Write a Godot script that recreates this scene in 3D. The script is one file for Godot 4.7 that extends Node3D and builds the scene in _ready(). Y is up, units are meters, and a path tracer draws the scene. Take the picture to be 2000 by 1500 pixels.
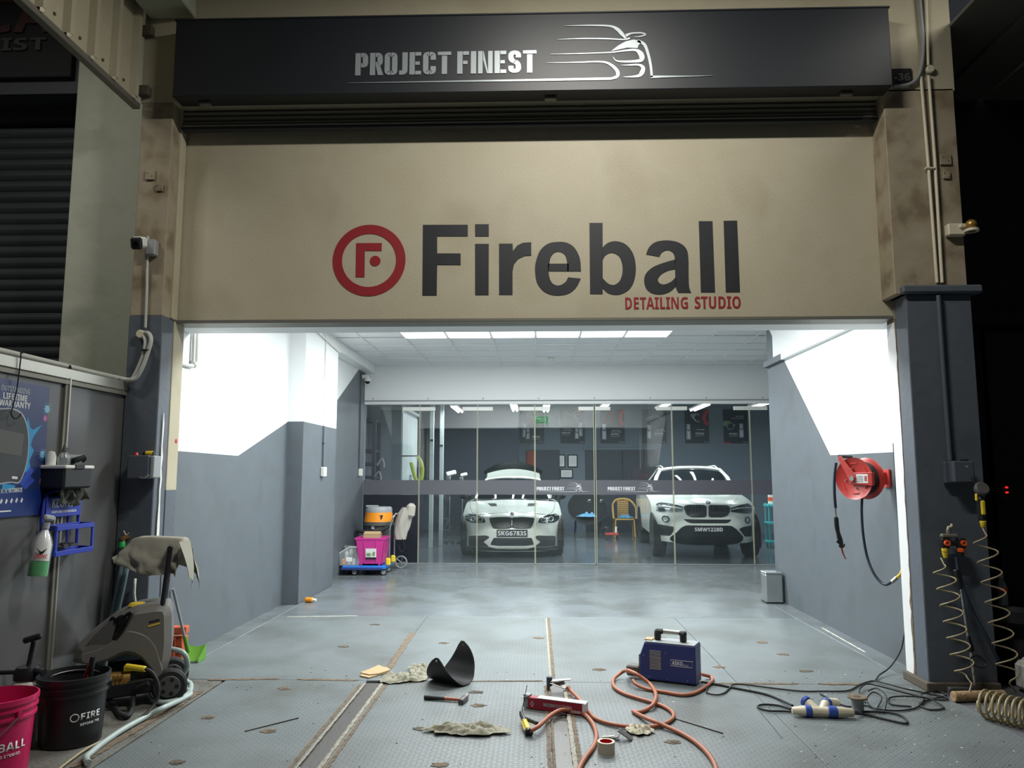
extends Node3D
# A night-time car detailing workshop: shop front, lit bay, glazed inner room with two cars.
# Metres; x right, y up, -z into the shop; the floor is y = 0.

var M := {}
var taken := {}


# ------------------------------------------------------------------ mesh builder
class MB:
	var st := SurfaceTool.new()
	var x := Transform3D()
	var g := 0

	func _init():
		st.begin(Mesh.PRIMITIVE_TRIANGLES)
		st.set_smooth_group(-1)

	func flat() -> MB:
		st.set_smooth_group(-1)
		return self

	func soft() -> MB:
		g += 1
		st.set_smooth_group(g)
		return self

	func move(o: Vector3, b := Basis()) -> MB:
		x = Transform3D(b, o)
		return self

	func tri(a: Vector3, b: Vector3, c: Vector3):
		st.add_vertex(x * a)
		st.add_vertex(x * c)
		st.add_vertex(x * b)

	func quad(a: Vector3, b: Vector3, c: Vector3, d: Vector3):
		tri(a, b, c)
		tri(a, c, d)

	func face(p: Array, out: Vector3):
		var nn: Vector3 = (p[1] - p[0]).cross(p[2] - p[0])
		var q := p.duplicate()
		if nn.dot(out) < 0:
			q.reverse()
		for i in range(1, q.size() - 1):
			tri(q[0], q[i], q[i + 1])

	func box(c: Vector3, s: Vector3, b := 0.0) -> MB:
		flat()
		var h := s / 2.0
		b = min(b, min(h.x, min(h.y, h.z)) * 0.95)
		var k := [Vector3(b, 0, 0), Vector3(0, b, 0), Vector3(0, 0, b)]
		var at := func(e: Vector3, ax: int) -> Vector3:   # the corner e, as it lies on the face across axis ax
			var p := Vector3(e.x * h.x, e.y * h.y, e.z * h.z)
			for a in 3:
				if a != ax:
					p[a] -= e[a] * b
			return c + p
		for ax in 3:
			var u := (ax + 1) % 3
			var v := (ax + 2) % 3
			for s1 in [-1.0, 1.0]:
				var f := []
				for w in [[-1.0, -1.0], [1.0, -1.0], [1.0, 1.0], [-1.0, 1.0]]:
					var e := Vector3()
					e[ax] = s1
					e[u] = w[0]
					e[v] = w[1]
					f.append(at.call(e, ax))
				var o := Vector3()
				o[ax] = s1
				face(f, o)
		if b <= 0.0:
			return self
		for ax in 3:   # edges along axis ax
			var u := (ax + 1) % 3
			var v := (ax + 2) % 3
			for s1 in [-1.0, 1.0]:
				for s2 in [-1.0, 1.0]:
					var e := Vector3()
					e[u] = s1
					e[v] = s2
					var e1 := e
					e1[ax] = -1.0
					var e2 := e
					e2[ax] = 1.0
					face([at.call(e1, u), at.call(e2, u), at.call(e2, v), at.call(e1, v)], e)
		for sx in [-1.0, 1.0]:
			for sy in [-1.0, 1.0]:
				for sz in [-1.0, 1.0]:
					var e := Vector3(sx, sy, sz)
					face([at.call(e, 0), at.call(e, 1), at.call(e, 2)], e)
		return self

	func beam(a: Vector3, b: Vector3, w: float, t: float, up := Vector3.UP, bev := 0.002) -> MB:   # a bar of w x t from a to b
		var old := x
		var zc := (b - a).normalized()
		if abs(zc.dot(up)) > 0.98:
			up = Vector3.RIGHT
		var xc := up.cross(zc).normalized()
		x = old * Transform3D(Basis(xc, zc.cross(xc), zc), (a + b) / 2.0)
		box(Vector3.ZERO, Vector3(w, t, a.distance_to(b)), bev)
		x = old
		return self

	func prism(poly, d: float, bev := 0.0) -> MB:   # outline in xy, from z = 0 to z = d
		flat()
		var p := []
		for q in poly:
			p.append(q)
		var area := 0.0
		for i in p.size():
			area += p[i].cross(p[(i + 1) % p.size()])
		if area < 0:
			p.reverse()
		var f := []
		for i in p.size():
			var a: Vector2 = (p[i] - p[i - 1]).normalized().orthogonal()
			var b: Vector2 = (p[(i + 1) % p.size()] - p[i]).normalized().orthogonal()
			var m := (a + b)
			m = m / max(0.4, m.length_squared() / 2.0)
			f.append(p[i] + m * bev)   # moved inwards
		if bev > 0.0:
			var in2 := 0.0
			for i in f.size():
				in2 += f[i].cross(f[(i + 1) % f.size()])
			if in2 > abs(area):
				for i in p.size():
					f[i] = p[i] * 2.0 - f[i]
		var ix := Geometry2D.triangulate_polygon(PackedVector2Array(p))
		for i in range(0, ix.size(), 3):
			var a: Vector2 = f[ix[i]]
			var b: Vector2 = f[ix[i + 1]]
			var c: Vector2 = f[ix[i + 2]]
			face([Vector3(a.x, a.y, d), Vector3(b.x, b.y, d), Vector3(c.x, c.y, d)], Vector3(0, 0, 1))
			a = p[ix[i]]
			b = p[ix[i + 1]]
			c = p[ix[i + 2]]
			face([Vector3(a.x, a.y, 0), Vector3(b.x, b.y, 0), Vector3(c.x, c.y, 0)], Vector3(0, 0, -1))
		for i in p.size():
			var j := (i + 1) % p.size()
			var za := d - bev
			quad(Vector3(p[i].x, p[i].y, 0), Vector3(p[j].x, p[j].y, 0), Vector3(p[j].x, p[j].y, za), Vector3(p[i].x, p[i].y, za))
			if bev > 0.0:
				quad(Vector3(p[i].x, p[i].y, za), Vector3(p[j].x, p[j].y, za), Vector3(f[j].x, f[j].y, d), Vector3(f[i].x, f[i].y, d))
		return self

	func ribbon(pts: Array, w, d: float, closed := false) -> MB:   # a band of width w along a line in xy, from z = 0 to z = d
		flat()
		var n := pts.size()
		var L := []
		var R := []
		for i in n:
			var a: Vector2 = pts[i - 1] if (i > 0 or closed) else pts[i]
			var b: Vector2 = pts[(i + 1) % n] if (i < n - 1 or closed) else pts[i]
			var t: Vector2 = (b - a).normalized()
			var k: float = w[i] if w is Array else w
			var o := Vector2(-t.y, t.x) * k / 2.0
			L.append(pts[i] + o)
			R.append(pts[i] - o)
		for i in (n if closed else n - 1):
			var j := (i + 1) % n
			var z0 := func(q: Vector2) -> Vector3: return Vector3(q.x, q.y, 0)
			var z1 := func(q: Vector2) -> Vector3: return Vector3(q.x, q.y, d)
			quad(z1.call(R[i]), z1.call(R[j]), z1.call(L[j]), z1.call(L[i]))
			quad(z0.call(L[i]), z0.call(L[j]), z0.call(R[j]), z0.call(R[i]))
			quad(z0.call(R[i]), z0.call(R[j]), z1.call(R[j]), z1.call(R[i]))
			quad(z0.call(L[j]), z0.call(L[i]), z1.call(L[i]), z1.call(L[j]))
			if not closed and i == 0:
				quad(z0.call(L[0]), z0.call(R[0]), z1.call(R[0]), z1.call(L[0]))
			if not closed and i == n - 2:
				quad(z0.call(R[j]), z0.call(L[j]), z1.call(L[j]), z1.call(R[j]))
		return self

	func strip(L: Array, R: Array, d: float) -> MB:   # a band between two lines in xy, from z = 0 to z = d
		flat()
		for i in L.size() - 1:
			var q := [Vector3(L[i].x, L[i].y, d), Vector3(L[i + 1].x, L[i + 1].y, d), Vector3(R[i + 1].x, R[i + 1].y, d), Vector3(R[i].x, R[i].y, d)]
			face(q, Vector3(0, 0, 1))
			for e in [[0, 1], [2, 3]]:
				var a: Vector3 = q[e[0]]
				var b: Vector3 = q[e[1]]
				var m: Vector3 = (q[0] + q[1] + q[2] + q[3]) / 4.0
				face([a, b, Vector3(b.x, b.y, 0), Vector3(a.x, a.y, 0)], (a + b) / 2.0 - m)
		return self

	func lathe(pr: Array, n := 20, a0 := 0.0, a1 := TAU) -> MB:   # profile of (radius, height) going up on the outside
		soft()
		for k in pr.size() - 1:
			if k > 0 and (pr[k] - pr[k - 1]).normalized().dot((pr[k + 1] - pr[k]).normalized()) < 0.75:
				soft()
			for i in n:
				var t := lerpf(a0, a1, float(i) / n)
				var u := lerpf(a0, a1, float(i + 1) / n)
				var P := func(q: Vector2, s: float) -> Vector3: return Vector3(q.x * cos(s), q.y, -q.x * sin(s))
				var a: Vector3 = P.call(pr[k], t)
				var b: Vector3 = P.call(pr[k], u)
				var c: Vector3 = P.call(pr[k + 1], u)
				var e: Vector3 = P.call(pr[k + 1], t)
				if pr[k].x > 1e-5:
					tri(a, b, c)
				if pr[k + 1].x > 1e-5:
					tri(a, c, e)
		return self

	func cyl(a: Vector3, b: Vector3, r: float, n := 14, r2 := -1.0, bev := 0.0) -> MB:
		var old := x
		var yc := (b - a).normalized()
		var xc := (Vector3.RIGHT if abs(yc.x) < 0.9 else Vector3.UP).cross(yc).normalized()
		x = old * Transform3D(Basis(xc, yc, xc.cross(yc)), a)
		var h := a.distance_to(b)
		var q := r2 if r2 >= 0.0 else r
		if bev > 0.0:
			lathe([Vector2(0, 0), Vector2(r - bev, 0), Vector2(r, bev), Vector2(q, h - bev), Vector2(q - bev, h), Vector2(0, h)], n)
		else:
			lathe([Vector2(0, 0), Vector2(r, 0), Vector2(q, h), Vector2(0, h)], n)
		x = old
		return self

	func ball(c: Vector3, r: float, s := Vector3.ONE, n := 16) -> MB:
		var old := x
		x = old * Transform3D(Basis.from_scale(s), c)
		var p := []
		for i in n / 2 + 1:
			var t := -PI / 2 + PI * i / (n / 2)
			p.append(Vector2(max(0.0, r * cos(t)), r * sin(t)))
		lathe(p, n)
		x = old
		return self

	func tube(pts: Array, r, n := 8, closed := false) -> MB:
		soft()
		var m := pts.size()
		var up := Vector3.UP
		var rings := []
		for i in m:
			var a: Vector3 = pts[i - 1] if (i > 0 or closed) else pts[i]
			var b: Vector3 = pts[(i + 1) % m] if (i < m - 1 or closed) else pts[i]
			var t := (b - a).normalized()
			if i == 0 and abs(t.dot(up)) > 0.9:
				up = Vector3.RIGHT
			var s := t.cross(up).normalized()
			up = s.cross(t).normalized()
			var k: float = r[i] if r is Array else r
			var ring := []
			for j in n:
				ring.append(pts[i] + (s * cos(TAU * j / n) + up * sin(TAU * j / n)) * k)
			rings.append(ring)
		for i in (m if closed else m - 1):
			for j in n:
				quad(rings[i][j], rings[(i + 1) % m][j], rings[(i + 1) % m][(j + 1) % n], rings[i][(j + 1) % n])
		if not closed:
			flat()
			for j in range(1, n - 1):
				face([rings[0][0], rings[0][j], rings[0][j + 1]], pts[0] - pts[1])
				face([rings[m - 1][0], rings[m - 1][j], rings[m - 1][j + 1]], pts[m - 1] - pts[m - 2])
		return self

	func grid(nu: int, nv: int, f: Callable, flip := false) -> MB:   # f(u, v) -> point, u and v from 0 to 1
		soft()
		var p := []
		for i in nu + 1:
			var row := []
			for j in nv + 1:
				row.append(f.call(float(i) / nu, float(j) / nv))
			p.append(row)
		for i in nu:
			for j in nv:
				if flip:
					quad(p[i][j], p[i][j + 1], p[i + 1][j + 1], p[i + 1][j])
				else:
					quad(p[i][j], p[i + 1][j], p[i + 1][j + 1], p[i][j + 1])
		return self

	func shell(nu: int, nv: int, f: Callable, t: float) -> MB:   # a sheet of thickness t
		var nrm := func(u: float, v: float) -> Vector3:
			var e := 0.002
			var a: Vector3 = f.call(u + e, v) - f.call(u - e, v)
			var b: Vector3 = f.call(u, v + e) - f.call(u, v - e)
			var c := a.cross(b)
			return c.normalized() if c.length() > 1e-12 else Vector3.UP
		var back := func(u: float, v: float) -> Vector3: return f.call(u, v) - nrm.call(u, v) * t
		grid(nu, nv, f)
		grid(nu, nv, back, true)
		flat()
		for i in nu:
			for v in [0.0, 1.0]:
				var a := float(i) / nu
				var b := float(i + 1) / nu
				var m: Vector3 = f.call(a, 0.5) * 1.0
				face([f.call(a, v), f.call(b, v), back.call(b, v), back.call(a, v)], f.call(a, v) - m)
		for j in nv:
			for u in [0.0, 1.0]:
				var a := float(j) / nv
				var b := float(j + 1) / nv
				var m: Vector3 = f.call(0.5, a) * 1.0
				face([f.call(u, a), f.call(u, b), back.call(u, b), back.call(u, a)], f.call(u, a) - m)
		return self

	func done() -> ArrayMesh:
		st.generate_normals()
		st.index()
		return st.commit()


# ------------------------------------------------------------------ naming and placing
func numbered(called: String) -> String:
	var k: int = taken.get(called, 0)
	taken[called] = k + 1
	return called if k == 0 else "%s_%03d" % [called, k]


func thing(called: String, label: String, category: String, at := Vector3.ZERO, turn := 0.0, group := "") -> Node3D:
	var o := Node3D.new()
	o.name = numbered(called)
	add_child(o)
	o.position = at
	o.rotation.y = turn
	return tag(o, label, category, group)


func tag(o: Node3D, label: String, category: String, group := "") -> Node3D:
	o.set_meta("label", label)
	o.set_meta("category", category)
	if group:
		o.set_meta("group", group)
	return o


func setting(called: String, label := "") -> Node3D:
	var o := Node3D.new()
	o.name = called
	add_child(o)
	o.set_meta("kind", "structure")
	if label:
		o.set_meta("label", label)
	return o


func part(parent: Node3D, called: String, mb, mat: String, label := "") -> MeshInstance3D:
	var o := MeshInstance3D.new()
	o.name = called
	o.mesh = mb.done() if mb is MB else mb
	o.material_override = M[mat]
	if label:
		o.set_meta("label", label)
	parent.add_child(o, true)
	return o


func placed(o: Node3D, at: Vector3, b := Basis()) -> Node3D:
	o.transform = Transform3D(b, at)
	return o


func solo(called: String, mb, mat: String, label: String, category: String, group := "") -> MeshInstance3D:   # a thing that is one mesh
	var o := part(self, numbered(called), mb, mat)
	tag(o, label, category, group)
	return o


func mb() -> MB:
	return MB.new()


# ------------------------------------------------------------------ curves and outlines
func cr(p: Array, n := 6, closed := false) -> Array:   # a smooth line through the points (2D or 3D)
	var out := []
	var m := p.size()
	for i in (m if closed else m - 1):
		var a = p[(i - 1 + m) % m] if (closed or i > 0) else p[i]
		var b = p[i]
		var c = p[(i + 1) % m]
		var d = p[(i + 2) % m] if (closed or i + 2 < m) else c
		for k in n:
			out.append(b.cubic_interpolate(c, a, d, float(k) / n))
	if not closed:
		out.append(p[m - 1])
	return out


func crw(p: Array, n := 6) -> Array:   # numbers spread over the same samples
	var out := []
	for i in p.size() - 1:
		for k in n:
			out.append(lerpf(p[i], p[i + 1], float(k) / n))
	out.append(p[-1])
	return out


func fil(p: Array, r: float, n := 5) -> Array:   # an open line with rounded corners
	var out := [p[0]]
	for i in range(1, p.size() - 1):
		var b = p[i]
		var da: float = min(r, b.distance_to(p[i - 1]) * 0.49)
		var dc: float = min(r, b.distance_to(p[i + 1]) * 0.49)
		var a = b + (p[i - 1] - b).normalized() * da
		var c = b + (p[i + 1] - b).normalized() * dc
		for k in n + 1:
			var t := float(k) / n
			out.append(a * (1 - t) * (1 - t) + b * 2 * t * (1 - t) + c * t * t)
	out.append(p[-1])
	return out


func rounded(p: Array, r: float, n := 4) -> Array:   # a closed outline with rounded corners
	var q := [p[-1]] + p + [p[0]]
	var out := fil(q, r, n)
	return out.slice(1, out.size() - 1)


func rect(x0: float, y0: float, x1: float, y1: float) -> Array:
	return [Vector2(x0, y0), Vector2(x1, y0), Vector2(x1, y1), Vector2(x0, y1)]


func arc(c: Vector2, r: Vector2, a0: float, a1: float, n := 16) -> Array:
	var out := []
	for i in n + 1:
		var t := deg_to_rad(lerpf(a0, a1, float(i) / n))
		out.append(c + Vector2(r.x * cos(t), r.y * sin(t)))
	return out


func txt(s: String, w: float, h: float, d := 0.002, serif := false) -> ArrayMesh:   # lettering in a box of w x h, lower left corner at the origin
	var f := SystemFont.new()
	f.font_names = ["Droid Serif" if serif else "Droid Sans"]
	f.font_weight = 700
	var t := TextMesh.new()
	t.font = f
	t.text = s
	t.font_size = 48
	t.depth = 0.02
	t.curve_step = 4.0
	t.pixel_size = 0.01
	var a := t.get_mesh_arrays() if t.get_surface_count() == 0 else t.surface_get_arrays(0)
	var v: PackedVector3Array = a[Mesh.ARRAY_VERTEX]
	var lo := Vector3(1e9, 1e9, 1e9)
	var hi := -lo
	for p in v:
		lo = lo.min(p)
		hi = hi.max(p)
	var k := Vector3(w / max(1e-6, hi.x - lo.x), h / max(1e-6, hi.y - lo.y), d / max(1e-6, hi.z - lo.z))
	for i in v.size():
		v[i] = (v[i] - lo) * k
	a[Mesh.ARRAY_VERTEX] = v
	var m := ArrayMesh.new()
	m.add_surface_from_arrays(Mesh.PRIMITIVE_TRIANGLES, a)
	return m


const ON_LEFT := Basis(Vector3(0, 0, -1), Vector3(0, 1, 0), Vector3(1, 0, 0))   # a drawing on a wall that faces right: x runs into the shop
const ON_RIGHT := Basis(Vector3(0, 0, 1), Vector3(0, 1, 0), Vector3(-1, 0, 0))   # a drawing on a wall that faces left: x runs out of the shop
const ON_FLOOR := Basis(Vector3(1, 0, 0), Vector3(0, 0, -1), Vector3(0, 1, 0))   # a drawing that lies on the floor: y runs into the shop


# ------------------------------------------------------------------ materials
func mat(called: String, c: Color, rough := 0.6, metal := 0.0) -> StandardMaterial3D:
	var m := StandardMaterial3D.new()
	m.resource_name = called
	m.albedo_color = c
	m.roughness = rough
	m.metallic = metal
	M[called] = m
	return m


func noise(sd: int, f: float, oct: int, colors: Array, offs: Array, size := 512, kind := FastNoiseLite.TYPE_SIMPLEX_SMOOTH) -> NoiseTexture2D:
	var fn := FastNoiseLite.new()
	fn.seed = sd
	fn.frequency = f
	fn.noise_type = kind
	fn.fractal_octaves = oct
	var g := Gradient.new()
	g.colors = PackedColorArray(colors)
	g.offsets = PackedFloat32Array(offs)
	var t := NoiseTexture2D.new()
	t.width = size
	t.height = size
	t.seamless = true
	t.noise = fn
	t.color_ramp = g
	return t


func worn(m: StandardMaterial3D, big: Texture2D, metres: float, fine: Texture2D = null, fine_metres := 0.5) -> void:   # colour patterns laid over a material in world space
	m.albedo_texture = big
	m.uv1_triplanar = true
	m.uv1_world_triplanar = true
	m.uv1_scale = Vector3.ONE / metres
	if fine:
		m.detail_enabled = true
		m.detail_albedo = fine
		m.detail_blend_mode = BaseMaterial3D.BLEND_MODE_MUL
		m.detail_uv_layer = BaseMaterial3D.DETAIL_UV_2
		m.uv2_triplanar = true
		m.uv2_world_triplanar = true
		m.uv2_scale = Vector3.ONE / fine_metres


func relief(m: StandardMaterial3D, t: Texture2D, cm: float) -> void:
	m.heightmap_enabled = true
	m.heightmap_texture = t
	m.heightmap_scale = cm


func tread_texture() -> ImageTexture:   # raised lozenges, turned by turns
	var n := 128
	var im := Image.create(n, n, false, Image.FORMAT_RGB8)
	for y in n:
		for x in n:
			var v := 0.0
			for i in range(-1, 3):
				for j in range(-1, 3):
					var dx := x - (i + 0.5) * n / 2.0
					var dy := y - (j + 0.5) * n / 2.0
					var s := 1.0 if (i + j + 4) % 2 == 0 else -1.0
					var a := (dx + s * dy) * 0.7071
					var b := (dx - s * dy) * 0.7071
					v = max(v, clampf(1.6 * (1.0 - pow(abs(a) / 31.0, 1.6) - pow(abs(b) / 8.5, 1.6)), 0.0, 1.0))
			im.set_pixel(x, y, Color(v, v, v))
	return ImageTexture.create_from_image(im)


func materials() -> void:
	var C := func(r, g, b) -> Color: return Color(r / 255.0, g / 255.0, b / 255.0)
	var dirt := noise(3, 0.006, 4, [C.call(238, 236, 231), C.call(255, 255, 255), C.call(249, 247, 243)], [0.0, 0.45, 1.0])
	var speck := noise(7, 0.09, 3, [C.call(246, 245, 243), C.call(255, 255, 255)], [0.2, 0.7])
	var plaster := noise(9, 0.06, 4, [Color.BLACK, Color.WHITE], [0.1, 0.9], 256)
	var beige := mat("beige_paint", C.call(188, 181, 157), 0.75)
	worn(beige, dirt, 2.6, speck, 0.7)
	relief(beige, plaster, 0.12)
	var board := mat("beige_board", C.call(190, 183, 160), 0.5)
	worn(board, dirt, 3.4, speck, 0.9)
	var grime := noise(15, 0.012, 5, [C.call(196, 188, 174), C.call(240, 237, 230), C.call(255, 255, 255)], [0.15, 0.45, 0.9])
	var old := mat("stained_beige", C.call(168, 158, 138), 0.8)
	worn(old, grime, 2.2, speck, 0.5)
	relief(old, plaster, 0.2)
	var pale := mat("pale_plaster", C.call(192, 197, 180), 0.8)
	worn(pale, dirt, 2.0, speck, 0.4)
	relief(pale, plaster, 0.2)
	var navy := mat("dark_grey_paint", C.call(92, 100, 111), 0.6)
	worn(navy, dirt, 1.7, speck, 0.4)
	relief(navy, plaster, 0.15)
	var grey := mat("grey_wall_paint", C.call(99, 107, 114), 0.55)
	worn(grey, dirt, 2.3, speck, 0.8)
	var white := mat("white_wall_paint", C.call(236, 238, 238), 0.55)
	var chip := mat("chipped_white_paint", C.call(236, 232, 222), 0.6)
	worn(chip, grime, 0.6)
	mat("ceiling_tile", C.call(243, 244, 245), 0.85)
	mat("ceiling_bar", C.call(240, 240, 240), 0.5)
	# the painted chequer plate
	var stain := noise(21, 0.004, 5, [C.call(214, 211, 204), C.call(238, 238, 235), C.call(255, 255, 255), C.call(238, 241, 242)], [0.1, 0.38, 0.62, 1.0], 1024)
	var scuff := noise(23, 0.03, 5, [C.call(176, 166, 150), C.call(242, 242, 240), C.call(255, 255, 255)], [0.12, 0.36, 0.8], 1024)
	var tread := tread_texture()
	var plate := mat("painted_tread_plate", C.call(113, 120, 122), 0.42)
	worn(plate, stain, 5.3, scuff, 1.6)
	plate.heightmap_enabled = true
	plate.heightmap_texture = tread
	plate.heightmap_scale = 0.26
	var plate2 := plate.duplicate()
	M["painted_tread_plate"] = plate2
	# relief shares the colour's layer, so the tread is its own fine layer: colour on the second layer
	plate2.albedo_texture = null
	plate2.uv1_scale = Vector3.ONE / 0.056
	plate2.detail_albedo = stain
	plate2.uv2_scale = Vector3.ONE / 4.3
	var slab := mat("floor_paint", C.call(117, 124, 128), 0.26)
	worn(slab, stain, 4.1, speck, 0.9)
	var dark_slab := mat("inner_floor_paint", C.call(96, 104, 110), 0.16)
	worn(dark_slab, stain, 5.1)
	var conc := mat("bare_concrete", C.call(116, 117, 114), 0.8)
	worn(conc, grime, 1.9, scuff, 0.8)
	var steel := mat("worn_steel", C.call(100, 98, 96), 0.4, 0.45)
	worn(steel, scuff, 0.6)
	var rust := mat("rust", C.call(120, 106, 90), 0.85)
	worn(rust, grime, 0.35)
	var weld := mat("weld_seam", C.call(166, 162, 150), 0.7)
	worn(weld, grime, 0.2)
	mat("gap_dirt", C.call(92, 84, 74), 0.95)
	# metal, plastics
	mat("black_sign", C.call(34, 38, 43), 0.45)
	mat("brushed_letter", C.call(164, 172, 176), 0.38, 0.35)
	mat("lettering_black", C.call(40, 42, 47), 0.5)
	mat("lettering_red", C.call(150, 38, 44), 0.5)
	mat("shutter_metal", C.call(150, 147, 136), 0.5, 0.3)
	mat("dark_shutter", C.call(62, 66, 70), 0.6, 0.2)
	mat("aluminium", C.call(176, 176, 168), 0.38, 0.6)
	mat("old_aluminium", C.call(128, 126, 116), 0.5, 0.4)
	mat("chrome", C.call(205, 208, 210), 0.12, 0.95)
	mat("stainless", C.call(190, 192, 192), 0.25, 0.85)
	mat("steel_bright", C.call(170, 170, 168), 0.35, 0.8)
	mat("brass", C.call(176, 140, 76), 0.4, 0.7)
	mat("black_plastic", C.call(30, 31, 34), 0.42)
	mat("matt_black", C.call(26, 28, 31), 0.8)
	mat("black_rubber", C.call(34, 35, 37), 0.7)
	mat("black_gloss", C.call(14, 15, 18), 0.08)
	mat("dark_grey_plastic", C.call(86, 86, 84), 0.5)
	mat("mid_grey_plastic", C.call(112, 110, 105), 0.5)
	mat("grey_plastic", C.call(150, 154, 156), 0.5)
	mat("white_plastic", C.call(232, 232, 226), 0.4)
	mat("cream_plastic", C.call(214, 206, 182), 0.5)
	mat("conduit_plastic", C.call(190, 192, 184), 0.5)
	mat("grey_conduit", C.call(84, 90, 100), 0.5)
	mat("red_paint", C.call(188, 62, 56), 0.35)
	mat("red_plastic", C.call(206, 36, 40), 0.4)
	mat("blue_paint", C.call(48, 66, 168), 0.4)
	mat("navy_paint", C.call(44, 58, 118), 0.42)
	mat("blue_plastic", C.call(54, 84, 168), 0.4)
	mat("blue_deck", C.call(40, 118, 210), 0.45)
	mat("pink_plastic", C.call(206, 60, 148), 0.4)
	mat("magenta_plastic", C.call(196, 24, 90), 0.38)
	mat("orange_plastic", C.call(240, 148, 30), 0.42)
	mat("orange_cable", C.call(172, 104, 76), 0.5)
	mat("orange_bright", C.call(236, 96, 44), 0.45)
	mat("yellow_plastic", C.call(230, 200, 50), 0.45)
	mat("green_plastic", C.call(96, 156, 44), 0.45)
	mat("green_hose", C.call(182, 206, 66), 0.5)
	mat("green_cap", C.call(20, 170, 70), 0.4)
	mat("teal_paint", C.call(70, 176, 176), 0.45)
	mat("teal_hose", C.call(110, 134, 138), 0.45)
	mat("clear_hose", C.call(168, 184, 180), 0.35)
	mat("tan_hose", C.call(150, 138, 106), 0.4)
	mat("slate_hose", C.call(40, 48, 62), 0.4)
	var wood := mat("raw_wood", C.call(178, 150, 116), 0.75)
	worn(wood, grime, 0.2)
	var card := mat("cardboard", C.call(188, 162, 124), 0.85)
	worn(card, speck, 0.15)
	var brick := mat("brick_clay", C.call(206, 100, 66), 0.9)
	worn(brick, grime, 0.3)
	for q in [["grey_cloth", C.call(150, 148, 134)], ["dark_cloth", C.call(58, 60, 52)], ["rag_cloth", C.call(168, 168, 154)], ["pale_cloth", C.call(206, 202, 184)], ["blue_cloth", C.call(112, 176, 216)], ["bag_cloth", C.call(172, 168, 158)]]:
		var m := mat(q[0], q[1], 0.95)
		worn(m, grime if q[0] in ["rag_cloth", "pale_cloth"] else speck, 0.18)
		m.rim_enabled = true
		m.rim = 0.4
	mat("wicker", C.call(210, 170, 100), 0.55)
	mat("white_print", C.call(226, 228, 228), 0.6)
	mat("pale_print", C.call(168, 176, 186), 0.6)
	mat("black_print", C.call(28, 30, 34), 0.6)
	mat("red_print", C.call(206, 46, 52), 0.6)
	mat("poster_black", C.call(34, 38, 46), 0.4)
	mat("poster_navy", C.call(34, 52, 104), 0.4)
	mat("poster_blue", C.call(20, 48, 120), 0.4)
	mat("splash_cyan", C.call(30, 150, 206), 0.5)
	mat("splash_blue", C.call(56, 84, 190), 0.5)
	mat("splash_pink", C.call(196, 112, 166), 0.5)
	mat("germ_blue", C.call(130, 190, 220), 0.5)
	mat("mat_charcoal", C.call(66, 68, 72), 0.6)
	mat("box_red", C.call(150, 24, 52), 0.5)
	mat("sign_dim_red", C.call(62, 34, 32), 0.7)
	mat("sign_dim_grey", C.call(60, 60, 58), 0.7)
	mat("paper", C.call(232, 234, 230), 0.7)
	mat("label_green", C.call(130, 160, 110), 0.6)
	mat("film_grey", C.call(92, 92, 100), 0.55)
	mat("black_film", C.call(20, 25, 38), 0.5)
	mat("glass_edge", C.call(176, 174, 150), 0.3)
	mat("smoke_panel", C.call(92, 92, 93), 0.22)
	mat("dark_inside", C.call(30, 31, 32), 0.9)
	mat("inner_wall_grey", C.call(112, 124, 134), 0.6)
	mat("inner_wall_dark", C.call(58, 64, 76), 0.6)
	mat("inner_wall_pale", C.call(150, 152, 160), 0.6)
	mat("inner_door", C.call(52, 58, 68), 0.5)
	mat("inner_red", C.call(150, 66, 48), 0.6)
	mat("cabinet_grey", C.call(168, 178, 178), 0.5)
	mat("tile_paver", C.call(96, 98, 102), 0.8)
	var glass := mat("clear_glass", Color(0.5, 0.56, 0.56, 0.04), 0.0)
	glass.transparency = BaseMaterial3D.TRANSPARENCY_ALPHA
	var tub := mat("clear_plastic", Color(0.86, 0.9, 0.92, 0.16), 0.12)
	tub.transparency = BaseMaterial3D.TRANSPARENCY_ALPHA
	var car := mat("white_car_paint", C.call(226, 232, 222), 0.25)
	car.clearcoat_enabled = true
	car.clearcoat = 0.7
	car.clearcoat_roughness = 0.1
	var silver := mat("silver_car_paint", C.call(120, 126, 130), 0.3, 0.4)
	silver.clearcoat_enabled = true
	mat("car_glass", C.call(16, 20, 24), 0.04)
	mat("car_black", C.call(22, 24, 27), 0.35)
	mat("lamp_lens", C.call(150, 158, 158), 0.08, 0.5)
	mat("lamp_dark", C.call(48, 52, 55), 0.1, 0.3)
	mat("lamp_silver", C.call(214, 222, 218), 0.12, 0.4)
	for q in [["panel_glow", Color(0.95, 0.98, 1.0), 3.0], ["tube_glow", Color(0.96, 0.98, 1.0), 14.0], ["red_glow", Color(1.0, 0.1, 0.08), 1.6], ["outside_tube", Color(1.0, 0.97, 0.88), 10.0]]:
		var m := mat(q[0], Color(0.9, 0.9, 0.9), 0.5)
		m.emission_enabled = true
		m.emission = q[1]
		m.emission_energy_multiplier = q[2]


func area_lamp(parent: Node3D, at: Vector3, size: Vector2, energy: float, c: Color, tilt := -90.0) -> void:
	var l := AreaLight3D.new()
	l.name = "area_light"
	parent.add_child(l, true)
	l.position = at
	l.rotation_degrees.x = tilt
	l.area_size = size
	l.area_range = 30.0
	l.light_energy = energy
	l.light_color = c
	l.shadow_enabled = true


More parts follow.
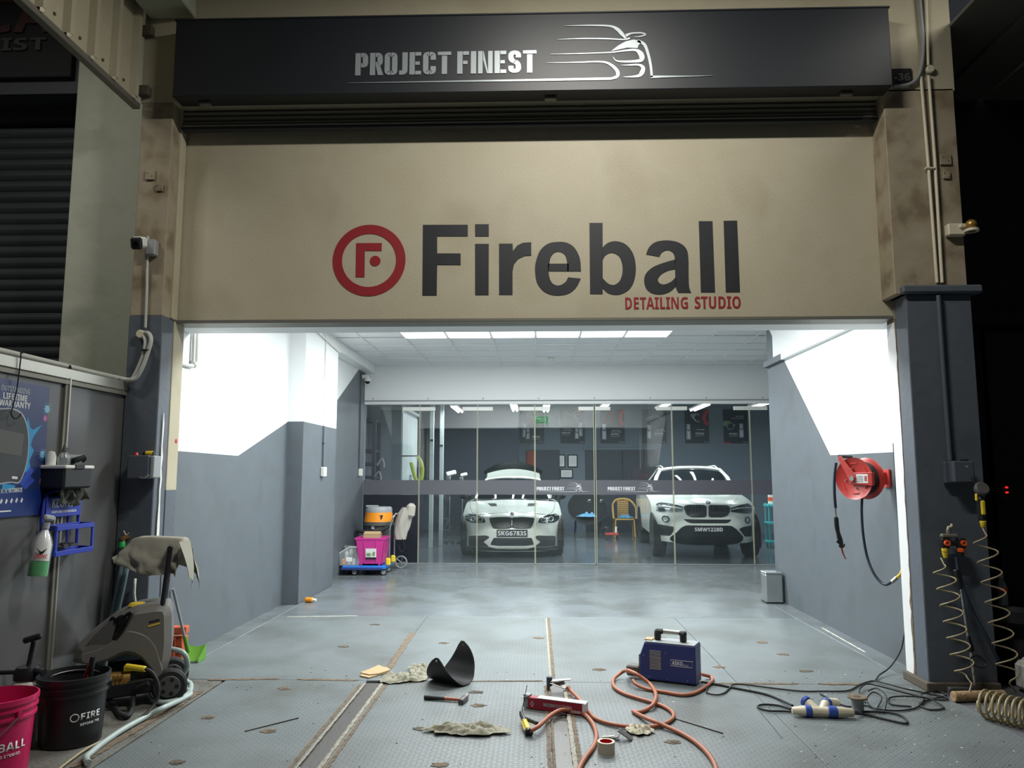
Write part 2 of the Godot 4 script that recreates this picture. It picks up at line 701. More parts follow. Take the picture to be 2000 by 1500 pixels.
# ------------------------------------------------------------------ the scene
func _ready() -> void:
	var cam := Camera3D.new()
	cam.name = "camera"
	add_child(cam)
	cam.position = Vector3(0, 1.5, 0)
	cam.rotation_degrees = Vector3(6.692, 1.782, 0)
	cam.fov = 53.13
	cam.near = 0.05
	cam.far = 100.0
	cam.current = true
	var we := WorldEnvironment.new()
	we.name = "night"
	var e := Environment.new()
	e.background_mode = Environment.BG_COLOR
	e.background_color = Color(0.16, 0.17, 0.18)
	e.background_energy_multiplier = 1.0
	e.tonemap_mode = Environment.TONE_MAPPER_LINEAR
	e.tonemap_exposure = 1.0
	e.sdfgi_enabled = true
	e.ssao_enabled = true
	e.ssil_enabled = true
	we.environment = e
	add_child(we)
	materials()
	lamps()
	ground()
	facade()
	bay()
	glazing()
	inner_room()
	front_lettering()
	cars()
	left_side()
	right_side()
	bay_things()
	inner_things()
	floor_things()


const BAY := 3.7          # one ceiling panel of the bay
const STREET := 14.0       # the tube over the shop front
const INNER := 4.4        # one tube of the inner room


func lamps() -> void:
	# two rows of six ceiling panels in the bay (the nearer row hangs behind the shop front)
	for r in 2:
		for i in 6:
			var where: String = (["first", "second", "third", "fourth", "fifth", "sixth"] as Array)[i]
			var t := thing("ceiling_light", "square white ceiling panel light, %s from the left in the %s row of six" % [where, ["deeper", "nearer"][r]], "light", Vector3(-1.5 + 0.6 * i, 3.365, [-10.08, -7.3][r]), 0.0, "square ceiling panel lights in the bay")
			part(t, "frame", mb().box(Vector3(0, 0.012, 0), Vector3(0.6, 0.03, 0.64), 0.003), "ceiling_bar")
			part(t, "diffuser", mb().box(Vector3(0, -0.006, 0), Vector3(0.56, 0.008, 0.6)), "panel_glow")
			area_lamp(t, Vector3(0, -0.014, 0), Vector2(0.56, 0.6), BAY, Color(0.97, 0.99, 0.985))
	# battens over the forecourt, out of the frame
	for q in [[0.4, 1.0, "middle"], [4.2, 0.7, "right-hand"], [-4.4, 0.3, "left-hand"]]:
		var t := thing("forecourt_light", "%s fluorescent batten hung over the forecourt above the picture" % q[2], "light", Vector3(q[0], 5.5, -3.55), 0.0, "forecourt battens")
		part(t, "housing", mb().box(Vector3(0, 0.05, 0), Vector3(1.25, 0.06, 0.16), 0.01), "white_plastic")
		part(t, "tube", mb().cyl(Vector3(-0.6, 0, 0), Vector3(0.6, 0, 0), 0.018), "outside_tube")
		area_lamp(t, Vector3(0, -0.03, 0), Vector2(1.2, 0.1), STREET * q[1], Color(1.0, 0.985, 0.95))


func slabs(parent: Node3D, called: String, m: String, xs: Array, z0: float, z1: float, top := 0.0, gap := 0.004, thick := 0.03) -> void:   # plates side by side from xs[i] to xs[i + 1]
	for i in xs.size() - 1:
		if xs[i] is Array or xs[i + 1] is Array:
			continue
		part(parent, called, mb().box(Vector3((xs[i] + xs[i + 1]) / 2.0, top - thick / 2.0, (z0 + z1) / 2.0), Vector3(xs[i + 1] - xs[i] - gap, thick, abs(z1 - z0) - gap), 0.003), m)


func rough_line(parent: Node3D, called: String, a: Vector3, b: Vector3, w: float, h: float, m: String, sd: int, step := 0.03) -> void:   # an uneven flat bead along the floor
	var r := RandomNumberGenerator.new()
	r.seed = sd
	var n := int(max(3, a.distance_to(b) / step))
	var p := []
	var k := []
	var side := (b - a).cross(Vector3.UP).normalized()
	for i in n + 1:
		var q := a.lerp(b, float(i) / n) + side * r.randf_range(-0.07, 0.07) * w
		p.append(Vector2(q.x, -q.z))
		k.append(w * r.randf_range(0.6, 0.95) * (0.2 if i == 0 or i == n else 1.0))
	part(parent, called, mb().move(Vector3.ZERO, ON_FLOOR).ribbon(p, k, h), m)


func blot(parent: Node3D, called: String, c: Vector3, rx: float, rz: float, m: String, sd: int, h := 0.003) -> void:   # a flat uneven patch
	var r := RandomNumberGenerator.new()
	r.seed = sd
	var p := []
	var n := 16
	for i in n:
		var t := TAU * i / n
		var k := r.randf_range(0.6, 1.1)
		p.append(Vector2(cos(t) * rx * k, sin(t) * rz * k))
	part(parent, called, mb().move(c, ON_FLOOR).prism(cr(p, 2, true), h), m)


func ground() -> void:
	var f := setting("floor", "grey painted chequer plate floor running into a smooth painted slab")
	part(f, "subfloor", mb().box(Vector3(0, -0.13, -8), Vector3(24, 0.2, 32)), "gap_dirt")
	# forecourt plates, with two open channels between them
	slabs(f, "floor_plate", "painted_tread_plate", [-2.28, -1.24], -5.8, 3.0)
	slabs(f, "floor_plate", "painted_tread_plate", [-1.11, 0.085], -5.8, 3.0)
	slabs(f, "floor_plate", "painted_tread_plate", [0.2, 1.5, 2.77], -5.8, 3.0)
	slabs(f, "floor_plate", "painted_tread_plate", [-2.75, -1.16, 0.1, 1.45, 2.72], -8.36, -5.8)
	slabs(f, "edge_strip", "floor_paint", [-3.05, -2.75], -13.12, -5.8)
	slabs(f, "edge_strip", "floor_paint", [2.72, 3.0], -9.7, -5.8)
	slabs(f, "painted_slab", "floor_paint", [-2.75, 2.72], -13.12, -8.36, 0.0, 0.006)
	slabs(f, "painted_slab", "floor_paint", [2.72, 4.7], -13.12, -9.7, 0.0, 0.006)
	slabs(f, "inner_slab", "inner_floor_paint", [-4.6, 6.6], -20.2, -13.12)
	for q in [[-1.175, 0.12], [0.142, 0.105]]:
		part(f, "channel_bed", mb().box(Vector3(q[0], -0.018, -1.38), Vector3(q[1], 0.024, 8.74)), "worn_steel")
	for q in [[-1.236, 31], [-1.115, 32], [0.198, 34], [0.09, 33]]:
		rough_line(f, "weld_seam", Vector3(q[0], 0.0, -5.72), Vector3(q[0], 0.0, -2.6), 0.028 if q[1] % 2 == 0 else 0.018, 0.005, "weld_seam" if q[1] != 33 else "rust", q[1])
	for q in [[-1.27, 41], [-1.08, 42], [0.065, 43], [0.225, 44]]:
		rough_line(f, "rust_edge", Vector3(q[0], 0.0, -5.7), Vector3(q[0], 0.0, -2.6), 0.03, 0.003, "rust", q[1], 0.02)
	rough_line(f, "weld_seam", Vector3(0.1, 0, -5.9), Vector3(0.1, 0, -8.3), 0.02, 0.006, "weld_seam", 51)
	rough_line(f, "rust_edge", Vector3(0.125, 0, -5.9), Vector3(0.125, 0, -8.3), 0.03, 0.003, "rust", 52)
	rough_line(f, "rust_edge", Vector3(-1.179, 0, -7.501), Vector3(-1.149, 0, -6.083), 0.07, 0.003, "rust", 53)
	rough_line(f, "rust_edge", Vector3(-2.416, 0, -5.778), Vector3(-1.9, 0, -5.822), 0.05, 0.003, "rust", 54)
	rough_line(f, "rust_edge", Vector3(-1.763, 0, -5.812), Vector3(-1.305, 0, -5.798), 0.05, 0.003, "rust", 55)
	rough_line(f, "rust_edge", Vector3(-0.535, 0, -5.794), Vector3(0.043, 0, -5.826), 0.025, 0.003, "rust", 56)
	rough_line(f, "rust_edge", Vector3(1.297, 0, -5.796), Vector3(1.883, 0, -5.801), 0.04, 0.003, "rust", 57)
	rough_line(f, "rust_edge", Vector3(2.023, 0, -5.805), Vector3(2.356, 0, -5.802), 0.06, 0.004, "rust", 58)
	rough_line(f, "rust_edge", Vector3(-2.338, 0, -5.511), Vector3(-2.391, 0, -4.077), 0.07, 0.004, "rust", 59)
	rough_line(f, "paint_chip", Vector3(-3.101, 0, -7.789), Vector3(-3.061, 0, -6.955), 0.02, 0.003, "chipped_white_paint", 60)
	rough_line(f, "paint_chip", Vector3(-2.64, 0, -8.273), Vector3(-1.897, 0, -8.356), 0.02, 0.003, "chipped_white_paint", 61)
	rough_line(f, "paint_chip", Vector3(2.802, 0, -7.87), Vector3(2.784, 0, -6.82), 0.015, 0.003, "chipped_white_paint", 62)
	var k := 0
	for q in [Vector3(-2.041, 0, -4.907), Vector3(-1.778, 0, -5.567), Vector3(-1.618, 0, -7.888), Vector3(0.481, 0, -6.165), Vector3(-0.838, 0, -7.065), Vector3(-1.884, 0, -4.164), Vector3(-1.575, 0, -4.673), Vector3(1.141, 0, -7.343), Vector3(-0.42, 0, -5.52), Vector3(-0.38, 0, -5.213), Vector3(0.762, 0, -4.563), Vector3(-0.694, 0, -4.737), Vector3(1.428, 0, -6.274), Vector3(-0.502, 0, -4.178), Vector3(-1.685, 0, -6.895), Vector3(2.027, 0, -7.176), Vector3(2.066, 0, -6.724), Vector3(2.061, 0, -6.168), Vector3(0.018, 0, -7.308)]:
		k += 1
		var big: float = 0.05 if q.z > -5.0 else 0.055
		blot(f, "rust_stain", q, big, big * 0.75, "rust" if k % 3 else "gap_dirt", 70 + k)
		if k < 12:
			blot(f, "lifting_hole", q + Vector3(0.01, 0.002, 0.005), big * 0.5, big * 0.3, "gap_dirt", 170 + k)
	var r := RandomNumberGenerator.new()
	r.seed = 5
	for side in 2:
		var s := mb()
		for i in 150:
			var c := Vector3(r.randf_range(-2.2, 2.7), 0.0005, r.randf_range(-6.2, -3.6)) if i < 100 else Vector3(r.randf_range(1.5, 3.0), 0.0005, r.randf_range(-6.0, -4.2))
			s.move(c, Basis(Vector3.UP, r.randf() * TAU))
			s.box(Vector3.ZERO, Vector3(r.randf_range(0.004, 0.014), 0.002, r.randf_range(0.003, 0.009)))
		var o := part(f, "paint_fleck" if side == 0 else "grit", s, "chipped_white_paint" if side == 0 else "matt_black")
		o.set_meta("kind", "stuff")
	# paving beside the plates
	for i in 14:
		for j in 6:
			part(f, "paver", mb().box(Vector3(2.77 + 0.3 * j + 0.15, -0.022, -5.62 + 0.42 * i), Vector3(0.29, 0.04, 0.41), 0.004), "tile_paver")
	part(f, "concrete_strip", mb().box(Vector3(-3.4, -0.02, -1.6), Vector3(2.2, 0.036, 8.4), 0.004), "bare_concrete")
	part(f, "side_pavement", mb().box(Vector3(7.2, -0.02, -3), Vector3(5.2, 0.036, 14), 0.004), "bare_concrete")
	part(f, "side_pavement", mb().box(Vector3(-7.6, -0.02, -2), Vector3(6.0, 0.036, 10), 0.004), "bare_concrete")


func facade() -> void:
	var w := setting("wall_front", "beige front wall with the wide bay opening")
	part(w, "upper_wall", mb().box(Vector3(0.05, 5.75, -5.85), Vector3(6.3, 2.7, 0.4), 0.004), "beige_paint")
	w = setting("wall_front_board", "beige board between the shutter and the bay opening")
	part(w, "fascia_board", mb().box(Vector3(-0.05, 3.72, -5.97), Vector3(5.62, 2.04, 0.2), 0.004), "beige_board")
	part(w, "board_edge", mb().box(Vector3(-0.05, 2.692, -5.962), Vector3(5.6, 0.026, 0.2), 0.004), "old_aluminium")
	part(w, "header_beam", mb().box(Vector3(-0.05, 3.04, -6.2), Vector3(5.9, 0.7, 0.34), 0.004), "white_wall_paint")
	part(w, "infill", mb().box(Vector3(-0.05, 5.2, -6.2), Vector3(5.9, 3.6, 0.24)), "beige_paint")
	var pl := setting("wall_front_left_pillar", "left pillar, stained beige above and dark grey below")
	part(pl, "upper_paint", mb().box(Vector3(-2.96, 3.55, -5.8), Vector3(0.25, 1.71, 0.3), 0.006), "stained_beige")
	part(pl, "lower_paint", mb().box(Vector3(-2.96, 1.35, -5.74), Vector3(0.26, 2.7, 0.18), 0.006), "dark_grey_paint")
	part(pl, "upper_jamb", mb().box(Vector3(-2.858, 2.05, -5.93), Vector3(0.055, 1.35, 0.17), 0.004), "beige_paint")
	part(pl, "lower_jamb", mb().box(Vector3(-2.858, 0.69, -5.93), Vector3(0.055, 1.38, 0.17), 0.004), "dark_grey_paint")
	part(pl, "head_jamb", mb().box(Vector3(-2.83, 3.55, -5.81), Vector3(0.03, 1.7, 0.09), 0.004), "beige_paint")
	var torn := mb().move(Vector3(-2.822, 0, -5.7), ON_LEFT)
	var rr := RandomNumberGenerator.new()
	rr.seed = 12
	var lp := []
	var rp := []
	for i in 15:
		var y := 0.8 + 1.16 * i / 14.0
		lp.append(Vector2(0.012 + rr.randf_range(0.0, 0.012), y))
		rp.append(Vector2(0.055 - rr.randf_range(0.0, 0.018) - 0.014 * i / 14.0, y))
	rp.reverse()
	part(pl, "torn_tape", torn.prism(lp + rp, 0.004), "white_plastic")
	part(pl, "nib_wall", mb().box(Vector3(-3.46, 3.3, -6.1), Vector3(0.76, 6.6, 0.2), 0.006), "pale_plaster")
	var pr := setting("wall_front_right_pillar", "right pillar, stained beige above a ledge and dark grey below")
	part(pr, "upper_paint", mb().box(Vector3(2.925, 3.62, -5.8), Vector3(0.53, 1.6, 0.3), 0.006), "stained_beige")
	part(pr, "lower_paint", mb().box(Vector3(2.972, 1.41, -5.74), Vector3(0.475, 2.82, 0.18), 0.006), "dark_grey_paint")
	part(pr, "ledge", mb().box(Vector3(2.985, 2.85, -5.8), Vector3(0.58, 0.06, 0.4), 0.012), "dark_grey_paint")
	part(pr, "jamb", mb().box(Vector3(2.765, 1.34, -5.905), Vector3(0.06, 2.68, 0.14), 0.003), "rust")
	part(pr, "inner_return", mb().box(Vector3(3.05, 1.34, -5.9), Vector3(0.4, 2.68, 0.12)), "dark_grey_paint")
	rr.seed = 14
	lp = []
	rp = []
	for i in 40:
		var y := 0.03 + 2.62 * i / 39.0
		lp.append(Vector2(-5.976, y))
		rp.append(Vector2(-5.838 - rr.randf_range(0.0, 0.02) * (2.0 if i < 9 else 0.7), y))
	rp.reverse()
	part(pr, "chipped_paint", mb().move(Vector3(2.736, 0, 0), ON_RIGHT).prism(lp + rp, 0.002), "white_wall_paint")
	part(pr, "skirting", mb().box(Vector3(2.96, 0.03, -5.8), Vector3(0.51, 0.06, 0.36), 0.006), "gap_dirt")
	for s in [-2.868, 2.752]:
		part(w, "guide_rail", mb().box(Vector3(s, 2.2, -5.86), Vector3(0.03, 4.4, 0.035), 0.002), "shutter_metal")
	# roller shutter, rolled up under the sign
	var rs := thing("roller_shutter", "rolled-up dark metal roller shutter under the long black sign", "shutter", Vector3(-0.05, 4.225, -5.79))
	part(rs, "bottom_bar", mb().box(Vector3(0, 0.012, 0), Vector3(5.54, 0.024, 0.06), 0.003), "dark_shutter")
	part(rs, "bar_lip", mb().box(Vector3(0, 0.032, 0.02), Vector3(5.54, 0.012, 0.03), 0.002), "shutter_metal")
	for i in 3:
		var p := []
		for k in 7:
			p.append(Vector2(-0.016 + 0.03 * sin(PI * k / 6.0), 0.046 + 0.041 * i + 0.039 * k / 6.0))
		p.append(Vector2(-0.03, 0.046 + 0.041 * i + 0.039))
		p.append(Vector2(-0.03, 0.046 + 0.041 * i))
		part(rs, "slat", slat_mesh(p, 5.54), "shutter_metal")
	# the neighbour on the left: its shutter, sign and a ribbed side screen
	var nl := setting("wall_left_neighbour", "dark shop front of the unit on the left")
	part(nl, "upper_wall", mb().box(Vector3(-6.4, 6.0, -6.2), Vector3(5.2, 2.6, 0.3)), "dark_shutter")
	nl = setting("wall_left_neighbour_back", "dark wall behind the left-hand shutter")
	part(nl, "backing", mb().box(Vector3(-6.4, 2.4, -6.64), Vector3(5.4, 4.8, 0.1)), "dark_inside")
	var ns := thing("neighbour_shutter", "closed dark grey roller shutter of the left-hand unit", "shutter", Vector3(-3.84, 0.3, -6.45))
	part(ns, "header", mb().box(Vector3(-2.0, 4.36, 0.05), Vector3(4.0, 0.1, 0.12), 0.004), "dark_shutter")
	for i in 43:
		var sp := []
		for k in 6:
			sp.append(Vector2(0.022 * sin(PI * k / 5.0), 0.1 * i + 0.096 * k / 5.0))
		sp.append(Vector2(-0.01, 0.1 * i + 0.096))
		sp.append(Vector2(-0.01, 0.1 * i))
		var sl := part(ns, "slat", slat_mesh(sp, 4.0), "dark_shutter")
		sl.position = Vector3(-2.0, 0, 0)
	var sg := thing("neighbour_sign", "unlit dark sign with outlined letters high on the left, cut by the frame", "sign", Vector3(-6.2, 5.05, -6.05))
	part(sg, "board", mb().box(Vector3(0.6, 0.27, 0.03), Vector3(3.4, 1.0, 0.06), 0.006), "matt_black")
	placed(part(sg, "lettering", txt("CA", 0.62, 0.34, 0.02), "sign_dim_red"), Vector3(1.5, 0.16, 0.06))
	placed(part(sg, "lettering", txt("LIST", 0.52, 0.11, 0.02), "sign_dim_grey"), Vector3(1.56, 0.0, 0.06))
	var sc := thing("ribbed_screen", "cream corrugated metal side screen of the canopy at upper left", "screen", Vector3(-3.12, 4.4, -5.62))
	var cp := []
	for i in 13:
		var z0 := 0.28 * i
		for q in [[0.0, 0.0], [0.05, 0.0], [0.06, 0.05], [0.1, 0.05], [0.11, 0.0]]:
			cp.append(Vector2(z0 + q[0], q[1]))
	var back := cp.duplicate()
	back.reverse()
	for q in back:
		cp.append(q - Vector2(0, 0.004))
	part(sc, "sheet", mb().move(Vector3.ZERO, Basis(Vector3(0, 0, 1), Vector3(1, 0, 0), Vector3(0, 1, 0))).prism(cp, 2.4), "beige_paint")
	part(sc, "edge_angle", mb().box(Vector3(-0.02, -0.02, 1.7), Vector3(0.06, 0.045, 3.5), 0.004), "old_aluminium")
	for i in 7:
		part(sc, "rivet", mb().ball(Vector3(0.004, 0.07, 0.2 + 0.28 * i), 0.012, Vector3.ONE, 8), "gap_dirt")
	for q in [[4.98], [4.48]]:
		part(sc, "bracket", mb().box(Vector3(0.06, q[0] - 4.4, 0.0), Vector3(0.09, 0.08, 0.06), 0.006), "gap_dirt")
	var bm := setting("trim_1", "concrete beam end at upper left")
	part(bm, "beam", mb().box(Vector3(-2.875, 5.4, -4.4), Vector3(0.37, 0.6, 2.5), 0.01), "pale_plaster")
	# the dark unit on the right
	var nr := setting("wall_right_neighbour", "unlit unit to the right of the right pillar")
	part(nr, "back_wall", mb().box(Vector3(6.2, 2.6, -6.95), Vector3(6.0, 5.2, 0.2)), "dark_inside")
	part(nr, "side_wall", mb().box(Vector3(3.25, 2.6, -6.4), Vector3(0.1, 5.2, 1.0)), "dark_inside")
	part(nr, "lintel", mb().box(Vector3(6.2, 2.86, -6.8), Vector3(6.0, 0.1, 0.16), 0.006), "dark_inside")
	part(nr, "door_leaf", mb().box(Vector3(4.4, 1.4, -6.82), Vector3(0.9, 2.7, 0.06), 0.006), "matt_black")
	var nc := setting("ceiling_right_neighbour", "grey panelled ceiling of the forecourt at upper right")
	for i in 4:
		for j in 4:
			part(nc, "ceiling_panel", mb().box(Vector3(3.34 + 0.3 + (0.62 + 0.62) * i * 0.5 + 0.31 * i, 4.93, -6.4 + 1.22 * j + 0.05), Vector3(0.9, 0.03, 1.2), 0.004), "mid_grey_plastic")
	for i in 3:
		part(nc, "ceiling_rib", mb().box(Vector3(3.66 + 0.93 * i, 4.9, -4.5), Vector3(0.06, 0.05, 5.0), 0.006), "mid_grey_plastic")


func slat_mesh(p: Array, len: float) -> MB:   # a profile in (z, y) drawn out along x, centred
	var s := mb().move(Vector3(-len / 2.0, 0, 0), Basis(Vector3(0, 0, 1), Vector3(0, 1, 0), Vector3(1, 0, 0)) * Basis.from_scale(Vector3(1, 1, 1)))
	var q := p.duplicate()
	var n := q.size()
	s.flat()
	for i in n:
		var a: Vector2 = q[i]
		var b: Vector2 = q[(i + 1) % n]
		s.quad(Vector3(a.x, a.y, 0), Vector3(a.x, a.y, len), Vector3(b.x, b.y, len), Vector3(b.x, b.y, 0))
	return s


func bay() -> void:
	var l := setting("wall_left", "left wall of the bay, white over an angled grey field")
	var z := func(zz: float) -> float: return -zz
	# drawn on the wall: x runs into the shop (from z = -5.87)
	var O := Vector3(-3.15, 0, 0)
	part(l, "grey_paint", mb().move(O, ON_LEFT).prism([Vector2(5.9, 0), Vector2(9.05, 0), Vector2(9.05, 2.12), Vector2(7.55, 1.68), Vector2(5.9, 1.692)], 0.2), "grey_wall_paint")
	part(l, "white_paint", mb().move(O, ON_LEFT).prism([Vector2(5.9, 1.692), Vector2(7.55, 1.68), Vector2(9.05, 2.12), Vector2(9.05, 3.5), Vector2(5.9, 3.5)], 0.2), "white_wall_paint")
	part(l, "grey_paint", mb().move(O, ON_LEFT).prism([Vector2(10.55, 0), Vector2(13.12, 0), Vector2(13.12, 3.5), Vector2(13.0, 3.42), Vector2(11.3, 2.6), Vector2(10.55, 2.22)], 0.2), "grey_wall_paint")
	part(l, "white_paint", mb().move(O, ON_LEFT).prism([Vector2(10.55, 2.22), Vector2(11.3, 2.6), Vector2(13.0, 3.42), Vector2(13.0, 3.5), Vector2(10.55, 3.5)], 0.2), "white_wall_paint")
	part(l, "pilaster_grey", mb().box(Vector3(-2.96, 1.06, -9.8), Vector3(0.4, 2.12, 1.5), 0.004), "grey_wall_paint")
	part(l, "pilaster_white", mb().box(Vector3(-2.96, 2.81, -9.8), Vector3(0.4, 1.38, 1.5), 0.004), "white_wall_paint")
	part(l, "downstand", mb().box(Vector3(-2.86, 3.3, -11.8), Vector3(0.18, 0.14, 2.6), 0.006), "white_wall_paint")
	var r := setting("wall_right", "right wall of the bay, grey with an angled white field")
	O = Vector3(3.11, 0, 0)   # drawn on the wall: x runs out of the shop
	part(r, "grey_paint", mb().move(O, ON_RIGHT).prism([Vector2(-9.65, 0), Vector2(-5.9, 0), Vector2(-5.9, 1.675), Vector2(-7.72, 1.686), Vector2(-9.62, 3.37), Vector2(-9.65, 3.5)], 0.2), "grey_wall_paint")
	part(r, "white_paint", mb().move(O, ON_RIGHT).prism([Vector2(-7.72, 1.686), Vector2(-5.9, 1.675), Vector2(-5.9, 3.5), Vector2(-9.65, 3.5), Vector2(-9.62, 3.37)], 0.2), "white_wall_paint")
	part(r, "return_wall", mb().box(Vector3(3.9, 1.75, -9.57), Vector3(1.6, 3.5, 0.16)), "grey_wall_paint")
	part(r, "outer_wall", mb().box(Vector3(4.75, 1.75, -11.4), Vector3(0.2, 3.5, 3.8)), "grey_wall_paint")
	r = setting("trim_2", "trunking and band along the right bay wall")
	part(r, "trunking_white", mb().box(Vector3(2.885, 2.86, -7.45), Vector3(0.06, 0.075, 3.0), 0.004), "white_wall_paint")
	part(r, "trunking_grey", mb().box(Vector3(2.885, 2.86, -9.3), Vector3(0.06, 0.075, 0.7), 0.004), "grey_wall_paint")
	part(r, "upper_band", mb().box(Vector3(2.895, 3.18, -7.62), Vector3(0.03, 0.56, 3.4), 0.004), "white_wall_paint")
	# suspended ceiling: tiles between white bars
	var c := setting("ceiling", "white suspended ceiling of square tiles in the bay")
	part(c, "ceiling_void", mb().box(Vector3(-0.1, 3.55, -7.8), Vector3(6.3, 0.1, 3.6)), "white_plastic")
	part(c, "ceiling_void", mb().box(Vector3(0.8, 3.55, -11.4), Vector3(8.0, 0.1, 3.6)), "white_plastic")
	var tile := mb().box(Vector3(0, 0.01, 0), Vector3(0.584, 0.02, 0.584), 0.004).done()
	var zs := []
	var zz := -10.4
	while zz > -13.1:
		zs.append(zz - 0.3)
		zz -= 0.6
	zz = -9.76
	while zz < -6.3:
		zs.append(zz + 0.3)
		zz += 0.6
	for zc in zs:
		for i in 13:
			var xc := -2.7 + 0.6 * i
			if abs(zc + 7.36) < 0.1 and i >= 2 and i < 8:
				continue
			if xc > 2.9 and zc > -9.5:
				continue
			var o := part(c, "ceiling_tile", tile, "ceiling_tile")
			o.position = Vector3(xc, 3.372, zc)
	for i in [0, 1, 8, 9, 10, 11, 12]:
		var o := part(c, "ceiling_tile", tile, "ceiling_tile")
		o.position = Vector3(-2.7 + 0.6 * i, 3.372, -10.08)
	for i in 14:
		var deep := 7.0 if i < 10 else 3.5
		part(c, "ceiling_bar", mb().box(Vector3(-3.0 + 0.6 * i, 3.366, -13.1 + deep / 2.0), Vector3(0.022, 0.012, deep), 0.002), "ceiling_bar")
	for k in zs.size():
		var wide := 7.8 if zs[k] < -9.5 else 5.9
		part(c, "ceiling_bar", mb().box(Vector3(-3.0 + wide / 2.0, 3.366, zs[k] + (0.3 if zs[k] < -10.2 else -0.3)), Vector3(wide, 0.011, 0.022), 0.002), "ceiling_bar")
	var sd := thing("smoke_detector", "small round white smoke detector on the bay ceiling", "detector", Vector3(0.25, 3.36, -12.3))
	part(sd, "base", mb().cyl(Vector3(0, -0.02, 0), Vector3.ZERO, 0.06), "white_plastic")
	part(sd, "head", mb().cyl(Vector3(0, -0.045, 0), Vector3(0, -0.02, 0), 0.035, 14, 0.05), "white_plastic")
	var b := setting("wall_back", "white bulkhead over the glass doors")
	part(b, "bulkhead", mb().box(Vector3(0.85, 3.1, -13.2), Vector3(7.9, 0.72, 0.2), 0.004), "white_wall_paint")
	for i in 8:
		part(b, "screw_cap", mb().ball(Vector3(-2.8 + 0.95 * i, 2.79, -13.098), 0.012, Vector3.ONE, 8), "grey_plastic")
	part(b, "track", mb().box(Vector3(0.85, 2.72, -13.13), Vector3(7.6, 0.06, 0.1), 0.006), "white_wall_paint")
	part(b, "track_lip", mb().box(Vector3(0.85, 2.752, -13.1), Vector3(7.6, 0.012, 0.12), 0.003), "grey_plastic")


func glazing() -> void:
	var xs := [-2.94, -1.99, -1.0, -0.02, 1.0, 2.31, 3.62, 4.64]
	for i in 7:
		var a: float = xs[i] + (0.01 if i == 4 else 0.003)
		var b: float = xs[i + 1] - (0.012 if i == 3 else 0.003)
		var w := setting("window_%d" % (i + 1), "frameless glass panel of the inner shop front, number %d from the left" % (i + 1))
		w.position = Vector3((a + b) / 2.0, 0.012, -13.12)
		var ww := b - a
		part(w, "pane", mb().box(Vector3(0, 1.34, 0), Vector3(ww, 2.68, 0.004)), "clear_glass")
		part(w, "film_band", mb().box(Vector3(0, 1.265, 0.005), Vector3(ww, 0.245, 0.003)), "film_grey")
		if i == 0:
			part(w, "black_film", mb().box(Vector3(0.0, 0.575, 0.005), Vector3(ww, 1.13, 0.003)), "black_film")
		for s in ([-1, 1] if i > 0 else [1]):
			part(w, "glass_edge", mb().box(Vector3(s * (ww / 2.0 + 0.001 - 0.005), 1.34, 0.003), Vector3(0.012 if i in [3, 4] else 0.008, 2.68, 0.01), 0.001), "glass_edge")
			var cw := 0.3 if i == 0 or i == 6 else 0.26
			if i < 6 or s < 0:
				part(w, "top_clamp", mb().box(Vector3(s * (ww / 2.0 - cw / 2.0), 2.6, 0.004), Vector3(cw, 0.065, 0.03), 0.004), "white_plastic")
		part(w, "floor_seal", mb().box(Vector3(0, -0.003, 0), Vector3(ww, 0.012, 0.02), 0.002), "grey_plastic")
		if i in [3, 4]:
			var hx: float = (ww / 2.0 - 0.09) * (1 if i == 3 else -1)
			part(w, "door_knob", mb().cyl(Vector3(hx, 1.035, 0.002), Vector3(hx, 1.035, 0.05), 0.028, 14, 0.024, 0.004), "chrome")


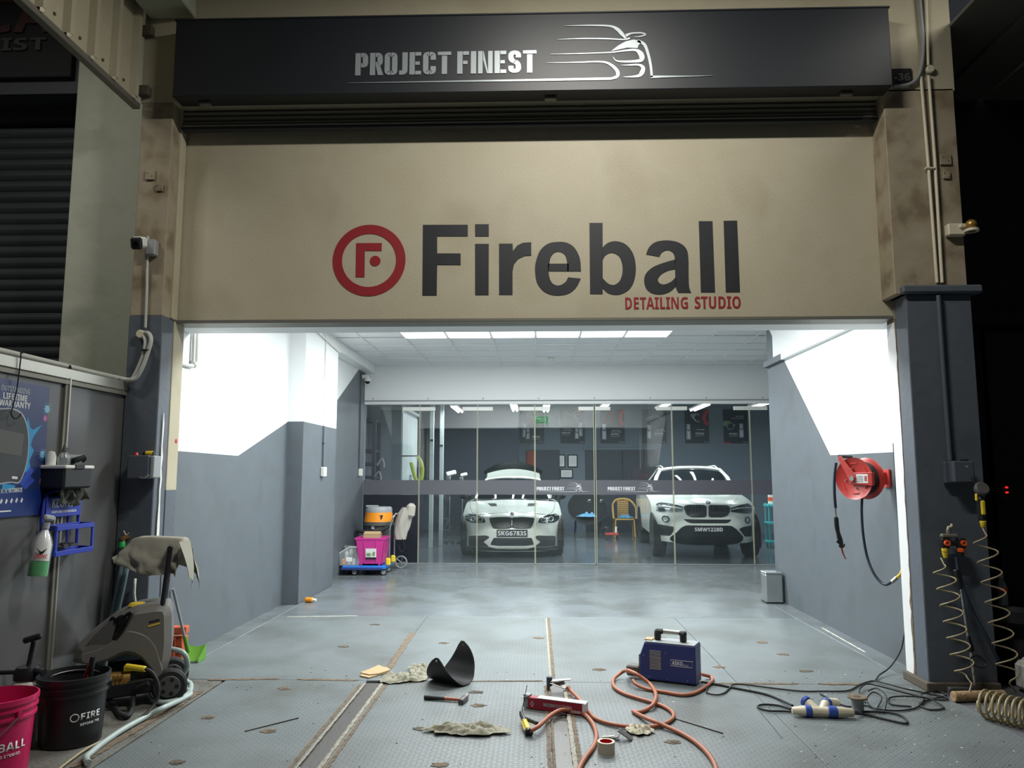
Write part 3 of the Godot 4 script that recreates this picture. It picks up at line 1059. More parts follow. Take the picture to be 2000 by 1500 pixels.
func inner_room() -> void:
	var b := setting("wall_inner_back", "grey back wall of the inner room")
	part(b, "wall_face", mb().box(Vector3(3.4, 2.0, -20.1), Vector3(7.8, 4.0, 0.2)), "inner_wall_grey")
	part(b, "partition_dark", mb().box(Vector3(-1.7, 1.32, -19.3), Vector3(2.5, 2.64, 0.12)), "inner_wall_dark")
	part(b, "partition_pale", mb().box(Vector3(-1.7, 3.3, -19.3), Vector3(2.5, 1.32, 0.12)), "inner_wall_pale")
	part(b, "left_fill", mb().box(Vector3(-3.8, 2.0, -19.5), Vector3(1.9, 4.0, 0.12)), "inner_wall_pale")
	var l := setting("wall_inner_left", "pale left wall of the inner room")
	part(l, "wall_face", mb().box(Vector3(-4.4, 2.0, -16.6), Vector3(0.2, 4.0, 7.0)), "inner_wall_pale")
	part(l, "front_return", mb().box(Vector3(-3.7, 2.0, -13.2), Vector3(1.5, 4.0, 0.12)), "inner_wall_grey")
	var r := setting("wall_inner_right", "grey right wall of the inner room")
	part(r, "wall_face", mb().box(Vector3(6.3, 2.0, -16.6), Vector3(0.2, 4.0, 7.2)), "inner_wall_grey")
	part(r, "front_return", mb().box(Vector3(5.5, 2.0, -13.2), Vector3(1.7, 4.0, 0.12)), "inner_wall_grey")
	var c := setting("ceiling_inner", "dark painted ceiling of the inner room")
	part(c, "slab", mb().box(Vector3(1.0, 4.0, -16.6), Vector3(11.0, 0.2, 7.2)), "inner_wall_grey")
	part(c, "downstand_beam", mb().box(Vector3(1.0, 3.75, -15.2), Vector3(11.0, 0.4, 0.3)), "inner_wall_grey")
	var d := setting("door_1", "dark double doors in the back wall behind the glass")
	part(d, "door_leaf", mb().box(Vector3(1.75, 1.06, -19.98), Vector3(0.95, 2.12, 0.05), 0.004), "inner_door")
	part(d, "door_leaf", mb().box(Vector3(2.68, 1.06, -19.98), Vector3(0.9, 2.12, 0.05), 0.004), "inner_door")
	part(d, "frame", mb().box(Vector3(2.2, 2.15, -19.98), Vector3(1.95, 0.06, 0.08), 0.004), "inner_wall_grey")
	var d2 := setting("door_2", "dark opening with a red-brown panel beside the raised boot lid")
	part(d2, "door_leaf", mb().box(Vector3(0.2, 1.06, -19.98), Vector3(0.82, 2.12, 0.05), 0.004), "inner_door")
	part(d2, "red_panel", mb().box(Vector3(-0.12, 1.7, -19.945), Vector3(0.24, 0.8, 0.03), 0.004), "inner_red")


# ------------------------------------------------------------------ lettering
func stencil(s: MB, ch: String, d: float) -> float:   # one condensed stencil capital, 1 high; returns its width
	var W := 0.46
	var k := 0.19
	var h := k / 2.0
	var rr := func(p: Array) -> void: s.ribbon(fil(p, 0.13, 4), k, d)
	match ch:
		"P", "R":
			s.prism(rect(0, 0, k, 1), d)
			var low := 0.45 if ch == "P" else 0.5
			rr.call([Vector2(k + 0.02, 1 - h), Vector2(W - h, 1 - h), Vector2(W - h, low), Vector2(k + 0.02, low)])
			if ch == "R":
				s.prism([Vector2(k + 0.03, 0.4), Vector2(W - 0.09, 0.42), Vector2(W + 0.03, 0), Vector2(W - 0.17, 0)], d)
		"O", "C":
			rr.call([Vector2(W / 2 - 0.012, 1 - h), Vector2(h, 1 - h), Vector2(h, h), Vector2(W / 2 - 0.012, h)])
			if ch == "O":
				rr.call([Vector2(W / 2 + 0.012, 1 - h), Vector2(W - h, 1 - h), Vector2(W - h, h), Vector2(W / 2 + 0.012, h)])
			else:
				rr.call([Vector2(W / 2 + 0.012, 1 - h), Vector2(W - h, 1 - h), Vector2(W - h, 0.64)])
				rr.call([Vector2(W / 2 + 0.012, h), Vector2(W - h, h), Vector2(W - h, 0.36)])
		"J":
			W = 0.3
			rr.call([Vector2(W - h, 1), Vector2(W - h, h), Vector2(0, h)])
		"E", "F":
			W = 0.42
			s.prism(rect(0, 0, k, 1), d)
			s.prism(rect(k + 0.02, 0.84, W, 1), d)
			s.prism(rect(k + 0.02, 0.43, W - 0.05, 0.58), d)
			if ch == "E":
				s.prism(rect(k + 0.02, 0, W, 0.16), d)
		"T":
			s.prism(rect(0, 0.85, W + 0.02, 1), d)
			s.prism(rect(W / 2 - h + 0.01, 0, W / 2 + h + 0.01, 0.82), d)
		"I":
			W = k
			s.prism(rect(0, 0, k, 1), d)
		"N":
			W = 0.52
			s.prism(rect(0, 0, 0.16, 1), d)
			s.prism(rect(W - 0.16, 0, W, 1), d)
			s.prism([Vector2(0.18, 1), Vector2(0.2, 1), Vector2(W - 0.17, 0.1), Vector2(W - 0.17, 0), Vector2(W - 0.2, 0), Vector2(0.18, 0.62)], d)
		"S":
			rr.call([Vector2(W - h, 0.68), Vector2(W - h, 1 - h), Vector2(h, 1 - h), Vector2(h, 0.6), Vector2(W * 0.47, 0.5)])
			rr.call([Vector2(h, 0.32), Vector2(h, h), Vector2(W - h, h), Vector2(W - h, 0.4), Vector2(W * 0.53, 0.5)])
		" ":
			W = 0.1
	return W


func stencil_text(t: String, w: float, h: float, d: float) -> Array:   # [[mesh, x], ...] fitted to a width
	var total := 0.0
	for ch in t:
		total += stencil(mb(), ch, d) + 0.07
	var kx := w / (total - 0.07)
	var out := []
	var x := 0.0
	for ch in t:
		var s := mb().move(Vector3.ZERO, Basis.from_scale(Vector3(kx, h, 1)))
		var adv := stencil(s, ch, d)
		if ch != " ":
			out.append([s, x * kx])
		x += adv + 0.07
	return out


func car_emblem(s: MB, d: float) -> void:   # a low car drawn in swept strokes; coordinates in metres on the sign
	var st := func(p: Array, w: Array) -> void: s.ribbon(cr(p, 5), crw(w.map(func(q): return q * 0.78), 5), d)
	st.call([Vector2(0.228, 0.514), Vector2(0.412, 0.515), Vector2(0.566, 0.507), Vector2(0.624, 0.481), Vector2(0.66, 0.441), Vector2(0.692, 0.4)], [0.002, 0.012, 0.018, 0.034, 0.036, 0.012])
	st.call([Vector2(0.173, 0.405), Vector2(0.352, 0.41), Vector2(0.543, 0.405), Vector2(0.677, 0.396), Vector2(0.718, 0.408)], [0.002, 0.012, 0.014, 0.012, 0.02])
	st.call([Vector2(0.689, 0.427), Vector2(0.734, 0.445), Vector2(0.807, 0.446), Vector2(0.836, 0.433), Vector2(0.806, 0.421), Vector2(0.748, 0.413)], [0.03, 0.014, 0.014, 0.016, 0.012, 0.002])
	st.call([Vector2(0.119, 0.288), Vector2(0.351, 0.29), Vector2(0.57, 0.295), Vector2(0.687, 0.308), Vector2(0.76, 0.31), Vector2(0.796, 0.283), Vector2(0.806, 0.247), Vector2(0.78, 0.223), Vector2(0.628, 0.223), Vector2(0.59, 0.26)], [0.002, 0.01, 0.012, 0.018, 0.026, 0.05, 0.05, 0.03, 0.014, 0.002])
	st.call([Vector2(0.09, 0.22), Vector2(0.321, 0.22), Vector2(0.496, 0.222), Vector2(0.569, 0.199), Vector2(0.619, 0.147), Vector2(0.62, 0.105), Vector2(0.575, 0.086)], [0.002, 0.012, 0.016, 0.024, 0.034, 0.03, 0.022])
	st.call([Vector2(0.575, 0.086), Vector2(-0.016, 0.085), Vector2(-0.751, 0.085), Vector2(-1.417, 0.085)], [0.026, 0.02, 0.012, 0.002])
	st.call([Vector2(0.649, 0.19), Vector2(0.714, 0.192), Vector2(0.78, 0.192), Vector2(0.813, 0.17), Vector2(0.803, 0.128), Vector2(0.771, 0.103), Vector2(0.662, 0.097)], [0.002, 0.014, 0.02, 0.036, 0.044, 0.026, 0.002])
	st.call([Vector2(0.776, 0.385), Vector2(0.827, 0.353), Vector2(0.854, 0.274), Vector2(0.871, 0.181), Vector2(0.877, 0.092)], [0.026, 0.03, 0.026, 0.024, 0.022])
	st.call([Vector2(0.869, 0.095), Vector2(1.003, 0.096), Vector2(1.147, 0.096), Vector2(1.328, 0.098)], [0.026, 0.018, 0.01, 0.002])
	s.prism([Vector2(0.576, 0.304), Vector2(0.63, 0.348), Vector2(0.689, 0.382), Vector2(0.747, 0.394), Vector2(0.794, 0.386), Vector2(0.805, 0.368), Vector2(0.783, 0.35), Vector2(0.775, 0.325), Vector2(0.702, 0.331), Vector2(0.644, 0.319)], d)


func sign_logo(parent: Node3D, at: Vector3, k: float, d: float, m: String, letters := true) -> void:   # letters and emblem, k times the size on the big sign
	var a := [Vector2(-1.362, 0.139)]
	var b := [Vector2(0.01, 0.139)]
	var w: float = b[0].x - a[0].x
	var h: float = 0.179
	if letters:
		for q in stencil_text("PROJECT FINEST", w * k, h * k, d):
			placed(part(parent, "letter", q[0], m), at + Vector3(a[0].x * k + q[1], (a[0].y + 0.005) * k, 0))
	else:
		var all := mb()
		var x := 0.0
		for q in stencil_text("PROJECT FINEST", w * k, h * k, d):
			placed(part(parent, "letter", q[0], m), at + Vector3(a[0].x * k + q[1], a[0].y * k, 0))
	var s := mb().move(Vector3.ZERO, Basis.from_scale(Vector3(k, k, 1)))
	car_emblem(s, d)
	placed(part(parent, "car_emblem", s, m), at)


func front_lettering() -> void:
	var sg := thing("shop_sign", "long black sign box with silver stencil lettering and a swept car emblem", "sign", Vector3(0, 4.36, -5.48))
	part(sg, "panel", mb().box(Vector3(-0.055, 0.31, -0.0825), Vector3(5.42, 0.62, 0.165), 0.006), "black_sign")
	part(sg, "top_trim", mb().box(Vector3(-0.055, 0.622, -0.08), Vector3(5.44, 0.014, 0.175), 0.003), "black_sign")
	for x in [-2.55, 0.12, 2.35]:
		part(sg, "bracket", mb().box(Vector3(x, -0.012, -0.1), Vector3(0.09, 0.024, 0.05), 0.004), "old_aluminium")
	sign_logo(sg, Vector3(0, 0, 0.0), 1.0, 0.006, "brushed_letter")
	# the painted name on the board under it
	var o: Vector3 = Vector3(-0.884, 2.89, -5.87)
	var lg := thing("wall_lettering", "big black shop lettering with a red ringed letter on the beige board", "lettering", Vector3(o.x, o.y, -5.869))
	var D := 0.003
	part(lg, "letter", mb().prism([Vector2(-0.003, 0.57), Vector2(0.352, 0.567), Vector2(0.353, 0.473), Vector2(0.11, 0.475), Vector2(0.112, 0.337), Vector2(0.297, 0.335), Vector2(0.298, 0.242), Vector2(0.113, 0.244), Vector2(0.112, -0.001), Vector2(0, 0)], D), "lettering_black")
	part(lg, "letter", mb().prism([Vector2(0.41, 0.571), Vector2(0.518, 0.57), Vector2(0.519, 0.471), Vector2(0.411, 0.472)], D).prism([Vector2(0.411, 0.411), Vector2(0.519, 0.41), Vector2(0.519, 0), Vector2(0.414, 0)], D), "lettering_black")
	part(lg, "letter", mb().prism([Vector2(0.6, 0.411), Vector2(0.706, 0.41), Vector2(0.709, 0.35), Vector2(0.742, 0.394), Vector2(0.787, 0.417), Vector2(0.853, 0.42), Vector2(0.853, 0.313), Vector2(0.8, 0.31), Vector2(0.749, 0.285), Vector2(0.717, 0.243), Vector2(0.706, 0.188), Vector2(0.706, 0), Vector2(0.601, 0.001)], D), "lettering_black")
	var e_l: Array = cr([Vector2(1.241, 0.183), Vector2(1.232, 0.29), Vector2(1.19, 0.374), Vector2(1.13, 0.414), Vector2(1.062, 0.421), Vector2(0.985, 0.407), Vector2(0.922, 0.352), Vector2(0.889, 0.264), Vector2(0.882, 0.196), Vector2(0.896, 0.099), Vector2(0.942, 0.032), Vector2(0.999, 0.001), Vector2(1.059, -0.008), Vector2(1.138, 0.005), Vector2(1.198, 0.05), Vector2(1.238, 0.125)], 4)
	var e_r: Array = cr([Vector2(1.134, 0.184), Vector2(1.133, 0.252), Vector2(1.122, 0.306), Vector2(1.096, 0.333), Vector2(1.062, 0.342), Vector2(1.029, 0.33), Vector2(1.005, 0.297), Vector2(0.994, 0.246), Vector2(0.988, 0.191), Vector2(0.995, 0.132), Vector2(1.012, 0.095), Vector2(1.037, 0.076), Vector2(1.065, 0.071), Vector2(1.097, 0.082), Vector2(1.124, 0.105), Vector2(1.14, 0.136)], 4)
	part(lg, "letter", mb().strip(e_l, e_r, D).prism([Vector2(0.984, 0.246), Vector2(1.145, 0.245), Vector2(1.144, 0.184), Vector2(0.983, 0.186)], D), "lettering_black")
	var b_l: Array = cr([Vector2(1.41, 0.372), Vector2(1.453, 0.409), Vector2(1.517, 0.422), Vector2(1.592, 0.396), Vector2(1.648, 0.32), Vector2(1.667, 0.218), Vector2(1.656, 0.118), Vector2(1.619, 0.043), Vector2(1.561, 0.004), Vector2(1.504, -0.006), Vector2(1.447, 0.009), Vector2(1.406, 0.048)], 4)
	var b_r: Array = cr([Vector2(1.409, 0.269), Vector2(1.43, 0.306), Vector2(1.463, 0.326), Vector2(1.499, 0.326), Vector2(1.54, 0.299), Vector2(1.56, 0.245), Vector2(1.564, 0.191), Vector2(1.555, 0.136), Vector2(1.532, 0.094), Vector2(1.494, 0.072), Vector2(1.45, 0.084), Vector2(1.407, 0.128)], 4)
	part(lg, "letter", mb().prism([Vector2(1.311, 0.572), Vector2(1.414, 0.571), Vector2(1.407, 0.001), Vector2(1.309, 0.002)], D).strip(b_l, b_r, D), "lettering_black")
	var a_l: Array = cr([Vector2(1.749, 0.314), Vector2(1.772, 0.369), Vector2(1.825, 0.412), Vector2(1.912, 0.425), Vector2(1.998, 0.409), Vector2(2.055, 0.366), Vector2(2.075, 0.299), Vector2(2.074, 0.14), Vector2(2.076, 0.048), Vector2(2.091, 0.006)], 4)
	var a_r: Array = cr([Vector2(1.852, 0.294), Vector2(1.865, 0.321), Vector2(1.887, 0.338), Vector2(1.915, 0.346), Vector2(1.947, 0.335), Vector2(1.966, 0.31), Vector2(1.971, 0.271), Vector2(1.971, 0.14), Vector2(1.974, 0.049), Vector2(1.991, 0.007)], 4)
	var a_l2: Array = cr([Vector2(1.975, 0.271), Vector2(1.883, 0.245), Vector2(1.796, 0.209), Vector2(1.741, 0.154), Vector2(1.73, 0.092), Vector2(1.75, 0.034), Vector2(1.796, 0.002), Vector2(1.861, -0.004), Vector2(1.926, 0.016), Vector2(1.976, 0.06)], 4)
	var a_r2: Array = cr([Vector2(1.973, 0.194), Vector2(1.917, 0.183), Vector2(1.868, 0.158), Vector2(1.841, 0.128), Vector2(1.836, 0.105), Vector2(1.847, 0.085), Vector2(1.871, 0.073), Vector2(1.903, 0.078), Vector2(1.941, 0.097), Vector2(1.974, 0.13)], 4)
	part(lg, "letter", mb().strip(a_l, a_r, D).strip(a_l2, a_r2, D), "lettering_black")
	part(lg, "letter", mb().prism([Vector2(2.165, 0.577), Vector2(2.271, 0.576), Vector2(2.274, 0.008), Vector2(2.165, 0.009)], D), "lettering_black")
	part(lg, "letter", mb().prism([Vector2(2.358, 0.578), Vector2(2.462, 0.579), Vector2(2.465, 0.008), Vector2(2.356, 0.008)], D), "lettering_black")
	var c: Vector2 = [Vector2(-0.427, 0.286)][0]
	var ro: float = c.distance_to([Vector2(-0.138, 0.283)][0])
	var ri: float = c.distance_to([Vector2(-0.212, 0.284)][0])
	part(lg, "ring", mb().ribbon(arc(c, Vector2.ONE * (ro + ri) / 2.0, 0, 356, 64), ro - ri, D, true), "lettering_red", "dark red ring round a small letter")
	part(lg, "ring_letter", mb().prism([Vector2(-0.532, 0.426), Vector2(-0.329, 0.425), Vector2(-0.328, 0.361), Vector2(-0.462, 0.363), Vector2(-0.46, 0.15), Vector2(-0.53, 0.151)], D), "lettering_red")
	part(lg, "ring_dot", mb().prism(arc([Vector2(-0.378, 0.28)][0], Vector2.ONE * c.distance_to([Vector2(-0.385, 0.285)][0]), 0, 345, 23), D), "lettering_red")
	var t0 := [Vector2(1.58, -0.12), Vector2(2.063, -0.028), Vector2(2.115, -0.12), Vector2(2.467, -0.025)]
	placed(part(lg, "subtitle", txt("DETAILING", t0[1].x - t0[0].x, t0[1].y - t0[0].y, D), "lettering_red", "small dark red capitals"), Vector3(t0[0].x, t0[0].y, 0))
	placed(part(lg, "subtitle", txt("STUDIO", t0[3].x - t0[2].x, t0[3].y - t0[2].y, D), "lettering_red", "small dark red capitals"), Vector3(t0[2].x, t0[2].y, 0))
	# the two small copies on the film of the glass doors
	for q in [[3, Vector3(0.008, 1.225, -13.11), Vector3(0.474, 1.225, -13.11)], [4, Vector3(1.207, 1.226, -13.11), Vector3(1.671, 1.226, -13.11)]]:
		var w: Node3D = get_node("window_%d" % (q[0] + 1))
		var sx: float = [Vector2(-1.362, 0.139)][0].x
		var k: float = (q[2].x - q[1].x) / ([Vector2(0.01, 0.139)][0].x - sx)
		sign_logo(w, Vector3(q[1].x - w.position.x - sx * k, q[1].y - w.position.y - [Vector2(-1.362, 0.139)][0].y * k, 0.007), k, 0.002, "white_print", false)


# ------------------------------------------------------------------ the glazed screen on the left and what hangs on it
func left_side() -> void:
	var X := -3.1
	var t := thing("display_screen", "aluminium framed smoked panel screen running out from the left pillar", "screen", Vector3(X, 0, -5.76))
	for zz in [0.0, 0.83, 1.75, 2.7]:
		part(t, "post", mb().box(Vector3(0, 1.08, zz), Vector3(0.05, 2.16, 0.05), 0.003), "old_aluminium")
		part(t, "post_bead", mb().box(Vector3(0.028, 1.08, zz - 0.012), Vector3(0.012, 2.1, 0.016), 0.002), "aluminium")
	part(t, "top_rail", mb().box(Vector3(0.0, 2.155, 1.35), Vector3(0.06, 0.07, 2.8), 0.004), "aluminium")
	part(t, "rail_bead", mb().box(Vector3(0.026, 2.1, 1.35), Vector3(0.012, 0.03, 2.7), 0.002), "old_aluminium")
	part(t, "bottom_rail", mb().box(Vector3(0, 0.05, 1.35), Vector3(0.05, 0.1, 2.8), 0.004), "old_aluminium")
	for q in [[0.415, 0.78], [1.29, 0.87], [2.225, 0.9]]:
		part(t, "panel", mb().box(Vector3(0, 1.1, q[0]), Vector3(0.012, 2.0, q[1])), "smoke_panel")
	part(t, "latch", mb().box(Vector3(0.036, 1.66, 0.818), Vector3(0.008, 0.02, 0.018), 0.001), "matt_black")
	# poster behind the first clear bay
	var z0: float = -(Vector3(-3.088, 2.052, -4.751)).z
	var po := thing("warranty_poster", "dark blue lifetime warranty poster on the smoked screen at the left edge", "poster", Vector3(-3.088, 1.25, -z0))
	po.transform.basis = ON_LEFT
	part(po, "sheet", mb().prism(rect(-0.95, 0.0, 0.0, 0.8), 0.006), "poster_navy")
	part(po, "footer", mb().move(Vector3(0, 0, 0.006)).prism(rect(-0.95, 0.0, -0.004, 0.155), 0.001), "poster_blue")
	part(po, "splash", mb().move(Vector3(0, 0, 0.006)).prism([Vector2(-0.206, 0.452), Vector2(-0.195, 0.602), Vector2(-0.163, 0.532), Vector2(-0.138, 0.518), Vector2(-0.054, 0.555), Vector2(-0.107, 0.501), Vector2(-0.132, 0.471), Vector2(-0.146, 0.424), Vector2(-0.114, 0.394), Vector2(-0.15, 0.33), Vector2(-0.131, 0.284), Vector2(-0.152, 0.222), Vector2(-0.22, 0.329)], 0.001), "splash_cyan")
	part(po, "splash", mb().move(Vector3(0, 0, 0.0065)).prism([Vector2(-0.191, 0.238), Vector2(-0.141, 0.293), Vector2(-0.101, 0.275), Vector2(-0.13, 0.238), Vector2(-0.084, 0.212), Vector2(-0.146, 0.17), Vector2(-0.173, 0.158), Vector2(-0.223, 0.192)], 0.001), "splash_blue")
	part(po, "splash", mb().move(Vector3(0, 0, 0.006)).prism([Vector2(-0.374, 0.197), Vector2(-0.258, 0.184), Vector2(-0.282, 0.154), Vector2(-0.325, 0.143), Vector2(-0.37, 0.165)], 0.001), "splash_cyan")
	part(po, "mat_outline", mb().move(Vector3(0, 0, 0.007)).prism(cr([Vector2(-0.592, 0.606), Vector2(-0.431, 0.628), Vector2(-0.336, 0.636), Vector2(-0.252, 0.616), Vector2(-0.199, 0.558), Vector2(-0.17, 0.469), Vector2(-0.163, 0.361), Vector2(-0.178, 0.284), Vector2(-0.2, 0.232), Vector2(-0.233, 0.195), Vector2(-0.296, 0.199), Vector2(-0.549, 0.222)], 4, true), 0.001), "pale_print")
	part(po, "car_mat", mb().move(Vector3(0, 0, 0.0085)).prism(cr([Vector2(-0.599, 0.597), Vector2(-0.43, 0.619), Vector2(-0.339, 0.627), Vector2(-0.26, 0.606), Vector2(-0.208, 0.551), Vector2(-0.179, 0.466), Vector2(-0.173, 0.364), Vector2(-0.188, 0.287), Vector2(-0.21, 0.238), Vector2(-0.238, 0.205), Vector2(-0.297, 0.208), Vector2(-0.558, 0.23)], 4, true), 0.001), "mat_charcoal")
	part(po, "heel_pad", mb().move(Vector3(0, 0, 0.01)).prism([Vector2(-0.543, 0.518), Vector2(-0.219, 0.489), Vector2(-0.232, 0.356), Vector2(-0.527, 0.381)], 0.0008), "dark_grey_plastic")
	part(po, "badge", mb().move(Vector3(0, 0, 0.01)).prism([Vector2(-0.3, 0.238), Vector2(-0.251, 0.235), Vector2(-0.249, 0.22), Vector2(-0.299, 0.223)], 0.0008), "white_print")
	for q in [["OUTSTANDING", [Vector2(-0.441, 0.719), Vector2(-0.19, 0.774)], "pale_print"], ["LIFETIME", [Vector2(-0.42, 0.686), Vector2(-0.21, 0.738)], "white_print"], ["WARRANTY", [Vector2(-0.45, 0.644), Vector2(-0.177, 0.697)], "white_print"]]:
		placed(part(po, "print_line", txt(q[0], q[1][1].x - q[1][0].x, 0.036 if q[2] == "white_print" else 0.032, 0.001), q[2]), Vector3(q[1][0].x, q[1][0].y + (0.012 if q[2] == "pale_print" else 0.0), 0.006))
	var ult := [Vector2(-0.418, 0.14), Vector2(-0.32, 0.137), Vector2(-0.316, 0.143), Vector2(-0.196, 0.159)]
	placed(part(po, "print_line", txt("HEX", ult[1].x - ult[0].x, 0.025, 0.001), "pale_print"), Vector3(ult[0].x, ult[0].y, 0.007))
	placed(part(po, "print_line", txt("ULTIMATE", ult[3].x - ult[2].x, 0.026, 0.001), "white_print"), Vector3(ult[2].x, ult[2].y, 0.007))
	for q in [Vector2(-0.371, 0.095), Vector2(-0.328, 0.093), Vector2(-0.284, 0.095), Vector2(-0.24, 0.096), Vector2(-0.194, 0.095)]:
		part(po, "print_icon", mb().move(Vector3(q.x, q.y, 0.007)).prism([Vector2(-0.012, -0.008), Vector2(0, -0.016), Vector2(0.012, 0.004), Vector2(0, 0.016)], 0.001), "white_print")
	var web := [Vector2(-0.389, 0.032), Vector2(-0.282, 0.032)]
	part(po, "print_rule", mb().move(Vector3(0, 0, 0.007)).prism(rect(web[0].x, web[0].y, web[1].x, web[0].y + 0.008), 0.001), "white_print")
	for q in [[[Vector2(-0.015, 0.657)][0], 0.036, "germ_blue"], [[Vector2(-0.028, 0.598)][0], 0.024, "splash_pink"], [[Vector2(-0.028, 0.371)][0], 0.032, "germ_blue"], [[Vector2(-0.015, 0.206)][0], 0.024, "splash_pink"]]:
		var s := mb().move(Vector3(q[0].x, q[0].y, 0.0062))
		s.prism(arc(Vector2.ZERO, Vector2.ONE * q[1] * 0.7, 0, 340, 17), 0.001)
		for i in 10:
			s.ribbon([Vector2.from_angle(TAU * i / 10.0) * q[1] * 0.85, Vector2.from_angle(TAU * i / 10.0) * q[1] * 1.1], 0.005, 0.001)
		part(po, "germ_print", s, q[2])
	# conduits along the top of the screen, up to a round box on the pillar
	var cd := thing("conduit", "pale plastic conduit along the screen top curling up to a round box", "conduit", Vector3.ZERO)
	var a := [Vector3(-3.1, 2.215, -3.4), Vector3(-3.1, 2.212, -4.6), Vector3(-3.1, 2.21, -5.5)]
	part(cd, "pipe", mb().tube(cr(a + [Vector3(-2.994, 2.2, -5.58), Vector3(-2.936, 2.273, -5.58), Vector3(-2.896, 2.396, -5.58), Vector3(-2.875, 2.493, -5.58), Vector3(-2.903, 2.547, -5.6), Vector3(-2.945, 2.559, -5.62)], 6), 0.016, 10), "conduit_plastic")
	part(cd, "pipe", mb().tube(cr([Vector3(-3.007, 2.201, -5.59), Vector3(-2.972, 2.274, -5.59), Vector3(-2.932, 2.39, -5.59), Vector3(-2.927, 2.485, -5.6), Vector3(-2.956, 2.539, -5.62)], 6), 0.014, 10), "conduit_plastic")
	var jb: Vector3 = Vector3(-2.977, 2.548, -5.645)
	part(cd, "round_box", mb().cyl(jb, jb + Vector3(0, 0, 0.04), 0.033, 18, -1, 0.006), "cream_plastic")
	for q in [[Vector3(-3.1, 2.2, -4.95), Vector3(0, 0, 1)], [Vector3(-3.1, 2.2, -5.55), Vector3(0, 0, 1)], [Vector3(-2.908, 2.42, -5.585), Vector3(0, 1, 0)]]:
		part(cd, "cable_tie", mb().cyl(q[0] - q[1] * 0.004, q[0] + q[1] * 0.004, 0.034 if q[1].y else 0.024, 12), "matt_black")
	solo("wire_hook", mb().tube(cr([Vector3(-3.06, 2.216, -4.437), Vector3(-3.05, 2.218, -4.408), Vector3(-3.06, 2.168, -4.424), Vector3(-3.06, 1.998, -4.411), Vector3(-3.06, 1.89, -4.387), Vector3(-3.05, 1.849, -4.364), Vector3(-3.04, 1.823, -4.379), Vector3(-3.04, 1.832, -4.414), Vector3(-3.04, 1.854, -4.434)], 5), 0.004, 6), "matt_black", "thin black wire hook hung over the screen's top rail", "hook")
	# camera on the pillar
	var cm := thing("security_camera", "small black and white camera on a grey box on the left pillar", "camera", Vector3(-2.96, 3.22, -5.645))
	part(cm, "back_box", mb().box(Vector3(0.035, -0.005, 0.03), Vector3(0.075, 0.12, 0.06), 0.006), "grey_plastic")
	part(cm, "housing", mb().move(Vector3(-0.03, 0.02, 0.09), Basis(Vector3.RIGHT, 0.25)).box(Vector3.ZERO, Vector3(0.085, 0.085, 0.1), 0.016), "white_plastic")
	part(cm, "face", mb().move(Vector3(-0.03, 0.0, 0.135), Basis(Vector3.RIGHT, 0.25)).box(Vector3.ZERO, Vector3(0.09, 0.09, 0.03), 0.014), "black_plastic")
	part(cm, "lens", mb().cyl(Vector3(-0.03, -0.005, 0.14), Vector3(-0.03, -0.01, 0.155), 0.018), "black_gloss")
	part(cm, "conduit_pipe", mb().tube([Vector3(-2.965, 3.157, -5.63), Vector3(-2.955, 2.917, -5.63), Vector3(-2.949, 2.6, -5.63)].map(func(v): return v - cm.position), 0.011, 8), "conduit_plastic")
	part(cm, "conduit_pipe", mb().tube([Vector3(-2.966, 3.245, -5.63), Vector3(-2.969, 3.31, -5.63)].map(func(v): return v - cm.position), 0.01, 8), "conduit_plastic")
	for q in [[Vector3(-2.984, 3.806, -5.645), 0.075, 0.08], [Vector3(-2.906, 3.702, -5.645), 0.055, 0.055]]:
		var bl := thing("blanking_plate", "%s blank plate on the stained upper left pillar" % ("larger square" if q[1] > 0.06 else "smaller lower"), "plate", q[0])
		part(bl, "plate", mb().box(Vector3(0, 0, 0.006), Vector3(q[1], q[2], 0.012), 0.003), "stained_beige")
		for s in [-1, 1]:
			part(bl, "screw_hole", mb().cyl(Vector3(s * 0.016, s * -0.012, 0.011), Vector3(s * 0.016, s * -0.012, 0.014), 0.005, 8), "gap_dirt")
	# isolator on the pillar, with odds and ends on its lid
	var b0: Vector3 = Vector3(-2.968, 1.467, -5.52)
	var b1: Vector3 = Vector3(-2.808, 1.629, -5.52)
	var iso := thing("switch_box", "grey isolator box on the dark part of the left pillar", "switch box", Vector3((b0.x + b1.x) / 2, b0.y, -5.58))
	var bw := b1.x - b0.x
	part(iso, "case", mb().box(Vector3(0.0, 0.085, 0), Vector3(bw, 0.17, 0.13), 0.008), "grey_conduit")
	part(iso, "side_cover", mb().box(Vector3(bw / 2 + 0.016, 0.085, -0.005), Vector3(0.03, 0.16, 0.11), 0.006), "grey_plastic")
	part(iso, "hasp", mb().tube(cr([Vector3(bw / 2 - 0.06, 0.01, 0.07), Vector3(bw / 2 - 0.02, 0.005, 0.08), Vector3(bw / 2 + 0.01, 0.03, 0.07)], 4), 0.007, 6), "steel_bright")
	var spool := thing("tape_spool", "small yellow and black spool on the left isolator box", "spool", Vector3(b1.x - 0.03, b1.y + 0.004, -5.57))
	part(spool, "core", mb().cyl(Vector3(-0.04, 0.018, 0), Vector3(0.04, 0.018, 0), 0.016), "black_plastic")
	part(spool, "wrap", mb().cyl(Vector3(-0.02, 0.018, 0), Vector3(0.032, 0.018, 0), 0.0182), "yellow_plastic")
	solo("red_cap", mb().move(Vector3(b0.x + 0.035, b1.y + 0.004, -5.57)).cyl(Vector3.ZERO, Vector3(0, 0.025, 0), 0.016, 12, 0.013, 0.003), "red_plastic", "small red cap on the left isolator box", "cap")
	# storage caddy with a bottle
	var cz := thing("storage_caddy", "black wall caddy with a white rim on the screen panel", "caddy", Vector3(-3.02, 1.42, -4.87))
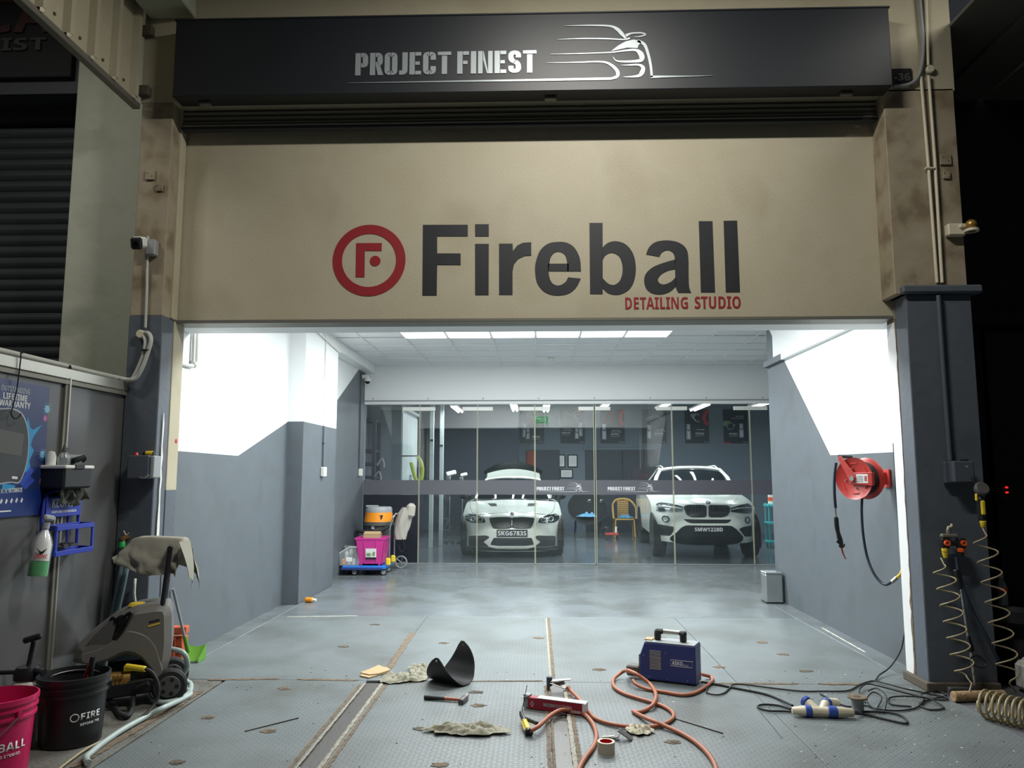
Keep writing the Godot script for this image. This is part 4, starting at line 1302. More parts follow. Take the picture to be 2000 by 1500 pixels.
	part(cz, "bin", mb().box(Vector3(0.01, 0.06, 0), Vector3(0.16, 0.14, 0.3), 0.012), "black_plastic")
	part(cz, "rim", mb().box(Vector3(0.012, 0.125, 0), Vector3(0.175, 0.022, 0.315), 0.006), "white_plastic")
	part(cz, "notch", mb().box(Vector3(0.095, 0.125, 0.01), Vector3(0.02, 0.026, 0.1), 0.004), "black_plastic")
	part(cz, "lid", mb().move(Vector3(-0.01, 0.17, -0.06), Basis(Vector3.RIGHT, 0.2)).box(Vector3.ZERO, Vector3(0.14, 0.05, 0.16), 0.016), "black_gloss")
	var sb := thing("squeeze_bottle", "clear squeeze bottle with a nozzle standing in the black caddy", "bottle", Vector3(-2.99, 1.54, -4.8))
	part(sb, "body", mb().lathe([Vector2(0, 0), Vector2(0.036, 0.0), Vector2(0.038, 0.06), Vector2(0.03, 0.085), Vector2(0.014, 0.1), Vector2(0, 0.1)], 16), "clear_plastic")
	part(sb, "nozzle", mb().lathe([Vector2(0.016, 0.095), Vector2(0.015, 0.115), Vector2(0.005, 0.15), Vector2(0, 0.155)], 12), "dark_grey_plastic")
	var sb2 := thing("white_cup", "small white bottle behind the squeeze bottle in the caddy", "bottle", Vector3(-3.05, 1.54, -4.76))
	part(sb2, "body", mb().lathe([Vector2(0, 0), Vector2(0.03, 0), Vector2(0.03, 0.07), Vector2(0.02, 0.1), Vector2(0, 0.105)], 14), "white_plastic")
	# blue wire rack
	var rk := thing("wire_rack", "blue two-tier wire rack with a name plate hung on the screen", "rack", Vector3(-3.08, 0, -4.92))
	var U := [Vector3(0.02, 1.02, 0.19), Vector3(0.02, 1.3, 0.19), Vector3(0.02, 1.395, 0.15), Vector3(0.02, 1.395, -0.15), Vector3(0.02, 1.3, -0.19), Vector3(0.02, 1.0, -0.19)]
	part(rk, "back_frame", mb().tube(fil(U, 0.06), 0.011, 8), "blue_paint")
	part(rk, "back_bar", mb().tube([Vector3(0.02, 1.39, -0.08), Vector3(0.02, 1.02, -0.08)], 0.008, 8), "blue_paint")
	part(rk, "name_plate", mb().box(Vector3(0.036, 1.295, 0.0), Vector3(0.006, 0.13, 0.37), 0.002), "blue_paint")
	var np := part(rk, "print_line", txt("KEGFITT", 0.26, 0.056, 0.002), "white_print")
	placed(np, Vector3(0.039, 1.29, 0.13), ON_LEFT)
	placed(part(rk, "print_rule", txt("SAMPLING DISPENSABLES", 0.26, 0.015, 0.001), "white_print"), Vector3(0.039, 1.255, 0.13), ON_LEFT)
	for y in [1.17, 1.015]:
		for q in [[Vector3(0.03, y, 0.2), Vector3(0.16, y, 0.26)], [Vector3(0.16, y, 0.26), Vector3(0.16, y, -0.14)], [Vector3(0.16, y, -0.14), Vector3(0.03, y, -0.2)], [Vector3(0.03, y, -0.2), Vector3(0.03, y, 0.2)]]:
			part(rk, "tray_bar", mb().beam(q[0], q[1], 0.01, 0.03), "blue_paint")
	for q in [Vector3(0.155, 1.09, 0.25), Vector3(0.155, 1.09, -0.135)]:
		part(rk, "upright", mb().box(q, Vector3(0.012, 0.15, 0.02), 0.002), "blue_paint")
	solo("black_glove", cloth(Vector3(-3.0, 1.03, -4.88), 0.1, 0.24, 0.035, 91), "matt_black", "black rag lying in the lower tray of the blue rack", "cloth")
	solo("dark_cloth", drape(Vector3(-3.03, 1.42, -4.9), 0.15, 0.13, 0.3, 92), "dark_cloth", "dark olive cloth hung over the top of the blue rack", "cloth")
	# spray bottle
	var sp := thing("spray_bottle", "clear trigger spray bottle half full of green liquid hanging on the blue rack", "spray bottle", Vector3(-2.935, 0.9, -4.53))
	sp.transform.basis = Basis(Vector3(1, 0, 0), -0.16)
	var prof := [Vector2(0, 0), Vector2(0.05, 0.0), Vector2(0.054, 0.012), Vector2(0.054, 0.19), Vector2(0.04, 0.235), Vector2(0.02, 0.27), Vector2(0.017, 0.285), Vector2(0, 0.287)]
	part(sp, "bottle", mb().lathe(prof, 20), "clear_plastic")
	part(sp, "liquid", mb().lathe([Vector2(0, 0.003), Vector2(0.049, 0.003), Vector2(0.051, 0.012), Vector2(0.051, 0.085), Vector2(0, 0.086)], 20), "green_cap")
	part(sp, "inner_white", mb().lathe([Vector2(0.03, 0.088), Vector2(0.047, 0.09), Vector2(0.047, 0.19), Vector2(0.03, 0.235), Vector2(0.012, 0.27), Vector2(0, 0.27)], 20), "white_plastic", "milky upper part of the bottle")
	part(sp, "collar", mb().cyl(Vector3(0, 0.28, 0), Vector3(0, 0.315, 0), 0.021), "grey_plastic")
	part(sp, "trigger_head", mb().box(Vector3(0, 0.345, -0.02), Vector3(0.026, 0.035, 0.1), 0.01).box(Vector3(0, 0.33, -0.075), Vector3(0.012, 0.05, 0.012), 0.004), "grey_plastic")
	part(sp, "print_line", wrapped(txt("SHINE", 0.072, 0.022, 0.001, true), 0.0545, 0.0545, 1.0, -0.1, 0.105), "red_print")
	part(sp, "wing_print", wrapped(mb().move(Vector3(0, 0.025, 0)).prism([Vector2(-0.03, 0.035), Vector2(-0.008, 0.0), Vector2(0.008, 0.0), Vector2(0.03, 0.035), Vector2(0.012, 0.02), Vector2(0, 0.012), Vector2(-0.012, 0.02)], 0.001).done(), 0.0545, 0.0545, 1.0, 0.56, 0.105), "black_print")
	# tap with a green connector and two hoses
	var tp := thing("wall_tap", "brass tap with a bright green connector low on the left pillar", "tap", Vector3(-3, 1.039, -5.62))
	part(tp, "body", mb().cyl(Vector3(0, 0, -0.04), Vector3(0, 0, 0.05), 0.014).cyl(Vector3(0, 0.005, 0.03), Vector3(0, -0.03, 0.035), 0.012), "brass")
	part(tp, "lever", mb().beam(Vector3(0, 0.015, 0.0), Vector3(-0.02, 0.05, 0.0), 0.012, 0.006).beam(Vector3(0, 0.015, 0.0), Vector3(0.02, 0.035, 0.0), 0.012, 0.006), "cream_plastic")
	part(tp, "connector", mb().cyl(Vector3(-0.005, -0.07, 0.036), Vector3(-0.005, -0.025, 0.036), 0.024, 14, 0.02, 0.004), "green_cap")
	for i in 2:
		var s := 0.035 * i
		solo("water_hose", mb().tube(cr([Vector3(-2.975, 0.976, -5.58) + Vector3(s, 0, 0), Vector3(-2.985, 0.826, -5.56) + Vector3(s, 0, 0), Vector3(-3.001, 0.649, -5.54) + Vector3(s, 0, 0), Vector3(-3.026, 0.457, -5.52) + Vector3(s, 0, 0), Vector3(-3.058, 0.268, -5.5) + Vector3(s, 0, 0), Vector3(-3.082, 0.059, -5.5) + Vector3(s, 0, 0)], 5), 0.018, 10), "teal_hose", ["teal hose from the tap down behind the pressure washer, left of the pair", "teal hose from the tap down behind the pressure washer, right of the pair"][i], "hose", "teal hoses under the tap")
	solo("cable_tail", mb().tube(cr([Vector3(-2.904, 0.749, -5.6), Vector3(-2.895, 0.643, -5.58), Vector3(-2.884, 0.532, -5.6)], 5), 0.01, 6), "white_plastic", "short white cable tag hanging against the dark left pillar", "tag")
	pressure_washer()
	# long handled dustpan
	var dp := thing("dustpan", "long handled dustpan with a lime green scoop against the left wall", "dustpan", Vector3(-2.805, 0, -6.358))
	var hb: Vector3 = Vector3(-2.792, 0.136, -6.25) - dp.position
	var ht: Vector3 = Vector3(-2.81, 0.619, -6) - dp.position
	part(dp, "handle", mb().cyl(hb, ht, 0.011, 10), "grey_plastic")
	part(dp, "socket", mb().cyl(hb - (ht - hb) * 0.1, hb + (ht - hb) * 0.18, 0.019, 12, 0.014), "green_plastic")
	part(dp, "scoop", mb().shell(8, 6, func(u, v): return Vector3(lerpf(-0.07, 0.1, u), 0.012 + 0.085 * pow(1.0 - v, 1.6) + 0.02 * pow(abs(u - 0.5) * 2.0, 3.0), lerpf(-0.06, 0.09, v)), 0.004), "green_plastic")
	for s in [0, 1]:
		part(dp, "scoop_side", mb().move(Vector3(-0.07 if s == 0 else 0.1, 0.004, 0), Basis(Vector3(0, 0, 1), Vector3(0, 1, 0), Vector3(-1, 0, 0))).prism([Vector2(-0.06, 0.0), Vector2(0.09, 0.0), Vector2(0.085, 0.02), Vector2(-0.06, 0.12)], 0.004), "green_plastic")
	# bricks behind the washer
	for q in [[Vector3(-2.932, 0, -6.187), 0.0, 0.2, 0], [Vector3(-2.874, 0, -6.221), 0.0, -0.1, 1], [Vector3(-2.887, 0, -6.188), 0.115, 0.15, 2]]:
		var bk := thing("clay_brick", ["orange clay brick behind the washer wheel, left of two upright", "orange clay brick behind the washer wheel, right of two upright", "orange clay brick lying across the two upright ones"][q[3]], "brick", q[0] + Vector3(0, q[1] + (0.105 if q[3] == 2 else 0.0), -0.1), q[2], "clay bricks behind the washer")
		part(bk, "body", mb().box(Vector3(0, 0.1 if q[3] < 2 else 0.033, 0), Vector3(0.075, 0.2, 0.1) if q[3] < 2 else Vector3(0.15, 0.06, 0.09), 0.006), "brick_clay")
	# buckets and sprayer
	bucket("pail", "black pail with a white round logo standing on the concrete", Vector3(-2.64, 0.0, -4.47), "black_plastic", true)
	bucket("pail", "magenta pail with white lettering at the bottom left corner", Vector3(-2.77, 0.0, -4.02), "magenta_plastic", false)
	var br := thing("brush", "red handled brush standing in the black pail", "brush", Vector3(-2.58, 0.33, -4.48))
	part(br, "handle", mb().cyl(Vector3(0, 0.02, 0), Vector3(0.035, 0.115, 0), 0.012, 10, 0.014), "red_plastic")
	part(br, "shaft", mb().cyl(Vector3(-0.02, -0.06, 0), Vector3(0.0, 0.02, 0), 0.005, 8), "steel_bright")
	var b2 := thing("brush", "black handled brush standing in the black pail", "brush", Vector3(-2.54, 0.33, -4.46))
	part(b2, "handle", mb().cyl(Vector3(0, 0.03, 0), Vector3(0.008, 0.135, 0), 0.014, 10, 0.016), "black_plastic")
	part(b2, "shaft", mb().cyl(Vector3(-0.005, -0.05, 0), Vector3(0, 0.03, 0), 0.009, 8), "chrome")
	var ps := thing("pump_sprayer", "white pump sprayer with a black head behind the pails", "sprayer", Vector3(-2.93, 0, -4.5))
	part(ps, "tank", mb().lathe([Vector2(0, 0), Vector2(0.09, 0), Vector2(0.098, 0.02), Vector2(0.098, 0.24), Vector2(0.085, 0.3), Vector2(0.06, 0.335), Vector2(0, 0.34)], 22), "white_plastic")
	part(ps, "head", mb().lathe([Vector2(0.072, 0.33), Vector2(0.074, 0.37), Vector2(0.06, 0.4), Vector2(0, 0.405)], 18), "black_plastic")
	part(ps, "nozzle", mb().cyl(Vector3(-0.05, 0.375, 0.03), Vector3(-0.14, 0.375, 0.05), 0.013, 10).cyl(Vector3(0.05, 0.38, 0.02), Vector3(0.12, 0.375, 0.04), 0.02, 10), "black_plastic")
	part(ps, "pump_rod", mb().cyl(Vector3(0, 0.4, 0), Vector3(0.02, 0.54, 0), 0.013, 10), "black_plastic")
	part(ps, "pump_grip", mb().beam(Vector3(-0.04, 0.54, 0.0), Vector3(0.075, 0.575, 0.02), 0.03, 0.035, Vector3.UP, 0.01), "black_plastic")
	var ob := thing("orange_bottle", "cream bottle with an orange neck between the two pails", "bottle", Vector3(-2.83, 0, -4.3))
	part(ob, "body", mb().box(Vector3(0, 0.09, 0), Vector3(0.09, 0.18, 0.07), 0.02), "cream_plastic")
	part(ob, "neck", mb().cyl(Vector3(0.01, 0.18, 0), Vector3(0.01, 0.24, 0), 0.04, 12, 0.03), "orange_bright")
	# the pale hose on the floor and the black lines of the washer
	var hp := [Vector3(-2.519, 0.3, -5.401), Vector3(-2.389, 0.3, -5.298), Vector3(-2.387, 0.2, -5.367), Vector3(-2.459, 0.1, -5.426), Vector3(-2.519, 0.02, -5.469), Vector3(-2.488, 0.06, -5.514), Vector3(-2.464, 0.02, -5.602), Vector3(-2.372, 0.02, -5.385), Vector3(-2.365, 0.02, -5.218), Vector3(-2.45, 0.02, -5.146), Vector3(-2.574, 0.02, -5.258), Vector3(-2.642, 0.02, -5.427), Vector3(-2.585, 0.02, -5.532), Vector3(-2.448, 0.02, -5.471), Vector3(-2.349, 0.02, -5.349), Vector3(-2.348, 0.02, -5.218), Vector3(-2.332, 0.05, -4.935), Vector3(-2.4, 0.02, -4.849), Vector3(-2.415, 0.02, -4.602), Vector3(-2.404, 0.02, -4.38), Vector3(-2.385, 0.02, -4.239), Vector3(-2.369, 0.02, -4.164), Vector3(-2.316, 0.02, -4.094)]
	solo("clear_hose", mb().tube(cr(hp, 6), 0.017, 10), "clear_hose", "pale grey-green water hose coiled by the washer wheel and trailing forward", "hose")
	solo("black_hose", mb().tube(cr([Vector3(-2.807, 0.08, -5.057), Vector3(-2.775, 0.05, -5.098), Vector3(-2.705, 0.02, -5.049), Vector3(-2.575, 0.02, -4.884), Vector3(-2.52, 0.02, -4.866), Vector3(-2.571, 0.02, -5.01), Vector3(-2.621, 0.06, -5.112), Vector3(-2.593, 0.12, -5.104), Vector3(-2.526, 0.15, -5.114)], 5), 0.016, 9), "black_rubber", "thick black hose bent on the floor before the washer", "hose")
	solo("thin_hose", mb().tube(cr([Vector3(-3.238, 0.25, -4.998), Vector3(-2.998, 0.3, -4.777), Vector3(-2.747, 0.36, -4.45)], 5), 0.003, 5), "steel_bright", "thin wire lying over the rim of the black pail", "wire")
	solo("edge_cable", mb().tube(cr([Vector3(-2.435, 0.012, -4.461), Vector3(-2.456, 0.012, -4.322), Vector3(-2.44, 0.012, -4.113), Vector3(-2.413, 0.012, -3.943)], 5), 0.008, 7), "tan_hose", "thin brown cable along the edge of the concrete", "cable")


func bucket(called: String, label: String, at: Vector3, m: String, dark: bool) -> void:
	var t := thing(called, label, "pail", at)
	part(t, "body", mb().lathe([Vector2(0, 0.012), Vector2(0.15, 0.012), Vector2(0.153, 0), Vector2(0.158, 0.004), Vector2(0.172, 0.27), Vector2(0.182, 0.272), Vector2(0.182, 0.285), Vector2(0.175, 0.288), Vector2(0.176, 0.312), Vector2(0.186, 0.314), Vector2(0.186, 0.324), Vector2(0.178, 0.327), Vector2(0.179, 0.345), Vector2(0.189, 0.347), Vector2(0.189, 0.372), Vector2(0.181, 0.374), Vector2(0.178, 0.35), Vector2(0.152, 0.02), Vector2(0, 0.018)], 40), m)
	for s in [-1, 1]:
		part(t, "handle_lug", mb().move(Vector3(0.0, 0.3, 0), Basis(Vector3.UP, 0.5 if dark else -0.4)).cyl(Vector3(0.176 * s, 0, 0), Vector3(0.196 * s, 0, 0), 0.014, 10), m)
	var hp := []
	for i in 17:
		var a := PI * i / 16.0
		hp.append(Basis(Vector3.UP, 0.5 if dark else -0.4) * Vector3(0.192 * cos(a), 0.3 + (0.05 if dark else -0.16) * sin(a), (-0.17 if dark else 0.16) * sin(a)))
	part(t, "wire_handle", mb().tube(hp, 0.0035, 6), "steel_bright")
	if not dark:
		part(t, "grip", mb().tube(hp.slice(6, 11), 0.011, 8), "white_plastic")
	# lettering that follows the curved wall
	var say := "FIRE" if dark else "FIREBALL"
	var face_to := 0.8 if dark else 0.75
	var mesh := txt(say, 0.11 if dark else 0.26, 0.035 if dark else 0.04, 0.0015)
	part(t, "print_line", wrapped(mesh, 0.16, 0.172, 0.27, face_to if dark else face_to - 0.8, 0.15 if dark else 0.13), "white_print")
	if dark:
		part(t, "print_line", wrapped(txt("BEYOND THE", 0.11, 0.014, 0.0015), 0.16, 0.172, 0.27, face_to, 0.118), "white_print")
		part(t, "ring_print", wrapped(mb().ribbon(arc(Vector2(-0.03, 0.016), Vector2(0.02, 0.02), 0, 345, 23), 0.006, 0.0015, true).done(), 0.16, 0.172, 0.27, face_to, 0.15), "white_print")
	else:
		part(t, "print_line", wrapped(txt("DETAILING STUDIO", 0.2, 0.014, 0.0015), 0.16, 0.172, 0.27, face_to - 0.6, 0.1), "white_print")


func wrapped(m: ArrayMesh, r0: float, r1: float, h: float, turn: float, y: float) -> ArrayMesh:   # bends a flat drawing round a cone
	var a := m.surface_get_arrays(0)
	var v: PackedVector3Array = a[Mesh.ARRAY_VERTEX]
	for i in v.size():
		var yy := v[i].y + y
		var r := lerpf(r0, r1, yy / h) + v[i].z + 0.0008
		var t := v[i].x / lerpf(r0, r1, 0.5) + turn
		v[i] = Vector3(r * sin(t), yy, r * cos(t))
	a[Mesh.ARRAY_VERTEX] = v
	a[Mesh.ARRAY_NORMAL] = null
	var st := SurfaceTool.new()
	st.create_from_arrays(a)
	st.generate_normals()
	return st.commit()


func cloth(at: Vector3, lx: float, lz: float, h: float, sd: int, turn := 0.0) -> MB:   # a rag lying crumpled
	var fn := FastNoiseLite.new()
	fn.seed = sd
	fn.frequency = 1.0
	fn.fractal_octaves = 2
	var B := Basis(Vector3.UP, turn)
	var f := func(u: float, v: float) -> Vector3:
		var a: float = TAU * v
		var edge := 1.0 + 0.35 * fn.get_noise_2d(cos(a) * 1.3, sin(a) * 1.3 + 7.0) + 0.12 * fn.get_noise_2d(cos(a) * 5.0, sin(a) * 5.0)
		var q := Vector2(cos(a) * lx * 0.5, sin(a) * lz * 0.5) * u * edge
		var k: float = 1.5 / max(lx, lz)
		var n1: float = fn.get_noise_2d(q.x * k * 2.0, q.y * k * 2.6)
		var n2: float = fn.get_noise_2d(q.x * k * 4.5 + 9.0, q.y * k * 5.5)
		var y: float = h * (0.45 + 0.6 * n1 + 0.3 * n2) * (1.0 - pow(u, 3.0)) + 0.012 * (1.0 + n2)
		return B * Vector3(q.x, max(0.004, y), q.y)
	return mb().move(at).shell(12, 40, f, 0.002)


func drape(at: Vector3, front: float, back: float, w: float, sd: int, along_x := false) -> MB:   # a cloth thrown over a rail; it hangs in front and behind
	var fn := FastNoiseLite.new()
	fn.seed = sd
	fn.frequency = 1.0
	fn.fractal_octaves = 2
	var f := func(u: float, v: float) -> Vector3:
		var s := lerpf(-back, front, v)
		var n1 := fn.get_noise_2d(u * 4.0, v * 2.0)
		var n2 := fn.get_noise_2d(u * 9.0 + 3.0, v * 3.0)
		var edge := 1.0 + 0.3 * fn.get_noise_2d(u * 2.0, 5.0)
		var y: float = -max(0.0, abs(s) * edge - 0.05)
		var o: float = clampf(s, -0.05, 0.05) + 0.05 * n1 * smoothstep(0.03, 0.12, abs(s)) + 0.015 * n2
		var along := (u - 0.5) * w * (1.0 + 0.15 * fn.get_noise_2d(v * 3.0, 11.0))
		var p := Vector3(o, y + 0.012 * n2, -along)
		return Vector3(along, p.y, o) if along_x else p
	return mb().move(at).shell(24, 24, f, 0.002)


func pressure_washer() -> void:
	var t := thing("pressure_washer", "grey cold-water pressure washer on wheels by the left pillar", "pressure washer", Vector3(-2.68, 0, -5.08))
	t.transform = Transform3D(Basis(Vector3.UP, 0.4), Vector3(-2.68, 0, -5.08) - Basis(Vector3.UP, 0.4) * Vector3(0, 0, 0.17))
	var inv := t.transform.affine_inverse()
	var q := Vector3(0, 0, -0.17)
	part(t, "hood", mb().move(q).prism(rounded([Vector2(-0.3, 0.303), Vector2(-0.283, 0.4), Vector2(-0.186, 0.484), Vector2(-0.083, 0.569), Vector2(0.05, 0.629), Vector2(0.178, 0.642), Vector2(0.247, 0.63), Vector2(0.27, 0.575), Vector2(0.28, 0.39), Vector2(0.273, 0.268), Vector2(0.245, 0.166), Vector2(0.205, 0.146), Vector2(0.161, 0.216), Vector2(0.089, 0.305), Vector2(0.003, 0.334), Vector2(-0.1, 0.291), Vector2(-0.207, 0.278)], 0.02), 0.34, 0.045), "mid_grey_plastic")
	part(t, "hood_band", mb().move(Vector3(0, 0, 0.165)).prism(cr([Vector2(-0.246, 0.355), Vector2(-0.129, 0.388), Vector2(-0.016, 0.472), Vector2(0.045, 0.479), Vector2(0.128, 0.441), Vector2(0.186, 0.37), Vector2(0.21, 0.3), Vector2(0.235, 0.217), Vector2(0.207, 0.172), Vector2(0.163, 0.236), Vector2(0.088, 0.325), Vector2(0.001, 0.353), Vector2(-0.101, 0.311), Vector2(-0.222, 0.297)], 3, true), 0.012, 0.006), "mid_grey_plastic")
	part(t, "hood_recess", mb().move(Vector3(0, 0, 0.166)).prism(rounded([Vector2(-0.223, 0.419), Vector2(-0.115, 0.54), Vector2(0.017, 0.602), Vector2(0.052, 0.59), Vector2(0.009, 0.505), Vector2(-0.1, 0.407)], 0.015), 0.005), "dark_grey_plastic")
	part(t, "coiled_cable", mb().tube(cr([Vector3(-2.816, 0.411, -5.06), Vector3(-2.774, 0.541, -5.06), Vector3(-2.752, 0.567, -5.06), Vector3(-2.714, 0.502, -5.06), Vector3(-2.77, 0.424, -5.06), Vector3(-2.744, 0.544, -5.06), Vector3(-2.692, 0.58, -5.06), Vector3(-2.695, 0.522, -5.06), Vector3(-2.743, 0.431, -5.06), Vector3(-2.704, 0.554, -5.06), Vector3(-2.639, 0.6, -5.06), Vector3(-2.674, 0.515, -5.06), Vector3(-2.73, 0.431, -5.06)], 5).map(func(v): return inv * v), 0.011, 7), "black_gloss")
	part(t, "top_cap", mb().move(Vector3(0.05, 0.615, 0.0)).cyl(Vector3.ZERO, Vector3(0, 0.02, 0), 0.06, 18, 0.05, 0.004), "yellow_plastic")
	part(t, "name_strip", mb().move(Vector3(0, 0, 0.171)).prism([Vector2(0.131, 0.509), Vector2(0.205, 0.526), Vector2(0.205, 0.516), Vector2(0.132, 0.499)], 0.003), "yellow_plastic")
	var nl := [Vector2(0.141, 0.522), Vector2(0.204, 0.545)]
	placed(part(t, "print_line", txt("KARCHER", nl[1].x - nl[0].x, 0.016, 0.002), "black_print"), Vector3(nl[0].x, nl[0].y, 0.171), Basis(Vector3(0, 0, 1), 0.2))
	part(t, "chassis", mb().move(Vector3(0, 0, -0.16)).prism([Vector2(-0.171, 0.137), Vector2(0.17, 0.172), Vector2(0.233, 0.14), Vector2(0.249, 0.083), Vector2(-0.125, 0.055)], 0.32, 0.01), "black_plastic")
	part(t, "motor", mb().cyl(Vector3(-0.1, 0.17, 0.02), Vector3(0.18, 0.17, 0.02), 0.095, 20), "black_plastic")
	var ph := mb().cyl(Vector3(-0.1, 0.16, 0.08), Vector3(0.04, 0.16, 0.08), 0.062, 16)
	var r := RandomNumberGenerator.new()
	r.seed = 4
	for i in 14:
		ph.cyl(Vector3(-0.08 + 0.024 * (i % 5), 0.12 + 0.035 * (i / 5), 0.12), Vector3(-0.08 + 0.024 * (i % 5), 0.12 + 0.035 * (i / 5), 0.158), 0.011, 8)
	part(t, "pump_head", ph, "brass")
	part(t, "yellow_knob", mb().cyl(Vector3(0.0, 0.235, 0.12), Vector3(0.05, 0.235, 0.12), 0.02, 12), "yellow_plastic")
	var wc: Vector3 = inv * Vector3(-2.342, 0.2, -5)
	for s in [0, 1]:
		var c := Vector3(wc.x, 0.11, 0.15 - 0.34 * s)
		var w := part(t, "wheel", mb().cyl(c - Vector3(0, 0, 0.03), c + Vector3(0, 0, 0.03), 0.11, 28, -1, 0.014), "black_rubber")
		part(w, "hub", mb().cyl(c + Vector3(0, 0, 0.028), c + Vector3(0, 0, 0.038), 0.07, 20, -1, 0.004), "dark_grey_plastic")
		for k in 5:
			var d := Vector3(cos(TAU * k / 5.0), sin(TAU * k / 5.0), 0) * 0.045
			part(w, "hub_hole", mb().cyl(c + d + Vector3(0, 0, 0.036), c + d + Vector3(0, 0, 0.0395), 0.014, 10), "matt_black")
	for s in [0.12, -0.13]:
		part(t, "handle_post", mb().tube(fil([Vector3(0.16, 0.1, s), Vector3(0.19, 0.35, s), Vector3(0.24, 1.0, s)] as Array, 0.1), 0.017, 10), "black_plastic")
	part(t, "handle_bar", mb().tube([Vector3(0.24, 1.0, 0.14), Vector3(0.24, 1.0, -0.15)], 0.018, 10), "black_plastic")
	part(t, "gun_grip", mb().cyl(inv * Vector3(-2.611, 0.284, -4.98), inv * Vector3(-2.474, 0.275, -4.96), 0.02, 14, 0.018, 0.004), "yellow_plastic")
	part(t, "gun_hose", mb().tube(cr([Vector3(-2.469, 0.28, -4.95), Vector3(-2.422, 0.253, -4.95), Vector3(-2.386, 0.191, -4.95), Vector3(-2.381, 0.113, -4.95), Vector3(-2.39, 0.066, -4.92), Vector3(-2.401, 0.035, -4.85), Vector3(-2.416, 0.023, -4.8)], 5).map(func(v): return inv * v), 0.012, 8), "black_rubber")
	solo("grey_cloth", drape_wide(Vector3(-2.658, 1.054, -5.36), 98), "grey_cloth", "stiff grey chamois cloth draped over the pressure washer handle", "cloth")


func drape_wide(at: Vector3, sd: int) -> MB:   # the big cloth: a ridge along x with a wide front flap
	var fn := FastNoiseLite.new()
	fn.seed = sd
	fn.frequency = 1.0
	fn.fractal_octaves = 2
	var top := [Vector2(-0.187, -0.064), Vector2(-0.14, -0.001), Vector2(-0.093, 0.013), Vector2(-0.003, 0.014), Vector2(0.106, 0.01), Vector2(0.208, 0.004), Vector2(0.231, -0.028)]
	var low := [Vector2(-0.222, -0.123), Vector2(-0.184, -0.161), Vector2(-0.089, -0.202), Vector2(-0.009, -0.239), Vector2(0.125, -0.231), Vector2(0.188, -0.224), Vector2(0.221, -0.245)]
	var f := func(u: float, v: float) -> Vector3:
		var k := u * 6.0
		var i := int(min(5.0, floor(k)))
		var a: Vector2 = top[i].lerp(top[i + 1], k - i)
		var b: Vector2 = low[i].lerp(low[i + 1], k - i)
		if v > 0.45:   # front flap
			var s := (v - 0.45) / 0.55
			var p := a.lerp(b, s)
			return Vector3(p.x, p.y, 0.03 + 0.1 * sin(s * 1.4) + 0.05 * fn.get_noise_2d(u * 4.0, s * 2.0) * s)
		if v > 0.3:
			return Vector3(a.x, a.y, lerpf(-0.06, 0.03, (v - 0.3) / 0.15))
		var s2 := (0.3 - v) / 0.3
		return Vector3(a.x + 0.03 * s2 + 0.03 * u * s2, a.y - s2 * (0.12 + 0.2 * u * u), -0.06 - 0.05 * s2 + 0.03 * fn.get_noise_2d(u * 5.0, s2 * 3.0 + 4.0))
	var m := mb().move(at).shell(30, 24, f, 0.003)
	m.x = Transform3D()
	# the tail that hangs off the right end
	var g := func(u: float, v: float) -> Vector3:
		var p: Vector3 = Vector3(-2.413, 1.045, -5.3)
		return p + Vector3(0.03 * sin(v * 2.5) - 0.03 * u * v + 0.02 * v, -0.33 * v * (0.75 + 0.25 * u), -0.14 * u + 0.1 * (1.0 - v) + 0.025 * sin(u * 5.0 + v * 3.0))
	m.shell(10, 14, g, 0.003)
	return m


# ------------------------------------------------------------------ what hangs on and stands by the right pillar
func helix(a: Vector3, b: Vector3, r: float, turns: float, n := 14, flat_z := 1.0) -> Array:
	var out := []
	var t := (b - a).normalized()
	var u := t.cross(Vector3.FORWARD if abs(t.z) < 0.8 else Vector3.RIGHT).normalized()
	var v := t.cross(u).normalized()
	var m := int(turns * n)
	for i in m + 1:
		var k := float(i) / m
		var q := TAU * turns * k
		out.append(a.lerp(b, k) + (u * cos(q) + v * sin(q) * flat_z) * r * clampf(min(k, 1.0 - k) * 14.0, 0.15, 1.0))
	return out


